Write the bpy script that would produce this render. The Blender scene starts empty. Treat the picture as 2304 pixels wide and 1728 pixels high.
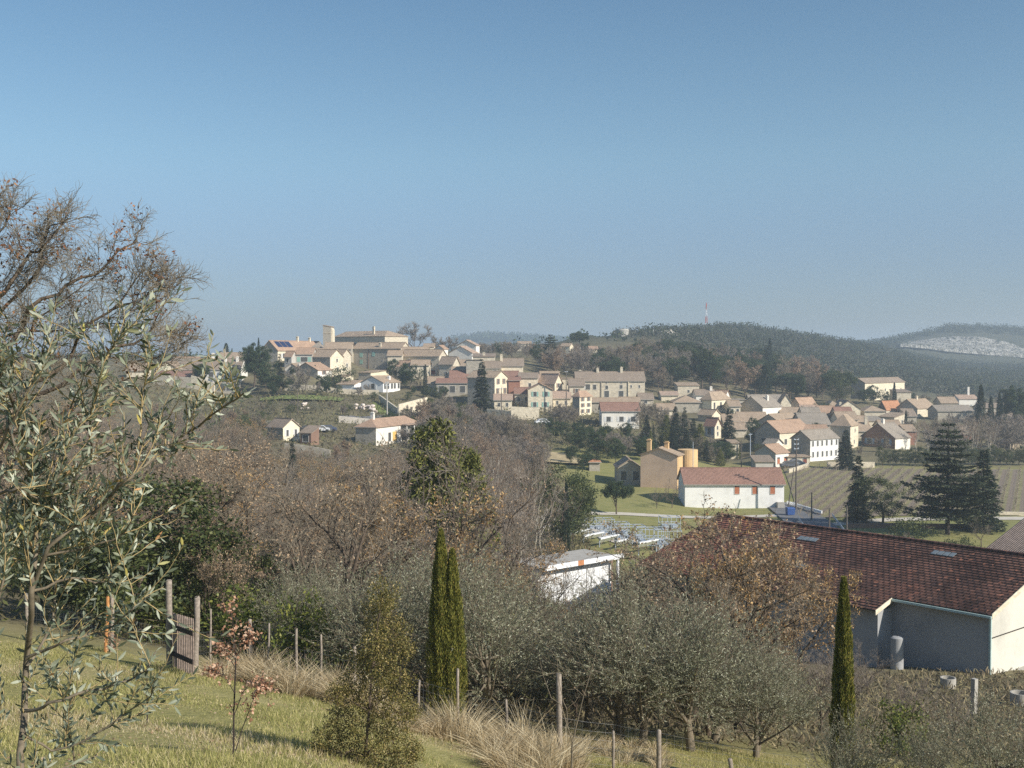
import bpy, math, random
import numpy as np
from mathutils import Vector
R_ = math.radians
scene = bpy.context.scene
col = scene.collection
# ------------------------------------------------------------------ camera
CZ = 40.0; FPX = 2560.0; PITCH = math.atan(64 / FPX)
cam_d = bpy.data.cameras.new('camera'); cam = bpy.data.objects.new('camera', cam_d); col.objects.link(cam)
cam.location = (0, 0, CZ); cam.rotation_euler = (math.pi / 2 - PITCH, 0, 0)
cam_d.sensor_width = 36; cam_d.lens = 36 * FPX / 2304; cam_d.clip_start = 0.1; cam_d.clip_end = 30000
scene.camera = cam
# ------------------------------------------------------------------ light
SUN_AZ = R_(124); SUN_EL = R_(32)          # azimuth clockwise from +Y (the view direction)
w = bpy.data.worlds.new('World'); scene.world = w; w.use_nodes = True
nt = w.node_tree; nt.nodes.clear()
sky = nt.nodes.new('ShaderNodeTexSky'); sky.sky_type = 'NISHITA'; sky.sun_disc = False
sky.sun_elevation = SUN_EL; sky.sun_rotation = SUN_AZ
sky.altitude = 200; sky.air_density = 1.0; sky.dust_density = 0.7; sky.ozone_density = 1.6
bg = nt.nodes.new('ShaderNodeBackground'); bg.inputs[1].default_value = 0.085
hs = nt.nodes.new('ShaderNodeHueSaturation'); hs.inputs['Saturation'].default_value = 1.0
ow = nt.nodes.new('ShaderNodeOutputWorld')
# hazy winter horizon: the air thins the light of the lowest degrees of the sky
tcw = nt.nodes.new('ShaderNodeTexCoord'); sxw = nt.nodes.new('ShaderNodeSeparateXYZ'); nt.links.new(tcw.outputs['Generated'], sxw.inputs[0])
rw = nt.nodes.new('ShaderNodeValToRGB'); nt.links.new(sxw.outputs[2], rw.inputs[0]); SKY_T = [(0, (.47, .55, .72)), (.05, (.49, .57, .76)), (.11, (.60, .68, .82)), (.17, (.82, .94, .94)), (.31, (.66, .85, .88)), (.6, (.6, .8, .95))]
while len(rw.color_ramp.elements) < len(SKY_T): rw.color_ramp.elements.new(.5)
for e_, (p_, c_) in zip(rw.color_ramp.elements, SKY_T): e_.position = p_; e_.color = (*c_, 1)
rw.color_ramp.interpolation = 'B_SPLINE'
mw = nt.nodes.new('ShaderNodeMix'); mw.data_type = 'RGBA'; mw.blend_type = 'MULTIPLY'; mw.inputs[0].default_value = 1
nt.links.new(sky.outputs[0], hs.inputs['Color']); nt.links.new(hs.outputs[0], mw.inputs[6]); nt.links.new(rw.outputs[0], mw.inputs[7]); nt.links.new(mw.outputs[2], bg.inputs[0]); nt.links.new(bg.outputs[0], ow.inputs[0])
sl = bpy.data.lights.new('sun', 'SUN'); sl.energy = 4.2; sl.angle = R_(0.53); sl.color = (1, .93, .82)
sun = bpy.data.objects.new('sun', sl); col.objects.link(sun)
sd = Vector((math.sin(SUN_AZ) * math.cos(SUN_EL), math.cos(SUN_AZ) * math.cos(SUN_EL), math.sin(SUN_EL)))
sun.rotation_euler = (-sd).to_track_quat('-Z', 'Y').to_euler(); sun.location = (200, -100, 300)
vs = scene.view_settings; vs.view_transform = 'Standard'; vs.look = 'None'; vs.exposure = 0.55; vs.gamma = 1
cy = scene.cycles
cy.max_bounces = 5; cy.diffuse_bounces = 3; cy.glossy_bounces = 2; cy.transmission_bounces = 3; cy.volume_bounces = 1
cy.transparent_max_bounces = 8; cy.use_denoising = False
# ------------------------------------------------------------------ projection helpers
cp, sp_ = math.cos(PITCH), math.sin(PITCH)
def at(px, py, d):
    a = (px - 1152) / FPX; b = (864 - py) / FPX
    r = Vector((a, cp + b * sp_, -sp_ + b * cp)); r *= d / r.y
    return Vector((r.x, r.y, CZ + r.z))
def X(px, d, z): return (px - 1152) / FPX * (d * cp - (z - CZ) * sp_)
def pix(x, y, z):
    f = y * cp - (z - CZ) * sp_
    return 1152 + FPX * x / f, 864 - FPX * (y * sp_ + (z - CZ) * cp) / f
# ------------------------------------------------------------------ object helpers
def tag(o, label=None, cat=None, group=None, kind=None):
    if label: o['label'] = label
    if cat: o['category'] = cat
    if group: o['group'] = group
    if kind: o['kind'] = kind
    return o
def empty(name, loc, rz=0, **k):
    o = bpy.data.objects.new(name, None); o.location = loc; o.rotation_euler = (0, 0, rz); o.empty_display_size = .2
    col.objects.link(o); return tag(o, **k)
class MB:
    """collects vertices and faces (numpy blocks) for ONE mesh"""
    def __init__(s): s.v = []; s.f = []; s.n = 0
    def add(s, V, F, m=0, sm=False):
        V = np.asarray(V, float).reshape(-1, 3); F = np.asarray(F, int)
        s.v.append(V); s.f.append((F + s.n, m, sm)); s.n += len(V)
    def box(s, x0, x1, y0, y1, z0, z1, m=0):
        V = [(x, y, z) for z in (z0, z1) for (x, y) in ((x0, y0), (x1, y0), (x1, y1), (x0, y1))]
        s.add(V, [(0, 3, 2, 1), (4, 5, 6, 7), (0, 1, 5, 4), (1, 2, 6, 5), (2, 3, 7, 6), (3, 0, 4, 7)], m)
    def prism(s, poly, off, m=0):
        """closed prism: planar polygon (list of xyz) swept by vector off"""
        n = len(poly); P = np.array(poly, float); V = np.vstack([P, P + np.array(off, float)])
        s.add(V, [], m)
        b = s.n - 2 * n
        s.f.append(([tuple(b + i for i in range(n))[::-1], tuple(b + n + i for i in range(n))], m, False))
        s.f.append((np.array([(b + i, b + (i + 1) % n, b + n + (i + 1) % n, b + n + i) for i in range(n)]), m, False))
    def bar(s, p, q, w, h=None, m=0):
        p, q = Vector(p), Vector(q); h = h or w; t = (q - p).normalized()
        a = t.cross(Vector((0, 0, 1)));  a = a.normalized() if a.length > .01 else Vector((1, 0, 0)); b = t.cross(a)
        V = [c + a * i * w / 2 + b * j * h / 2 for c in (p, q) for i, j in ((-1, -1), (1, -1), (1, 1), (-1, 1))]
        s.add([tuple(v) for v in V], [(0, 1, 2, 3), (4, 7, 6, 5), (0, 4, 5, 1), (1, 5, 6, 2), (2, 6, 7, 3), (3, 7, 4, 0)], m)
    def tubes(s, polys, sides=3, m=0, sm=True):
        """polys: list of (pts(k,3), radii(k))"""
        by = {}
        for P, r in polys: by.setdefault(len(P), []).append((P, r))
        for k, L in by.items():
            P = np.array([a for a, _ in L], float); Rr = np.array([b for _, b in L], float); N = len(L)
            T = np.gradient(P, axis=1); T /= np.linalg.norm(T, axis=2, keepdims=True) + 1e-9
            ref = np.where(np.abs(T[:, :1, 2:3]) > .8, np.array([[[1., 0, 0]]]), np.array([[[0, 0, 1.]]]))
            A = np.cross(T, np.broadcast_to(ref, T.shape)); A /= np.linalg.norm(A, axis=2, keepdims=True) + 1e-9; B = np.cross(T, A)
            an = np.arange(sides) * 2 * math.pi / sides
            V = P[:, :, None] + Rr[:, :, None, None] * (A[:, :, None] * np.cos(an)[None, None, :, None] + B[:, :, None] * np.sin(an)[None, None, :, None])
            idx = np.arange(N * k * sides).reshape(N, k, sides)
            a = idx[:, :-1]; b = idx[:, 1:]
            F = np.stack([a, np.roll(a, -1, 2), np.roll(b, -1, 2), b], -1).reshape(-1, 4)
            s.add(V.reshape(-1, 3), F, m, sm)
    def cards(s, C, D, Nn, L, W, m=0, wide=.5):
        """leaf cards: diamond quads from base C along unit D, width direction D x Nn"""
        C, D, Nn = map(np.asarray, (C, D, Nn)); n = len(C)
        L = np.broadcast_to(np.asarray(L, float), (n,))[:, None]; W = np.broadcast_to(np.asarray(W, float), (n,))[:, None]
        S = np.cross(D, Nn); S /= np.linalg.norm(S, axis=1, keepdims=True) + 1e-9
        V = np.stack([C, C + D * L * wide + S * W / 2, C + D * L, C + D * L * wide - S * W / 2], 1)
        s.add(V.reshape(-1, 3), np.arange(4 * n).reshape(n, 4), m)
    def build(s, name, mats, parent=None, loc=None):
        me = bpy.data.meshes.new(name); V = np.vstack(s.v)
        me.vertices.add(len(V)); me.vertices.foreach_set('co', V.astype(np.float32).ravel())
        li, ls, lt, mi, smo = [], [], [], [], []; st = 0
        for F, m, sm in s.f:
            if isinstance(F, list):
                for f in F:
                    li.append(np.array(f)); ls.append(np.array([st])); lt.append(np.array([len(f)])); st += len(f)
                    mi.append(np.array([m])); smo.append(np.array([sm]))
            elif F.size:
                n, k = F.shape; li.append(F.ravel()); ls.append(st + np.arange(n) * k); lt.append(np.full(n, k)); st += n * k
                mi.append(np.full(n, m)); smo.append(np.full(n, sm))
        li = np.concatenate(li); ls = np.concatenate(ls); lt = np.concatenate(lt)
        me.loops.add(len(li)); me.loops.foreach_set('vertex_index', li.astype(np.int32))
        me.polygons.add(len(ls)); me.polygons.foreach_set('loop_start', ls.astype(np.int32)); me.polygons.foreach_set('loop_total', lt.astype(np.int32))
        if not isinstance(mats, (list, tuple)): mats = [mats]
        for mm in mats: me.materials.append(mm)
        me.polygons.foreach_set('material_index', np.concatenate(mi).astype(np.int32))
        me.polygons.foreach_set('use_smooth', np.concatenate(smo).astype(bool))
        me.update(calc_edges=True)
        o = bpy.data.objects.new(name, me); col.objects.link(o)
        if parent: o.parent = parent
        if loc is not None: o.location = loc
        return o
def copy_tree(o, parent=None):
    c = o.copy(); col.objects.link(c)
    if parent: c.parent = parent
    for ch in list(o.children): copy_tree(ch, c)
    return c
# ------------------------------------------------------------------ materials
def newmat(name):
    m = bpy.data.materials.new(name); m.use_nodes = True; n = m.node_tree; n.nodes.clear()
    out = n.nodes.new('ShaderNodeOutputMaterial'); b = n.nodes.new('ShaderNodeBsdfPrincipled')
    b.inputs['Roughness'].default_value = .85; b.inputs['Specular IOR Level'].default_value = .25
    n.links.new(b.outputs[0], out.inputs[0]); return m, n, b, out
def noise(n, scale, detail=4, coord='Object', rough=.6, vec=None):
    t = n.nodes.new('ShaderNodeTexNoise'); t.inputs['Scale'].default_value = scale; t.inputs['Detail'].default_value = detail; t.inputs['Roughness'].default_value = rough
    if vec is None:
        c = n.nodes.new('ShaderNodeTexCoord'); vec = c.outputs[coord]
    n.links.new(vec, t.inputs['Vector']); return t.outputs['Fac']
def ramp(n, fac, stops, interp='LINEAR'):
    r = n.nodes.new('ShaderNodeValToRGB'); cr = r.color_ramp; cr.interpolation = interp
    while len(cr.elements) < len(stops): cr.elements.new(.5)
    for e, (p, c) in zip(cr.elements, stops): e.position = p; e.color = (*c, 1)
    n.links.new(fac, r.inputs[0]); return r.outputs[0]
def mix(n, fac, a, b, mode='MIX'):
    x = n.nodes.new('ShaderNodeMix'); x.data_type = 'RGBA'; x.blend_type = mode
    for sock, v in ((x.inputs[0], fac), (x.inputs[6], a), (x.inputs[7], b)):
        if hasattr(v, 'links') or hasattr(v, 'is_linked'): n.links.new(v, sock)
        elif isinstance(v, tuple): sock.default_value = (*v, 1)
        else: sock.default_value = v
    return x.outputs[2]
def bump(n, b, h, st=.4, dist=.1):
    x = n.nodes.new('ShaderNodeBump'); x.inputs['Strength'].default_value = st; x.inputs['Distance'].default_value = dist
    n.links.new(h, x.inputs['Height']); n.links.new(x.outputs[0], b.inputs['Normal'])
def mul(c, k): return tuple(min(1, x * k) for x in c)
def leaf_mat(name, stops, trans=.25, rough=.6, tcol=None):
    m, n, b, out = newmat(name)
    g = n.nodes.new('ShaderNodeNewGeometry'); c = ramp(n, g.outputs['Random Per Island'], stops)
    n.links.new(c, b.inputs['Base Color']); b.inputs['Roughness'].default_value = rough
    if trans:
        t = n.nodes.new('ShaderNodeBsdfTranslucent'); n.links.new(c, t.inputs[0])
        ms = n.nodes.new('ShaderNodeMixShader'); ms.inputs[0].default_value = trans
        n.links.new(b.outputs[0], ms.inputs[1]); n.links.new(t.outputs[0], ms.inputs[2]); n.links.new(ms.outputs[0], out.inputs[0])
    return m
def plain(name, c, rough=.7, metal=0, var=.15, scale=3):
    m, n, b, out = newmat(name)
    f = noise(n, scale); n.links.new(ramp(n, f, [(.3, mul(c, 1 - var)), (.7, mul(c, 1 + var))]), b.inputs['Base Color'])
    b.inputs['Roughness'].default_value = rough; b.inputs['Metallic'].default_value = metal; return m
def wall_mat(name, c, stone=0.0):
    m, n, b, out = newmat(name)
    f1 = noise(n, .35, 5); f2 = noise(n, 3.5, 4)
    c1 = ramp(n, f1, [(.3, mul(c, .78)), (.5, c), (.72, mul(c, 1.08))])
    c2 = mix(n, .5, c1, ramp(n, f2, [(.35, mul(c, .72)), (.62, mul(c, 1.12))])) if stone else mix(n, .25, c1, ramp(n, f2, [(.35, mul(c, .85)), (.62, mul(c, 1.05))]))
    if stone:
        v = n.nodes.new('ShaderNodeTexVoronoi'); v.inputs['Scale'].default_value = 1.8
        tc = n.nodes.new('ShaderNodeTexCoord'); mp = n.nodes.new('ShaderNodeMapping'); mp.inputs['Scale'].default_value = (1, 1, 1.8)
        n.links.new(tc.outputs['Object'], mp.inputs[0]); n.links.new(mp.outputs[0], v.inputs['Vector'])
        hsv = n.nodes.new('ShaderNodeSeparateColor'); n.links.new(v.outputs['Color'], hsv.inputs[0])
        c2 = mix(n, stone, c2, ramp(n, hsv.outputs[0], [(0, mul(c, .6)), (1, mul(c, 1.2))]))
        bump(n, b, v.outputs['Distance'], .3, .08)
    n.links.new(c2, b.inputs['Base Color']); b.inputs['Roughness'].default_value = .92; return m
def roof_mat(name, c, axis=0, per=.22, row=.0, dirt=.55):
    """canal-tile roof: courses across the ridge axis, patchy lichen"""
    m, n, b, out = newmat(name)
    tc = n.nodes.new('ShaderNodeTexCoord'); sx = n.nodes.new('ShaderNodeSeparateXYZ'); n.links.new(tc.outputs['Object'], sx.inputs[0])
    f1 = noise(n, .5, 5); f2 = noise(n, 4, 3)
    base = ramp(n, f1, [(.28, mul(c, .6)), (.45, mul(c, .9)), (.6, mul(c, 1.05)), (.78, mul(c, 1.3))])
    base = mix(n, .5, base, ramp(n, f2, [(.35, mul(c, .6)), (.65, mul(c, 1.35))]))
    mt = n.nodes.new('ShaderNodeMath'); mt.operation = 'MULTIPLY'; mt.inputs[1].default_value = 2 * math.pi / per
    n.links.new(sx.outputs[axis], mt.inputs[0])
    sn = n.nodes.new('ShaderNodeMath'); sn.operation = 'SINE'; n.links.new(mt.outputs[0], sn.inputs[0])
    dk = ramp(n, sn.outputs[0], [(0, (.62,) * 3), (.35, (1,) * 3)])
    base = mix(n, 1.0, base, dk, 'MULTIPLY')
    n.links.new(base, b.inputs['Base Color']); bump(n, b, sn.outputs[0], .5, .05); b.inputs['Roughness'].default_value = .9
    return m
M = {}
M['bark'] = plain('bark', (.115, .088, .066), .95, var=.45, scale=8)
M['bark_dark'] = plain('dark_bark', (.048, .038, .034), .95, var=.4, scale=6)
M['bark_pale'] = plain('pale_bark', (.42, .38, .31), .9, var=.3, scale=5)
M['twig'] = plain('twig', (.235, .20, .15), .95, var=.35, scale=1.5)
M['twig_grey'] = plain('grey_twig', (.25, .215, .18), .95, var=.3, scale=1.5)
M['twig_red'] = plain('red_twig', (.25, .18, .13), .95, var=.3, scale=1.5)
M['olive_bark'] = plain('olive_bark', (.17, .14, .10), .9, var=.4, scale=30)
M['shoot'] = plain('olive_shoot', (.36, .27, .13), .7, var=.25, scale=20)
M['post_wood'] = plain('weathered_wood', (.27, .23, .19), .95, var=.4, scale=14)
M['post_orange'] = plain('orange_wood', (.46, .22, .08), .9, var=.3, scale=9)
M['wire'] = plain('wire', (.3, .3, .3), .5, .6)
M['dry_leaf'] = leaf_mat('dry_oak_leaf', [(0, (.20, .13, .08)), (.4, (.32, .215, .13)), (.75, (.45, .325, .205)), (1, (.62, .47, .32))], .25, .7)
M['gold_leaf'] = leaf_mat('golden_oak_leaf', [(0, (.22, .12, .045)), (.5, (.42, .25, .10)), (1, (.66, .46, .22))], .25, .65)
M['pink_leaf'] = leaf_mat('pale_dry_leaf', [(0, (.26, .12, .07)), (.45, (.48, .27, .17)), (1, (.80, .58, .42))], .3, .7)
M['olive_leaf'] = leaf_mat('olive_leaf', [(0, (.13, .14, .08)), (.5, (.26, .265, .165)), (.8, (.40, .40, .28)), (.97, (.56, .56, .43)), (1, (.34, .30, .1))], .3, .5)
M['near_olive'] = leaf_mat('near_olive_leaf', [(0, (.075, .09, .055)), (.35, (.15, .175, .115)), (.7, (.27, .295, .21)), (.96, (.50, .52, .41)), (.985, (.42, .38, .1)), (1, (.5, .27, .13))], .2, .42)
M['holm_leaf'] = leaf_mat('holm_oak_leaf', [(0, (.03, .042, .015)), (.6, (.065, .085, .028)), (1, (.15, .16, .055))], .15, .5)
M['box_leaf'] = leaf_mat('yellow_green_leaf', [(0, (.05, .07, .015)), (.6, (.11, .14, .03)), (1, (.26, .26, .06))], .2, .5)
M['kermes_leaf'] = leaf_mat('bronze_green_leaf', [(0, (.07, .065, .02)), (.5, (.15, .14, .04)), (.85, (.27, .21, .075)), (1, (.42, .32, .14))], .15, .5)
M['pine_leaf'] = leaf_mat('pine_needles', [(0, (.022, .04, .017)), (.6, (.045, .07, .028)), (1, (.085, .11, .04))], .1, .7)
M['fir_leaf'] = leaf_mat('fir_needles', [(0, (.012, .024, .014)), (.6, (.026, .042, .024)), (1, (.055, .075, .04))], .1, .7)
M['cedar_leaf'] = leaf_mat('cedar_needles', [(0, (.025, .035, .018)), (.6, (.05, .063, .034)), (1, (.10, .11, .06))], .1, .7)
M['cypress_leaf'] = leaf_mat('cypress_leaf', [(0, (.06, .07, .014)), (.5, (.16, .17, .035)), (.9, (.29, .27, .06)), (1, (.45, .33, .1))], .15, .7)
M['ivy_leaf'] = leaf_mat('ivy_leaf', [(0, (.09, .11, .02)), (1, (.22, .22, .05))], .2, .5)
M['grass_blade'] = leaf_mat('short_grass', [(0, (.19, .205, .06)), (.45, (.33, .32, .11)), (.8, (.50, .44, .19)), (1, (.64, .55, .32))], .3, .7)
M['dry_grass'] = leaf_mat('tall_dry_grass', [(0, (.34, .26, .14)), (.5, (.56, .45, .28)), (1, (.85, .74, .52))], .45, .7)
M['brush'] = leaf_mat('brush', [(0, (.07, .065, .03)), (.4, (.14, .12, .065)), (.7, (.13, .145, .05)), (1, (.30, .23, .13))], .2, .8)
M['glass'] = plain('window_glass', (.10, .10, .095), .25)
M['frame'] = plain('window_frame', (.6, .58, .54))
M['dark'] = plain('dark_opening', (.03, .027, .025), .9)
M['shutter_green'] = plain('green_shutter', (.27, .45, .38))
M['shutter_red'] = plain('dark_red_shutter', (.26, .09, .06))
M['shutter_white'] = plain('pale_shutter', (.66, .66, .64))
M['shutter_blue'] = plain('blue_shutter', (.20, .27, .36))
M['shutter_rust'] = plain('rust_door', (.44, .16, .08))
M['shutter_yellow'] = plain('yellow_shutter', (.75, .48, .15))
M['shutter_brown'] = plain('brown_shutter', (.2, .12, .08))
M['metal'] = plain('galvanised_metal', (.46, .51, .57), .45, .3)
M['whitemetal'] = plain('white_metal', (.82, .83, .84), .4)
M['pole'] = plain('pole_wood', (.13, .11, .095))
M['concrete'] = plain('concrete', (.40, .38, .34), .9, scale=2)
M['road'] = plain('asphalt', (.17, .17, .175), .9, scale=.6, var=.1)
M['path'] = plain('pale_gravel', (.55, .50, .42), .9, scale=1, var=.12)
M['solar'] = plain('solar_cells', (.02, .035, .09), .2)
M['rock'] = wall_mat('limestone', (.55, .50, .43), .3)
M['bluebin'] = plain('blue_plastic', (.04, .09, .26), .4)
M['orange_plate'] = plain('orange_paint', (.50, .22, .10), .6)
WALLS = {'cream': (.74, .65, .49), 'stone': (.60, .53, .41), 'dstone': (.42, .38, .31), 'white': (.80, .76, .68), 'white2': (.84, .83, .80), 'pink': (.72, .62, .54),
         'beige': (.62, .50, .36), 'peach': (.74, .53, .38), 'orange': (.68, .46, .24), 'grey': (.50, .47, .42), 'brick': (.33, .17, .12), 'yellow': (.78, .70, .52), 'brown': (.24, .15, .11)}  # dstone also darkens shaded fronts; there the shade is put into the colour
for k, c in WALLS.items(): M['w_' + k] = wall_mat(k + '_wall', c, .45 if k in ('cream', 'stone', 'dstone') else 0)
ROOFS = {'tan': (.50, .38, .27), 'brown': (.38, .30, .23), 'orange': (.53, .36, .25), 'red': (.38, .22, .165), 'grey': (.40, .345, .28), 'pink': (.56, .41, .31), 'bright': (.58, .29, .16)}
for k, c in ROOFS.items():
    for ax in (0, 1): M['r_%s%d' % (k, ax)] = roof_mat('%s_tiles_%s' % (k, 'across' if ax else 'along'), c, ax)
# ------------------------------------------------------------------ buildings table
# name, label, px of corners (left, right[, far right corner]), d, base row, eave row, dict
HOUSES = []
def hs_(name, label, px, d, base, eave, **k): HOUSES.append((name, label, px, d, base, eave, k))
V = 'village_house'
# left cluster
hs_(V, 'cream gabled house among trees, the one left of the tall pine nearest the olive leaves', (353, 400), 345, 846, 831, D=10, ridge='v', rise=2.2, wall='yellow', roof='tan', win=[('f', 2, 1, .8, 1.3, None)])
hs_('long_shed', 'long low building with a brown red roof above a rocky wall, left of the village', (340, 444), 335, 862, 856, D=5, ridge='m', rise=1.6, wall='grey', roof='red')
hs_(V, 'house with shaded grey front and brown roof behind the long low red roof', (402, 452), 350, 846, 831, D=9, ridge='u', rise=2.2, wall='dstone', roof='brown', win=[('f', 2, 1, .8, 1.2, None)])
hs_(V, 'white house with wide brown roof and two chimneys left of the tall pine', (462, 540), 345, 856, 831, D=10, ridge='u', rise=3.1, wall='white', roof='brown', win=[('f', 3, 1, 1.4, 1.5, 'shutter_white')], chim=[(.1, .5, 1.6), (.5, .35, 1.4), (.85, .35, 1.4)])
hs_(V, 'house with a plain grey tan roof behind the wide brown roof', (385, 470), 366, 836, 822, D=9, ridge='u', rise=2, wall='grey', roof='grey')
hs_(V, 'house with an orange roof on the left skyline below small dark firs', (386, 440), 385, 830, 814, D=9, ridge='u', rise=1.5, wall='cream', roof='orange')
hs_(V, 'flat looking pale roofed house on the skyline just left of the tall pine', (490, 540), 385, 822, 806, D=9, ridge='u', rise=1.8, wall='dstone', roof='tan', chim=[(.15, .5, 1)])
hs_(V, 'faint brown roofed house at far left glimpsed through olive leaves', (285, 335), 340, 848, 834, D=9, ridge='u', rise=2, wall='cream', roof='tan')
hs_('open_shed', 'flat white canopy with dark open front below the wide brown roof', (482, 532), 335, 886, 858, D=5, ridge='n', rise=.2, wall='dstone', roof='tan', win=[('f', 2, 1, 3, 2.4, None)])
# solar house
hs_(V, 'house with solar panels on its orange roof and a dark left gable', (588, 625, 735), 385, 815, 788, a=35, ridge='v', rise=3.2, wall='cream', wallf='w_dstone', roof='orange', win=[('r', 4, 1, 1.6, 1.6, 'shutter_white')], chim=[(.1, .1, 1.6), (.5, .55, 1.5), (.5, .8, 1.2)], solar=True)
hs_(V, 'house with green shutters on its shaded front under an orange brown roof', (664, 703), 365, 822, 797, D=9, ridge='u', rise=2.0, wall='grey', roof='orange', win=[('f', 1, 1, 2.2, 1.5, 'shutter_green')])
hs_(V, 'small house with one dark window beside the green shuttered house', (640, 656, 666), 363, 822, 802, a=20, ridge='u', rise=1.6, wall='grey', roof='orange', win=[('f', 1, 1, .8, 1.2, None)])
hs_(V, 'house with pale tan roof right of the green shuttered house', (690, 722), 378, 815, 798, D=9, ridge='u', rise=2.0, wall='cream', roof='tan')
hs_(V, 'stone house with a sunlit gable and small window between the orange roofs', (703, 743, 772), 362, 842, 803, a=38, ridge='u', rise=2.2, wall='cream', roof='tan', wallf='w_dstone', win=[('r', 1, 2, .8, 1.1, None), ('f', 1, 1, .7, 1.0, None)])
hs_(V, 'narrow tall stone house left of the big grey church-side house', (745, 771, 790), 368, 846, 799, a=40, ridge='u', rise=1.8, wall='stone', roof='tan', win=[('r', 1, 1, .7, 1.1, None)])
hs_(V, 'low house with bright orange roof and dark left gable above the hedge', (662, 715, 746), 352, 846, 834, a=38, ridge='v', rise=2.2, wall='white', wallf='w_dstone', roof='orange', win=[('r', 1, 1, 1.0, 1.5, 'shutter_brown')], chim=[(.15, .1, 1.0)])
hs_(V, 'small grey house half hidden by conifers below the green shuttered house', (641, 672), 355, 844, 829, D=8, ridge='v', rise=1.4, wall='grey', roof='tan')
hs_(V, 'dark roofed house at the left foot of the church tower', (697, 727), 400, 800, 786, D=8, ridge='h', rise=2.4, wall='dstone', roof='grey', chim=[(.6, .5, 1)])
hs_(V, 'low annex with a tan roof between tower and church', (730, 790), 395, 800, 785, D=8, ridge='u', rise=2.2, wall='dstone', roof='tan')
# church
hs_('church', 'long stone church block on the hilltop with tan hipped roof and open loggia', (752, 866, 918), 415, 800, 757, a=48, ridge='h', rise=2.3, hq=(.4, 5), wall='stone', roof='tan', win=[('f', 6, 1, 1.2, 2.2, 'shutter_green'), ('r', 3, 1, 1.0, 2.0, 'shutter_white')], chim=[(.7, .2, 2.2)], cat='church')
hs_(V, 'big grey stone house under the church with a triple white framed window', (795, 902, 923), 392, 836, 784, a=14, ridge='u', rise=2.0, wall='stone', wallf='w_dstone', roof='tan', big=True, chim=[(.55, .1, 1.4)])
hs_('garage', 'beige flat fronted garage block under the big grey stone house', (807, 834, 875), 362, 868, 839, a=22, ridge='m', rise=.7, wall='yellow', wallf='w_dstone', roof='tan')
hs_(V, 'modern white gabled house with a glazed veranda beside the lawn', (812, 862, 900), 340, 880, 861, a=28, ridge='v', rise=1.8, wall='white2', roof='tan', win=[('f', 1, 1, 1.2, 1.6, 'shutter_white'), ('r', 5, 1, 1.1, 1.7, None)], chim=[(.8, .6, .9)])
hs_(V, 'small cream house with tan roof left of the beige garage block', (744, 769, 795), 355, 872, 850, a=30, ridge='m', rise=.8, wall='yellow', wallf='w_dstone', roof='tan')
hs_('garage', 'low white garage with sloping tan roof beside the white gabled house', (758, 797, 813), 345, 880, 866, a=24, ridge='m', rise=1.2, wall='white2', roof='tan')
# terrace houses right of church
hs_(V, 'house with shaded eaves and brown roof just right of the big grey stone house', (904, 962), 385, 830, 796, D=9, ridge='u', rise=2.2, wall='stone', roof='tan', win=[('f', 2, 1, 1.6, 1.0, 'shutter_white')])
hs_(V, 'tall grey plastered house with dark red shutters above the cypress', (903, 988, 1005), 378, 870, 801, a=12, ridge='u', rise=2.0, wall='stone', roof='tan', redsh=True)
hs_(V, 'low house with orange roof and white gable behind the round dark tree', (893, 944, 958), 368, 856, 824, a=14, ridge='u', rise=1.7, wall='cream', roof='orange', win=[('r', 2, 1, .7, 1.6, 'shutter_white')])
hs_(V, 'tall narrow stone house with sunlit gable and brown roof', (988, 1019, 1034), 362, 862, 819, a=22, ridge='u', rise=2.2, wall='stone', roof='brown', win=[('f', 1, 1, .8, .8, None), ('r', 2, 1, .8, 1.6, 'shutter_brown')])
hs_(V, 'narrow brown roofed house squeezed right of the tall narrow stone house', (1033, 1046), 372, 850, 823, D=8, ridge='u', rise=1.8, wall='cream', roof='tan')
hs_(V, 'white modern house with pink roof below the topmost white gable', (1010, 1062, 1075), 392, 812, 794, a=10, ridge='v', rise=2.2, wall='white', roof='pink', win=[('r', 1, 1, 1.6, 1.8, 'shutter_white')])
hs_(V, 'topmost white gabled house right of the church with pale pink roof', (1028, 1071, 1079), 415, 800, 777, a=10, ridge='v', rise=1.8, wall='white', roof='pink')
hs_(V, 'small white gabled house with orange roof on the crest', (978, 998, 1008), 408, 798, 785, a=16, ridge='v', rise=1.2, wall='white', roof='orange')
hs_(V, 'tiny tan roofed house on the crest left of the white gables', (953, 976), 420, 794, 781, D=8, ridge='u', rise=1.2, wall='cream', roof='tan')
hs_(V, 'rust roofed stone house right of the white gabled houses', (1064, 1113), 372, 828, 803, D=8, ridge='m', rise=1.0, wall='stone', roof='brown', chim=[(.5, .3, 1.2)])
hs_(V, 'plain dark stone house with no windows behind the layered spruce', (1049, 1084), 352, 850, 810, D=8, ridge='n', rise=.3, wall='dstone', roof='grey')
hs_(V, 'row house with satellite dish and grey brown roof behind the spruce', (1082, 1126), 356, 848, 828, D=8, ridge='u', rise=2.0, wall='cream', roof='brown', win=[('f', 2, 1, .8, 1.2, 'shutter_white')])
hs_(V, 'long pale walled house with a level grey brown roof and chimney pot', (1128, 1177), 358, 846, 823, D=8, ridge='u', rise=2.2, wall='cream', roof='brown', chim=[(0, .3, 2)])
hs_('barn', 'long low barn with old red roof below the tall narrow stone house', (982, 1052), 345, 892, 862, D=8, ridge='u', rise=1.2, wall='dstone', roof='red', win=[('f', 3, 1, 1.6, 2.0, None)])
hs_('barn', 'red roofed barn behind the long low one left of the spruce', (1012, 1062), 350, 880, 850, D=8, ridge='u', rise=2.0, wall='dstone', roof='red')
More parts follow.
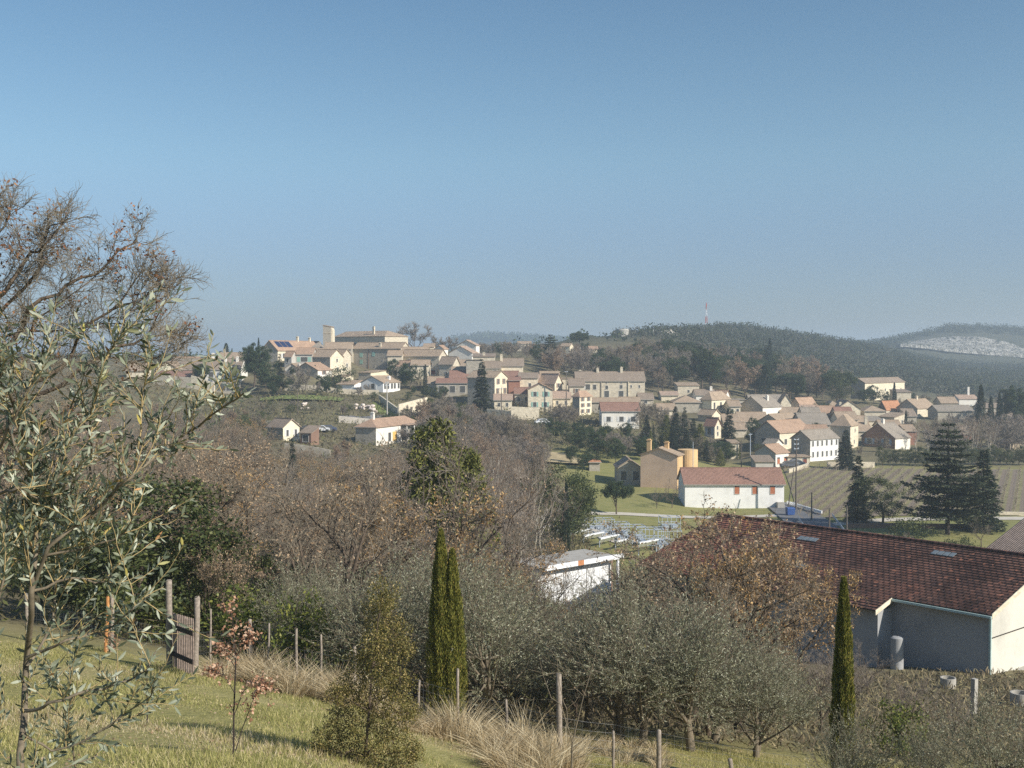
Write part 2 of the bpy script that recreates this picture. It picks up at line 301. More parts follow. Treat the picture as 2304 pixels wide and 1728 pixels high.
hs_(V, 'stone house with outside stairs and a sunlit tall wing right of the spruce', (1052, 1113, 1142), 328, 914, 850, a=30, ridge='u', rise=1.8, wall='cream', wallf='w_dstone', roof='tan', win=[('r', 2, 3, .8, 1.5, 'shutter_brown')])
hs_(V, 'square cream house with grey brown roof above the walled garden', (1168, 1210), 340, 884, 850, D=8, ridge='u', rise=1.3, wall='cream', roof='brown', win=[('f', 1, 1, .8, 1.1, None)])
hs_(V, 'dark red walled house under the square cream house', (1144, 1170), 334, 900, 856, D=7, ridge='u', rise=.8, wall='brick', roof='red')
hs_(V, 'little red roofed house left of the blue shuttered gable', (1158, 1192), 328, 912, 886, D=7, ridge='u', rise=1.6, wall='stone', roof='red', win=[('f', 2, 1, .9, 1.2, None)])
hs_(V, 'cream gabled house with pale blue shutters on two floors', (1188, 1243), 322, 924, 877, D=10, ridge='v', rise=1.7, wall='cream', roof='orange', win=[('f', 2, 2, .9, 1.3, 'shutter_green')])
hs_(V, 'tall sunlit house with a narrow white facade behind the blue shuttered gable', (1212, 1248, 1265), 338, 920, 862, a=42, ridge='u', rise=2.6, wall='cream', roof='pink', win=[('r', 1, 4, .9, 1.3, 'shutter_brown')])
hs_(V, 'small pale house in the gap left of the long stone farmhouse', (1256, 1288), 358, 885, 852, D=7, ridge='n', rise=.3, wall='cream', roof='tan')
hs_('farmhouse', 'long stone farmhouse with level brown roof, two rows of windows and chimneys', (1296, 1451), 345, 896, 857, D=10, ridge='u', rise=2.6, wall='stone', roof='brown', farm=True, chim=[(.08, .7, 1.4), (.33, .45, 1.3), (.68, .45, 1.6)])
hs_(V, 'lower wing with slanting brown roof at the left end of the long stone farmhouse', (1281, 1315), 335, 892, 868, D=8, ridge='u', rise=1.8, wall='stone', roof='brown', win=[('f', 1, 1, .9, 1.2, 'shutter_brown')])
hs_(V, 'cream house with orange hipped roof below the long stone farmhouse', (1288, 1304, 1331), 318, 934, 894, a=35, ridge='h', rise=1.8, wall='yellow', wallf='w_dstone', roof='orange', win=[('r', 2, 3, .9, 1.2, 'shutter_brown')])
hs_(V, 'low shaded house with thin tan roof under the long stone farmhouse', (1328, 1394), 325, 930, 905, D=6, ridge='u', rise=1.0, wall='dstone', roof='tan')
hs_(V, 'white house with a long red roof and grey basement, three windows', (1354, 1438), 302, 963, 925, D=9, ridge='u', rise=2.0, wall='white', roof='red', win=[('f', 3, 1, 1.1, 1.3, 'shutter_white')])
hs_('shed', 'grey garden building right of the long stone farmhouse', (1438, 1470), 338, 912, 899, D=7, ridge='u', rise=1.6, wall='stone', roof='brown', win=[('f', 1, 1, 1, .8, None)])
# hill behind
hs_(V, 'small white two storey house alone among trees above the cedar', (1262, 1282, 1290), 470, 800, 779, a=25, ridge='u', rise=1.2, wall='cream', roof='tan', win=[('r', 1, 1, .8, 1, None)])
hs_(V, 'brown roofed house with a white gable in the trees above the farmhouse', (1280, 1308, 1320), 430, 832, 814, a=30, ridge='u', rise=2.2, wall='stone', roof='red')
hs_(V, 'orange roof peeping from the wood below the water tower', (1326, 1345), 480, 796, 786, D=8, ridge='u', rise=1.2, wall='cream', roof='orange')
hs_(V, 'pale roofed building on the far crest left of the cedar tips', (1165, 1195), 560, 790, 774, D=9, ridge='u', rise=1.2, wall='cream', roof='tan')
# right village
hs_(V, 'plain stone house with flat top and lower porch above the right village', (1525, 1573), 375, 894, 868, D=8, ridge='m', rise=.8, wall='stone', roof='tan', win=[('f', 1, 1, .7, .9, None)])
hs_(V, 'pale house with tan roof left of the plain flat topped stone house', (1488, 1526), 368, 902, 891, D=8, ridge='u', rise=1.0, wall='cream', roof='pink')
hs_(V, 'grey walled house with a broad brown roof among the dark conifers', (1516, 1578), 350, 928, 906, D=9, ridge='h', rise=2.2, wall='dstone', roof='tan')
hs_(V, 'white walled house with hipped tan roof and dark door, above the silvery spruce', (1576, 1601, 1643), 348, 928, 901, a=32, ridge='h', rise=2.6, wall='yellow', roof='tan', win=[('r', 3, 1, .9, 2.0, None)])
hs_(V, 'house with a raised chimney and brown roof behind the hipped white house', (1566, 1610), 368, 905, 889, D=8, ridge='u', rise=1.6, wall='white', roof='brown', chim=[(.85, .4, 1.2)])
hs_(V, 'small white gabled house with orange roof right of the raised chimney', (1608, 1632, 1641), 372, 902, 893, a=25, ridge='u', rise=1.6, wall='white', roof='orange')
hs_(V, 'long grey walled house with one small window at the wood edge', (1638, 1678), 368, 918, 900, D=8, ridge='n', rise=.3, wall='dstone', roof='grey', win=[('f', 2, 1, .7, .7, None)])
hs_(V, 'cream house with a thin window left of the dark wide gable', (1641, 1666), 345, 940, 914, D=8, ridge='u', rise=1.4, wall='cream', roof='tan', win=[('f', 2, 1, .7, 1.6, None)])
hs_('barn', 'barn with a wide dark gable and a bright louvred side in the right village', (1664, 1716, 1758), 345, 938, 916, a=38, ridge='v', rise=3.0, wall='white', wallf='w_dstone', roof='grey', chim=[(.7, .6, 1.4)])
hs_('barn', 'long barn with a large plain grey roof at the wood edge', (1690, 1778), 368, 925, 908, D=11, ridge='u', rise=2.6, wall='cream', roof='grey')
hs_(V, 'cream house with clean orange roof and shaded gable, right village top', (1776, 1803, 1839), 365, 932, 916, a=32, ridge='v', rise=2.8, wall='cream', wallf='w_dstone', roof='orange')
hs_('garden_wall', 'tall bare cream gable wall left of the clean orange roof', (1757, 1780), 362, 935, 905, D=5, ridge='v', rise=2.4, wall='cream', roof='tan')
hs_(V, 'small tan gabled house left of the silvery spruce', (1570, 1602, 1621), 328, 948, 935, a=35, ridge='u', rise=1.4, wall='cream', wallf='w_dstone', roof='tan')
hs_(V, 'red roofed house with blue shuttered wall left of the silvery spruce', (1585, 1608, 1622), 312, 985, 958, a=35, ridge='u', rise=2.0, wall='cream', wallf='w_grey', roof='red', win=[('f', 1, 1, 1.2, 2, 'shutter_blue'), ('r', 1, 2, .7, 1.1, None)])
hs_(V, 'pale sunlit end wall behind the silvery spruce', (1644, 1662), 292, 1036, 998, D=6, ridge='m', rise=.5, wall='cream', roof='tan')
hs_(V, 'orange brown roofed row house left of the dark oval tree', (1664, 1728), 335, 962, 950, D=9, ridge='u', rise=2.4, wall='dstone', roof='tan')
hs_(V, 'wide tan roofed house with dark gable above the big orange roof', (1704, 1756, 1808), 322, 966, 953, a=38, ridge='v', rise=2.2, wall='cream', wallf='w_dstone', roof='tan')
hs_('barn', 'biggest gabled barn with orange and cream roof and dark left end', (1698, 1754, 1826), 296, 1018, 974, a=38, ridge='v', rise=2.8, wall='cream', wallf='w_dstone', roof='orange', win=[('r', 3, 1, 1.0, 1.4, None), ('f', 1, 1, 2.4, 1.6, None)])
hs_(V, 'long house with grey brown double roof in the middle of the right village', (1804, 1868), 318, 975, 955, D=12, ridge='u', rise=2.8, wall='dstone', roof='grey', win=[('f', 3, 1, .7, 1.0, None)])
hs_(V, 'house with a red orange roof behind the double grey brown roof', (1846, 1884), 345, 945, 936, D=8, ridge='u', rise=2.2, wall='dstone', roof='orange')
hs_(V, 'house with a grey brown roof left of the red orange roof', (1808, 1848), 342, 950, 938, D=8, ridge='u', rise=2.4, wall='stone', roof='grey')
hs_(V, 'house with a dull red roof right of the red orange roof', (1884, 1921), 338, 950, 938, D=8, ridge='u', rise=2.4, wall='stone', roof='red')
hs_(V, 'cream gabled house high at the back of the right village', (1884, 1936), 372, 932, 922, D=10, ridge='v', rise=2.6, wall='cream', roof='tan', chim=[(.2, .2, .8)])
hs_(V, 'tan roofed house left of the cream gable at the back', (1862, 1892), 378, 928, 922, D=8, ridge='h', rise=2.0, wall='cream', roof='tan')
hs_(V, 'square stone house like a tower with dark roof hollow beside the big fir', (1869, 1913, 1931), 302, 1010, 960, a=16, ridge='h', rise=3.2, wall='cream', wallf='w_dstone', roof='tan', win=[('r', 1, 2, .7, 1.0, None)])
hs_(V, 'low house with pink orange roof between the barn and the square stone house', (1808, 1866), 302, 990, 971, D=8, ridge='u', rise=1.4, wall='white', roof='orange')
hs_('manor', 'large white house with two rows of windows and dark left gable', (1780, 1823, 1886), 272, 1038, 989, a=38, ridge='v', rise=1.9, wall='white2', wallf='w_dstone', roof='grey', win=[('r', 6, 2, .6, 1.3, 'shutter_white')])
hs_(V, 'small white house with rust doors and orange roof beside the vineyard', (1698, 1745, 1774), 264, 1056, 1020, a=40, ridge='v', rise=1.7, wall='white', wallf='w_grey', roof='orange', win=[('r', 2, 1, .9, 1.5, 'shutter_rust')])
hs_('shed', 'grey lean-to with reddish roof in front of the small white house', (1700, 1740), 256, 1058, 1040, D=5, ridge='m', rise=1.0, wall='grey', roof='brown')
hs_(V, 'tan roofed small house between the biggest barn and the small white house', (1718, 1742, 1761), 278, 1016, 1000, a=30, ridge='u', rise=1.2, wall='white', wallf='w_brown', roof='grey')
hs_('shed', 'low walled court with a dark red gate beside the large white house', (1772, 1822), 266, 1046, 1032, D=6, ridge='n', rise=.2, wall='cream', roof='tan', win=[('f', 2, 1, 1.0, 1.6, 'shutter_red')])
hs_('farmhouse', 'large farmhouse standing apart at right with a dark left end', (1914, 1946, 2035), 420, 897, 862, a=28, ridge='v', rise=1.6, wall='cream', wallf='w_dstone', roof='brown', win=[('r', 5, 1, .8, .9, None)])
hs_('barn', 'stone annex at the right foot of the large farmhouse', (2018, 2050), 412, 905, 883, D=8, ridge='m', rise=.8, wall='stone', roof='brown')
hs_(V, 'house with the brightest orange roof in the right village', (1975, 1994, 2028), 385, 936, 921, a=35, ridge='v', rise=2.6, wall='stone', wallf='w_brown', roof='bright')
hs_(V, 'long house with tan roof and cream end wall, back right of the village', (2018, 2064, 2105), 380, 938, 919, a=38, ridge='v', rise=2.8, wall='cream', wallf='w_dstone', roof='tan', chim=[(.5, .5, 1)])
hs_(V, 'tan roofed house left of the long back right house', (1945, 1992), 372, 938, 926, D=8, ridge='h', rise=1.8, wall='stone', roof='tan')
hs_(V, 'grey walled house with a slanting tan roof in the third row, right village', (1978, 2012, 2036), 345, 962, 940, a=38, ridge='m', rise=1.2, wall='stone', wallf='w_dstone', roof='tan', win=[('r', 2, 1, .7, 1.1, None)])
hs_(V, 'pale grey house behind the dark brown gabled house', (1948, 1990), 338, 965, 948, D=8, ridge='m', rise=1.0, wall='cream', roof='grey')
hs_(V, 'narrow tan house with red chimney left of the dark brown gable', (1930, 1962), 320, 985, 970, D=8, ridge='u', rise=2.0, wall='stone', roof='tan', chim=[(.8, .4, 2)])
hs_(V, 'dark brown gabled house with two blue shutters above the hedge', (1938, 2014, 2048), 302, 1008, 986, a=34, ridge='v', rise=3.6, wall='white', wallf='w_brown', roof='grey', win=[('f', 2, 1, 1.5, 1.5, 'shutter_blue')], chim=[(.5, .3, 1)])
hs_(V, 'house with dull brown roof right of the dark brown gable', (2036, 2062), 318, 1002, 970, D=8, ridge='u', rise=1.4, wall='brick', roof='tan')
hs_(V, 'brown roofed house right of the slanting tan roof', (2036, 2062), 360, 950, 936, D=8, ridge='u', rise=2.0, wall='dstone', roof='brown')
hs_(V, 'tan gabled house in the gap before the white house at far right', (2118, 2155), 420, 918, 910, D=8, ridge='u', rise=2.0, wall='dstone', roof='tan')
hs_(V, 'white house with a tall white chimney at far right', (2158, 2200), 450, 912, 898, D=8, ridge='u', rise=1.4, wall='white', roof='pink', chim=[(.7, .5, 3)])
hs_(V, 'long brown roofed house behind the tall cypress', (2210, 2285), 400, 935, 918, D=8, ridge='u', rise=1.4, wall='dstone', roof='brown')
hs_(V, 'house with reddish wall half hidden behind bare plane trees', (2168, 2205), 325, 990, 979, D=8, ridge='u', rise=2.0, wall='brick', roof='brown')
hs_(V, 'long low dull roofed house behind bare trees left of the tall cypress', (2110, 2190), 370, 945, 925, D=9, ridge='u', rise=1.6, wall='dstone', roof='grey')
hs_(V, 'low brick coloured house behind bare trees right of the tall cypress', (2235, 2290), 370, 958, 940, D=9, ridge='u', rise=1.4, wall='brick', roof='brown')
hs_(V, 'pale round topped outbuilding behind the right hedge', (2272, 2302), 320, 1012, 998, D=7, ridge='v', rise=1.0, wall='beige', roof='tan')
# row fillers seen between the named houses
hs_(V, 'narrow pink roofed house tucked behind the tall sunlit narrow facade', (1206, 1240), 350, 882, 858, D=8, ridge='u', rise=1.8, wall='cream', roof='pink', win=[('f', 2, 1, .7, 1.1, None)])
hs_(V, 'low stone house with red roof under the long pale walled house', (1126, 1166), 346, 868, 848, D=7, ridge='u', rise=1.6, wall='stone', roof='red', win=[('f', 2, 1, .7, .9, None)])
hs_(V, 'cream house wall showing between spruce and barn roofs', (1016, 1050), 356, 858, 838, D=7, ridge='u', rise=1.6, wall='cream', roof='tan', win=[('f', 2, 1, .7, 1.0, None)])
hs_(V, 'tan roofed house filling the gap left of the orange brown row house', (1628, 1664), 330, 965, 948, D=8, ridge='u', rise=1.8, wall='cream', roof='tan', win=[('f', 2, 1, .7, 1.0, None)])
hs_(V, 'low tan house left of the dark oval tree, second row', (1640, 1680), 316, 982, 966, D=7, ridge='u', rise=1.6, wall='stone', roof='tan')
hs_(V, 'cream walled house right of the bright louvred barn', (1758, 1802), 348, 948, 932, D=8, ridge='u', rise=1.8, wall='cream', roof='tan', win=[('f', 3, 1, .7, 1.1, None)])
hs_(V, 'tan house between the wide tan roof and the red orange roof', (1806, 1846), 356, 938, 926, D=8, ridge='u', rise=1.6, wall='cream', roof='pink')
hs_(V, 'cream house behind the square stone house', (1886, 1930), 330, 962, 944, D=8, ridge='u', rise=2.0, wall='cream', roof='tan', win=[('f', 2, 1, .7, 1.0, None)])
hs_(V, 'pale house with tan roof right of the square stone house', (1926, 1952), 334, 965, 950, D=7, ridge='u', rise=1.6, wall='cream', roof='tan')
hs_(V, 'tan roofed house before the third row, above the dark brown gable', (1984, 2030), 325, 978, 962, D=8, ridge='u', rise=1.8, wall='stone', roof='tan')
hs_(V, 'small cream house left of the grey walled long house at the wood edge', (1606, 1640), 356, 920, 906, D=7, ridge='u', rise=1.4, wall='cream', roof='tan', win=[('f', 2, 1, .7, 1.0, None)])
hs_(V, 'small tan house under the broad brown roof among the conifers', (1480, 1520), 332, 940, 922, D=7, ridge='u', rise=1.6, wall='cream', roof='tan')
hs_(V, 'cream house with orange roof stepping down left of the tall pine', (440, 480), 358, 842, 826, D=8, ridge='u', rise=2, wall='cream', roof='orange', win=[('f', 2, 1, .8, 1.2, None)])
hs_(V, 'stone house below the church tower between two orange roofs', (722, 760), 384, 818, 798, D=8, ridge='u', rise=1.8, wall='stone', roof='tan', win=[('f', 2, 1, .7, 1.0, None)])
hs_(V, 'cream house at the right foot of the big grey stone house', (925, 965), 366, 846, 822, D=7, ridge='u', rise=1.6, wall='cream', roof='tan', win=[('f', 2, 2, .7, 1.1, None)])
hs_(V, 'cream house with tan roof between the red shuttered house and tall gable', (1000, 1030), 374, 838, 817, D=7, ridge='u', rise=1.8, wall='cream', roof='tan', win=[('f', 2, 1, .7, 1.0, None)])
hs_(V, 'stone house below the red shuttered house right of the cypress', (962, 1000), 350, 888, 862, D=7, ridge='u', rise=1.8, wall='stone', roof='tan', win=[('f', 2, 1, .7, 1.1, None)])
hs_(V, 'cream house stepping down left of the long stone farmhouse', (1244, 1284), 332, 918, 896, D=7, ridge='u', rise=1.8, wall='cream', roof='pink', win=[('f', 2, 1, .7, 1.1, None)])
hs_(V, 'pale house above the tall sunlit narrow facade', (1216, 1258), 362, 868, 848, D=7, ridge='u', rise=1.6, wall='stone', roof='tan')
hs_(V, 'narrow stone house between big grey house and orange roofed white gable', (872, 904), 378, 822, 800, D=7, ridge='u', rise=1.6, wall='stone', roof='tan', win=[('f', 1, 1, .7, 1.1, None)])
hs_(V, 'low cream house at the foot of the house with outside stairs', (1112, 1152), 320, 922, 900, D=7, ridge='u', rise=1.4, wall='cream', roof='pink', win=[('f', 2, 1, .7, 1.0, None)])
hs_(V, 'cream house under the right end of the long stone farmhouse', (1396, 1440), 326, 926, 908, D=7, ridge='u', rise=1.6, wall='cream', roof='tan', win=[('f', 2, 1, .7, 1.0, None)])
hs_(V, 'tan roofed house above the walled garden behind red roofs', (1120, 1168), 352, 878, 858, D=7, ridge='u', rise=1.6, wall='cream', roof='pink', win=[('f', 2, 1, .7, 1.0, None)])
# valley buildings
hs_('villa', 'white house with bare side wall and small brown roof among bare trees', (602, 637, 674), 240, 990, 962, a=50, ridge='u', rise=1.6, wall='yellow', wallf='w_dstone', roof='brown', win=[('r', 2, 1, .6, 1.3, 'shutter_white')])
hs_('garage', 'low annex with brown roof joined to the white house with bare side wall', (676, 700, 716), 238, 1000, 976, a=20, ridge='m', rise=1.4, wall='brown', wallf='w_brown', roof='brown', win=[('f', 1, 1, 1.4, 1.8, None)])
hs_('villa', 'white villa with broad orange hipped roof, yellow shutter and open porch', (800, 846, 943), 255, 1002, 963, a=22, ridge='h', rise=1.9, wall='white', wallf='w_dstone', roof='orange', villa=True, chim=[(.5, .15, 2.0)])
hs_('villa', 'tall peach house with a plain gable, chimney and tan roof', (1441, 1524, 1536), 215, 1098, 1026, a=12, ridge='v', rise=1.3, wall='orange', wallf='w_peach', roof='tan', chim=[(.22, .1, 2.2), (.6, .75, 1.2)])
hs_('villa', 'lower rear wing of the peach house with two roofs on the left', (1390, 1442), 222, 1092, 1052, D=7, ridge='v', rise=1.5, wall='stone', wallf='w_dstone', roof='tan', win=[('f', 2, 1, 1.2, 1.8, None)])
hs_('farm_building', 'long white building with red roof and three rust shuttered openings beside the lawn', (1541, 1764), 200, 1143, 1089, D=8, ridge='u', rise=2.3, wall='white2', roof='red', rust=True)
hs_('hut', 'tiny hut with a bright orange roof under dark trees', (1326, 1350), 238, 1060, 1041, D=3, ridge='h', rise=.7, wall='dstone', roof='bright')
hs_('farm_building', 'tan tiled building cut by the right edge, behind the big hangar', (2222, 2330), 88, 1345, 1264, D=9, ridge='u', rise=2.6, wall='brown', roof='pink', a=70, win=[('f', 3, 1, .8, .8, None)])
# ------------------------------------------------------------------ house geometry
def solve(h):
    name, label, px, d, base, eave, k = h
    a = R_(k.get('a', 0)); pA, pB = px[0], px[1]
    if len(px) > 2: a = max(a + math.atan((pB - 1152) / FPX), R_(24))
    zb = at(pB, base, d).z; ze = at(pB, eave, d).z
    Bx = X(pB, d, zb)
    # left-front corner A lies along direction (-cos a, +sin a) from B
    ca, sa = math.cos(a), math.sin(a); t = (pA - 1152) / FPX
    # Bx - W ca = t * (f0 + W sa cp) ; f0 = forward depth at B
    f0 = d * cp - (zb - CZ) * sp_
    W = (Bx - t * f0) / (ca + t * sa * cp)
    if len(px) > 2:
        t2 = (px[2] - 1152) / FPX     # C = B + D*(sa, ca)
        D = (t2 * f0 - Bx) / (sa - t2 * ca * cp)
        D = min(max(D, 3), 40)
    else: D = k.get('D', 8)
    A = (Bx - W * ca, d + W * sa)
    return A, W, D, -a, zb, ze - zb
# ------------------------------------------------------------------ terrain
CTRL = []   # (px, d, z relative to the eye)
def prof(px, *pts):
    for d, z in pts: CTRL.append((px, d, z))
far = [(2500, -6), (6500, -16)]
for p in (-1400, -500):
    prof(p, (2, -1.7), (6, -2.9), (12, -4.3), (22, -6.2), (35, -8), (60, -9.5), (100, -12), (180, -14), (300, -10), (380, -5), (600, -3), (1200, -4), *far)
prof(0, (2, -1.7), (6, -2.9), (10, -3.9), (15, -5.3), (20, -6.4), (25, -7.3), (30, -8.0), (35, -8.6), (60, -11), (100, -14), (150, -16), (220, -15), (300, -12.5), (340, -8), (380, -3), (600, -2), (1200, -3), *far)
prof(430, (2, -1.7), (6, -2.9), (10, -3.9), (15, -5.35), (20, -6.5), (25, -7.4), (30, -8.3), (35, -9.3), (60, -14), (100, -18.5), (150, -20.5), (200, -20), (250, -18.5), (300, -14.5), (325, -11.8), (600, -3), (1200, -3), *far)
prof(750, (2, -1.7), (6, -2.9), (10, -4.0), (15, -5.5), (20, -6.8), (25, -7.9), (29, -8.7), (35, -10.4), (60, -15.6), (100, -20.5), (150, -22.5), (200, -21.5), (225, -20.5), (270, -18), (300, -14.5), (318, -12.2), (430, -.5), (470, -1.5), (600, -3), (1200, -4), *far)
prof(1100, (2, -1.8), (6, -3.0), (10, -4.4), (15, -6), (20, -7.6), (26, -8.9), (32, -10.6), (60, -17), (100, -22.5), (150, -25), (200, -24.5), (250, -22), (280, -19.5), (300, -17.8), (420, -1.5), (550, 2), (800, 0), (1500, 10), (2600, 42), (6500, -10))
prof(1500, (2, -1.8), (6, -3.2), (10, -4.8), (15, -6.6), (20, -8.3), (25, -9.3), (32, -11.0), (45, -14.3), (70, -19.6), (100, -24), (130, -25.6), (160, -26), (200, -26.5), (235, -25), (275, -22.5), (300, -20.5), (430, -9), (520, 2), (620, 11.5), (720, 14), (1200, 5), (2500, 5), (6500, -15))
prof(1300, (235, -24), (262, -22.3), (285, -20.5), (420, -5), (500, 2), (590, 9), (800, 4), (1400, 5), (2600, 25))
prof(1640, (400, -13), (500, -8), (600, 0), (700, 10), (860, 21), (950, 20), (1300, 5), (2500, 5))
prof(1800, (400, -17), (500, -14), (650, -4), (800, 8), (930, 15), (1100, 8), (1500, 5))
prof(1950, (2, -1.8), (10, -4.8), (15, -6.8), (20, -8.6), (30, -11.2), (45, -14.8), (60, -18.2), (75, -20.8), (95, -24), (130, -25.8), (160, -26), (200, -26), (240, -26), (268, -26), (330, -24.5), (450, -20), (550, -17), (700, -8), (850, 2), (1000, 8), (1200, 6), (1500, 10), (2500, 5))
prof(2150, (80, -21.5), (100, -24), (190, -26), (268, -26.3), (310, -26), (420, -24), (600, -21), (800, -17), (1000, -14), (1150, -8), (1232, 0), (1330, 22), (1500, 38), (1700, 30), (2500, 5))
prof(2304, (2, -1.8), (10, -4.6), (15, -6.4), (22, -8.8), (30, -11.2), (45, -15.3), (60, -18.6), (74, -20.6), (100, -24.2), (130, -25.8), (190, -26), (268, -26.3), (310, -26), (420, -24.5), (600, -22), (800, -19), (1000, -14), (1150, -12), (1232, -4), (1330, 15), (1500, 33), (1700, 28), (2500, 5), (6500, -15))
prof(2900, (2, -1.8), (10, -4.6), (25, -9.5), (60, -18), (100, -24), (200, -26), (400, -25), (800, -18), (1300, 5), (1500, 20), (2500, 5), (6500, -15))
prof(3900, (2, -1.8), (10, -4.6), (25, -9.5), (60, -18), (100, -24), (200, -26), (400, -25), (800, -18), (1500, 0), (2500, 5), (6500, -15))
SOLVED = []
for h in HOUSES:
    s = solve(h); SOLVED.append(s)
    A, W, D, rz, zb, hh = s
    ang, name = rz, h[0]
    if h[3] < 95: continue
    for u, v in ((.1, 0), (.9, 0), (.5, .9)):
        x = A[0] + u * W * math.cos(rz) - v * D * math.sin(rz); y = A[1] + u * W * math.sin(rz) + v * D * math.cos(rz)
        CTRL.append((pix(x, y, zb)[0], y, zb - CZ + .0))
C_ = np.array(CTRL, float)
def uv_(px, d): return np.stack([(np.asarray(px, float) - 1152) / FPX * 6.5, np.log(np.asarray(d, float)) * 3.2], -1)
_P = uv_(C_[:, 0], C_[:, 1]); _K = np.linalg.norm(_P[:, None] - _P[None], axis=2) + .0
_n = len(_P)
_A = np.zeros((_n + 3, _n + 3)); _A[:_n, :_n] = _K - np.eye(_n) * .02; _A[:_n, _n] = 1; _A[:_n, _n + 1:] = _P; _A[_n, :_n] = 1; _A[_n + 1:, :_n] = _P.T
_w = np.linalg.solve(_A, np.concatenate([C_[:, 2], [0, 0, 0]]))
def terr(x, y):
    x = np.asarray(x, float); y = np.asarray(y, float); sh = x.shape; x = x.ravel(); y = y.ravel()
    d = np.maximum(np.hypot(x * .0, y), 2.0); d = np.maximum(y, np.hypot(x, y) * .6); d = np.clip(d, 2, 6500)
    px = 1152 + FPX * np.clip(x / np.maximum(y, np.hypot(x, y) * .35), -1.1, 1.1)
    out = np.empty(len(x))
    for i in range(0, len(x), 20000):
        q = uv_(px[i:i + 20000], d[i:i + 20000]); K = np.linalg.norm(q[:, None] - _P[None], axis=2)
        out[i:i + 20000] = K @ _w[:_n] + _w[_n] + q @ _w[_n + 1:]
    return (out + CZ).reshape(sh)
def tz(x, y): return float(terr(np.array([x]), np.array([y]))[0])
def ground(px, d):
    z = CZ - 10
    for _ in range(4): x = X(px, d, z); z = tz(x, d)
    return Vector((x, d, z))
# terrain mesh: polar sheet reaching past the horizon
def terrain():
    an = np.concatenate([np.linspace(-math.pi, -.75, 14)[:-1], np.linspace(-.75, .75, 241), np.linspace(.75, math.pi, 14)[1:-1]])
    r = np.concatenate([[1.0], np.geomspace(2, 9000, 330)])
    Rr, An = np.meshgrid(r, an); x = Rr * np.sin(An); y = Rr * np.cos(An)
    yy = np.where(np.abs(An) < 1.2, y, np.abs(y) + .0)
    z = terr(x, np.maximum(y, 0.01)); rs = np.random.RandomState(3)
    back = np.abs(An) > 1.3; z = np.where(back, CZ - 1.7 - np.clip(Rr, 0, 60) * .05, z)
    z += rs.normal(0, 1, z.shape) * np.clip((Rr - 420) * .003, 0, 1.0) * (np.abs(An) < .8) * (Rr < 3000)
    na, nr = z.shape; idx = np.arange(na * nr).reshape(na, nr)
    a = idx; b = np.roll(idx, -1, 0)
    F = np.stack([a[:, :-1], a[:, 1:], b[:, 1:], b[:, :-1]], -1).reshape(-1, 4)
    mb = MB(); mb.add(np.stack([x, y, z], -1).reshape(-1, 3), F[:, ::-1], 0, True)
    mb.add([(0, 0, CZ - 1.7)], np.zeros((0, 4)))
    m, n, b_, out = newmat('ground')
    geo = n.nodes.new('ShaderNodeNewGeometry'); P = geo.outputs['Position']; sx = n.nodes.new('ShaderNodeSeparateXYZ'); n.links.new(P, sx.inputs[0])
    n1 = noise(n, .05, 6, vec=P); n2 = noise(n, .6, 5, vec=P); n3 = noise(n, 7, 3, vec=P)
    wood = mix(n, .5, ramp(n, n1, [(.35, (.12, .10, .07)), (.6, (.19, .17, .095))]), ramp(n, n2, [(.35, (.10, .085, .06)), (.65, (.24, .21, .12))]))
    grass = mix(n, .5, ramp(n, n2, [(.3, (.19, .185, .06)), (.5, (.30, .27, .10)), (.7, (.42, .35, .17))]), ramp(n, n3, [(.3, (.18, .17, .06)), (.7, (.42, .37, .17))]))
    mead = mix(n, .4, ramp(n, n1, [(.35, (.20, .215, .075)), (.6, (.28, .26, .10))]), ramp(n, n2, [(.35, (.18, .19, .065)), (.65, (.34, .29, .135))]))
    def rng(sock, a0, a1):
        mr = n.nodes.new('ShaderNodeMapRange'); mr.inputs[1].default_value = a0; mr.inputs[2].default_value = a1; n.links.new(sock, mr.inputs[0]); return mr.outputs[0]
    near = rng(sx.outputs[1], 40, 32)
    hillc = mix(n, .5, ramp(n, n1, [(.35, (.06, .07, .042)), (.6, (.10, .10, .066))]), ramp(n, n2, [(.35, (.05, .055, .035)), (.65, (.10, .095, .06))]))
    c = mix(n, near, mix(n, rng(sx.outputs[1], 520, 600), wood, hillc), grass)
    # meadow in the valley: y 140..270, x>8
    def mn(op, a, b):
        q = n.nodes.new('ShaderNodeMath'); q.operation = op
        for i, v in enumerate((a, b)):
            if hasattr(v, 'is_linked'): n.links.new(v, q.inputs[i])
            else: q.inputs[i].default_value = v
        return q.outputs[0]
    xs = mn('ADD', sx.outputs[0], mn('MULTIPLY', n2, 8.0))
    inm = mn('MULTIPLY', mn('MULTIPLY', rng(sx.outputs[1], 128, 138), rng(sx.outputs[1], 276, 262)), rng(xs, 12, 16))
    c = mix(n, inm, c, mead)
    n.links.new(c, b_.inputs['Base Color']); b_.inputs['Roughness'].default_value = 1; b_.inputs['Specular IOR Level'].default_value = .1
    bump(n, b_, n3, .6, .08)
    o = mb.build('ground', m); tag(o, 'rolling ground of lawn, woodland floor, meadow and hillside', kind='structure')
    return o
terrain()
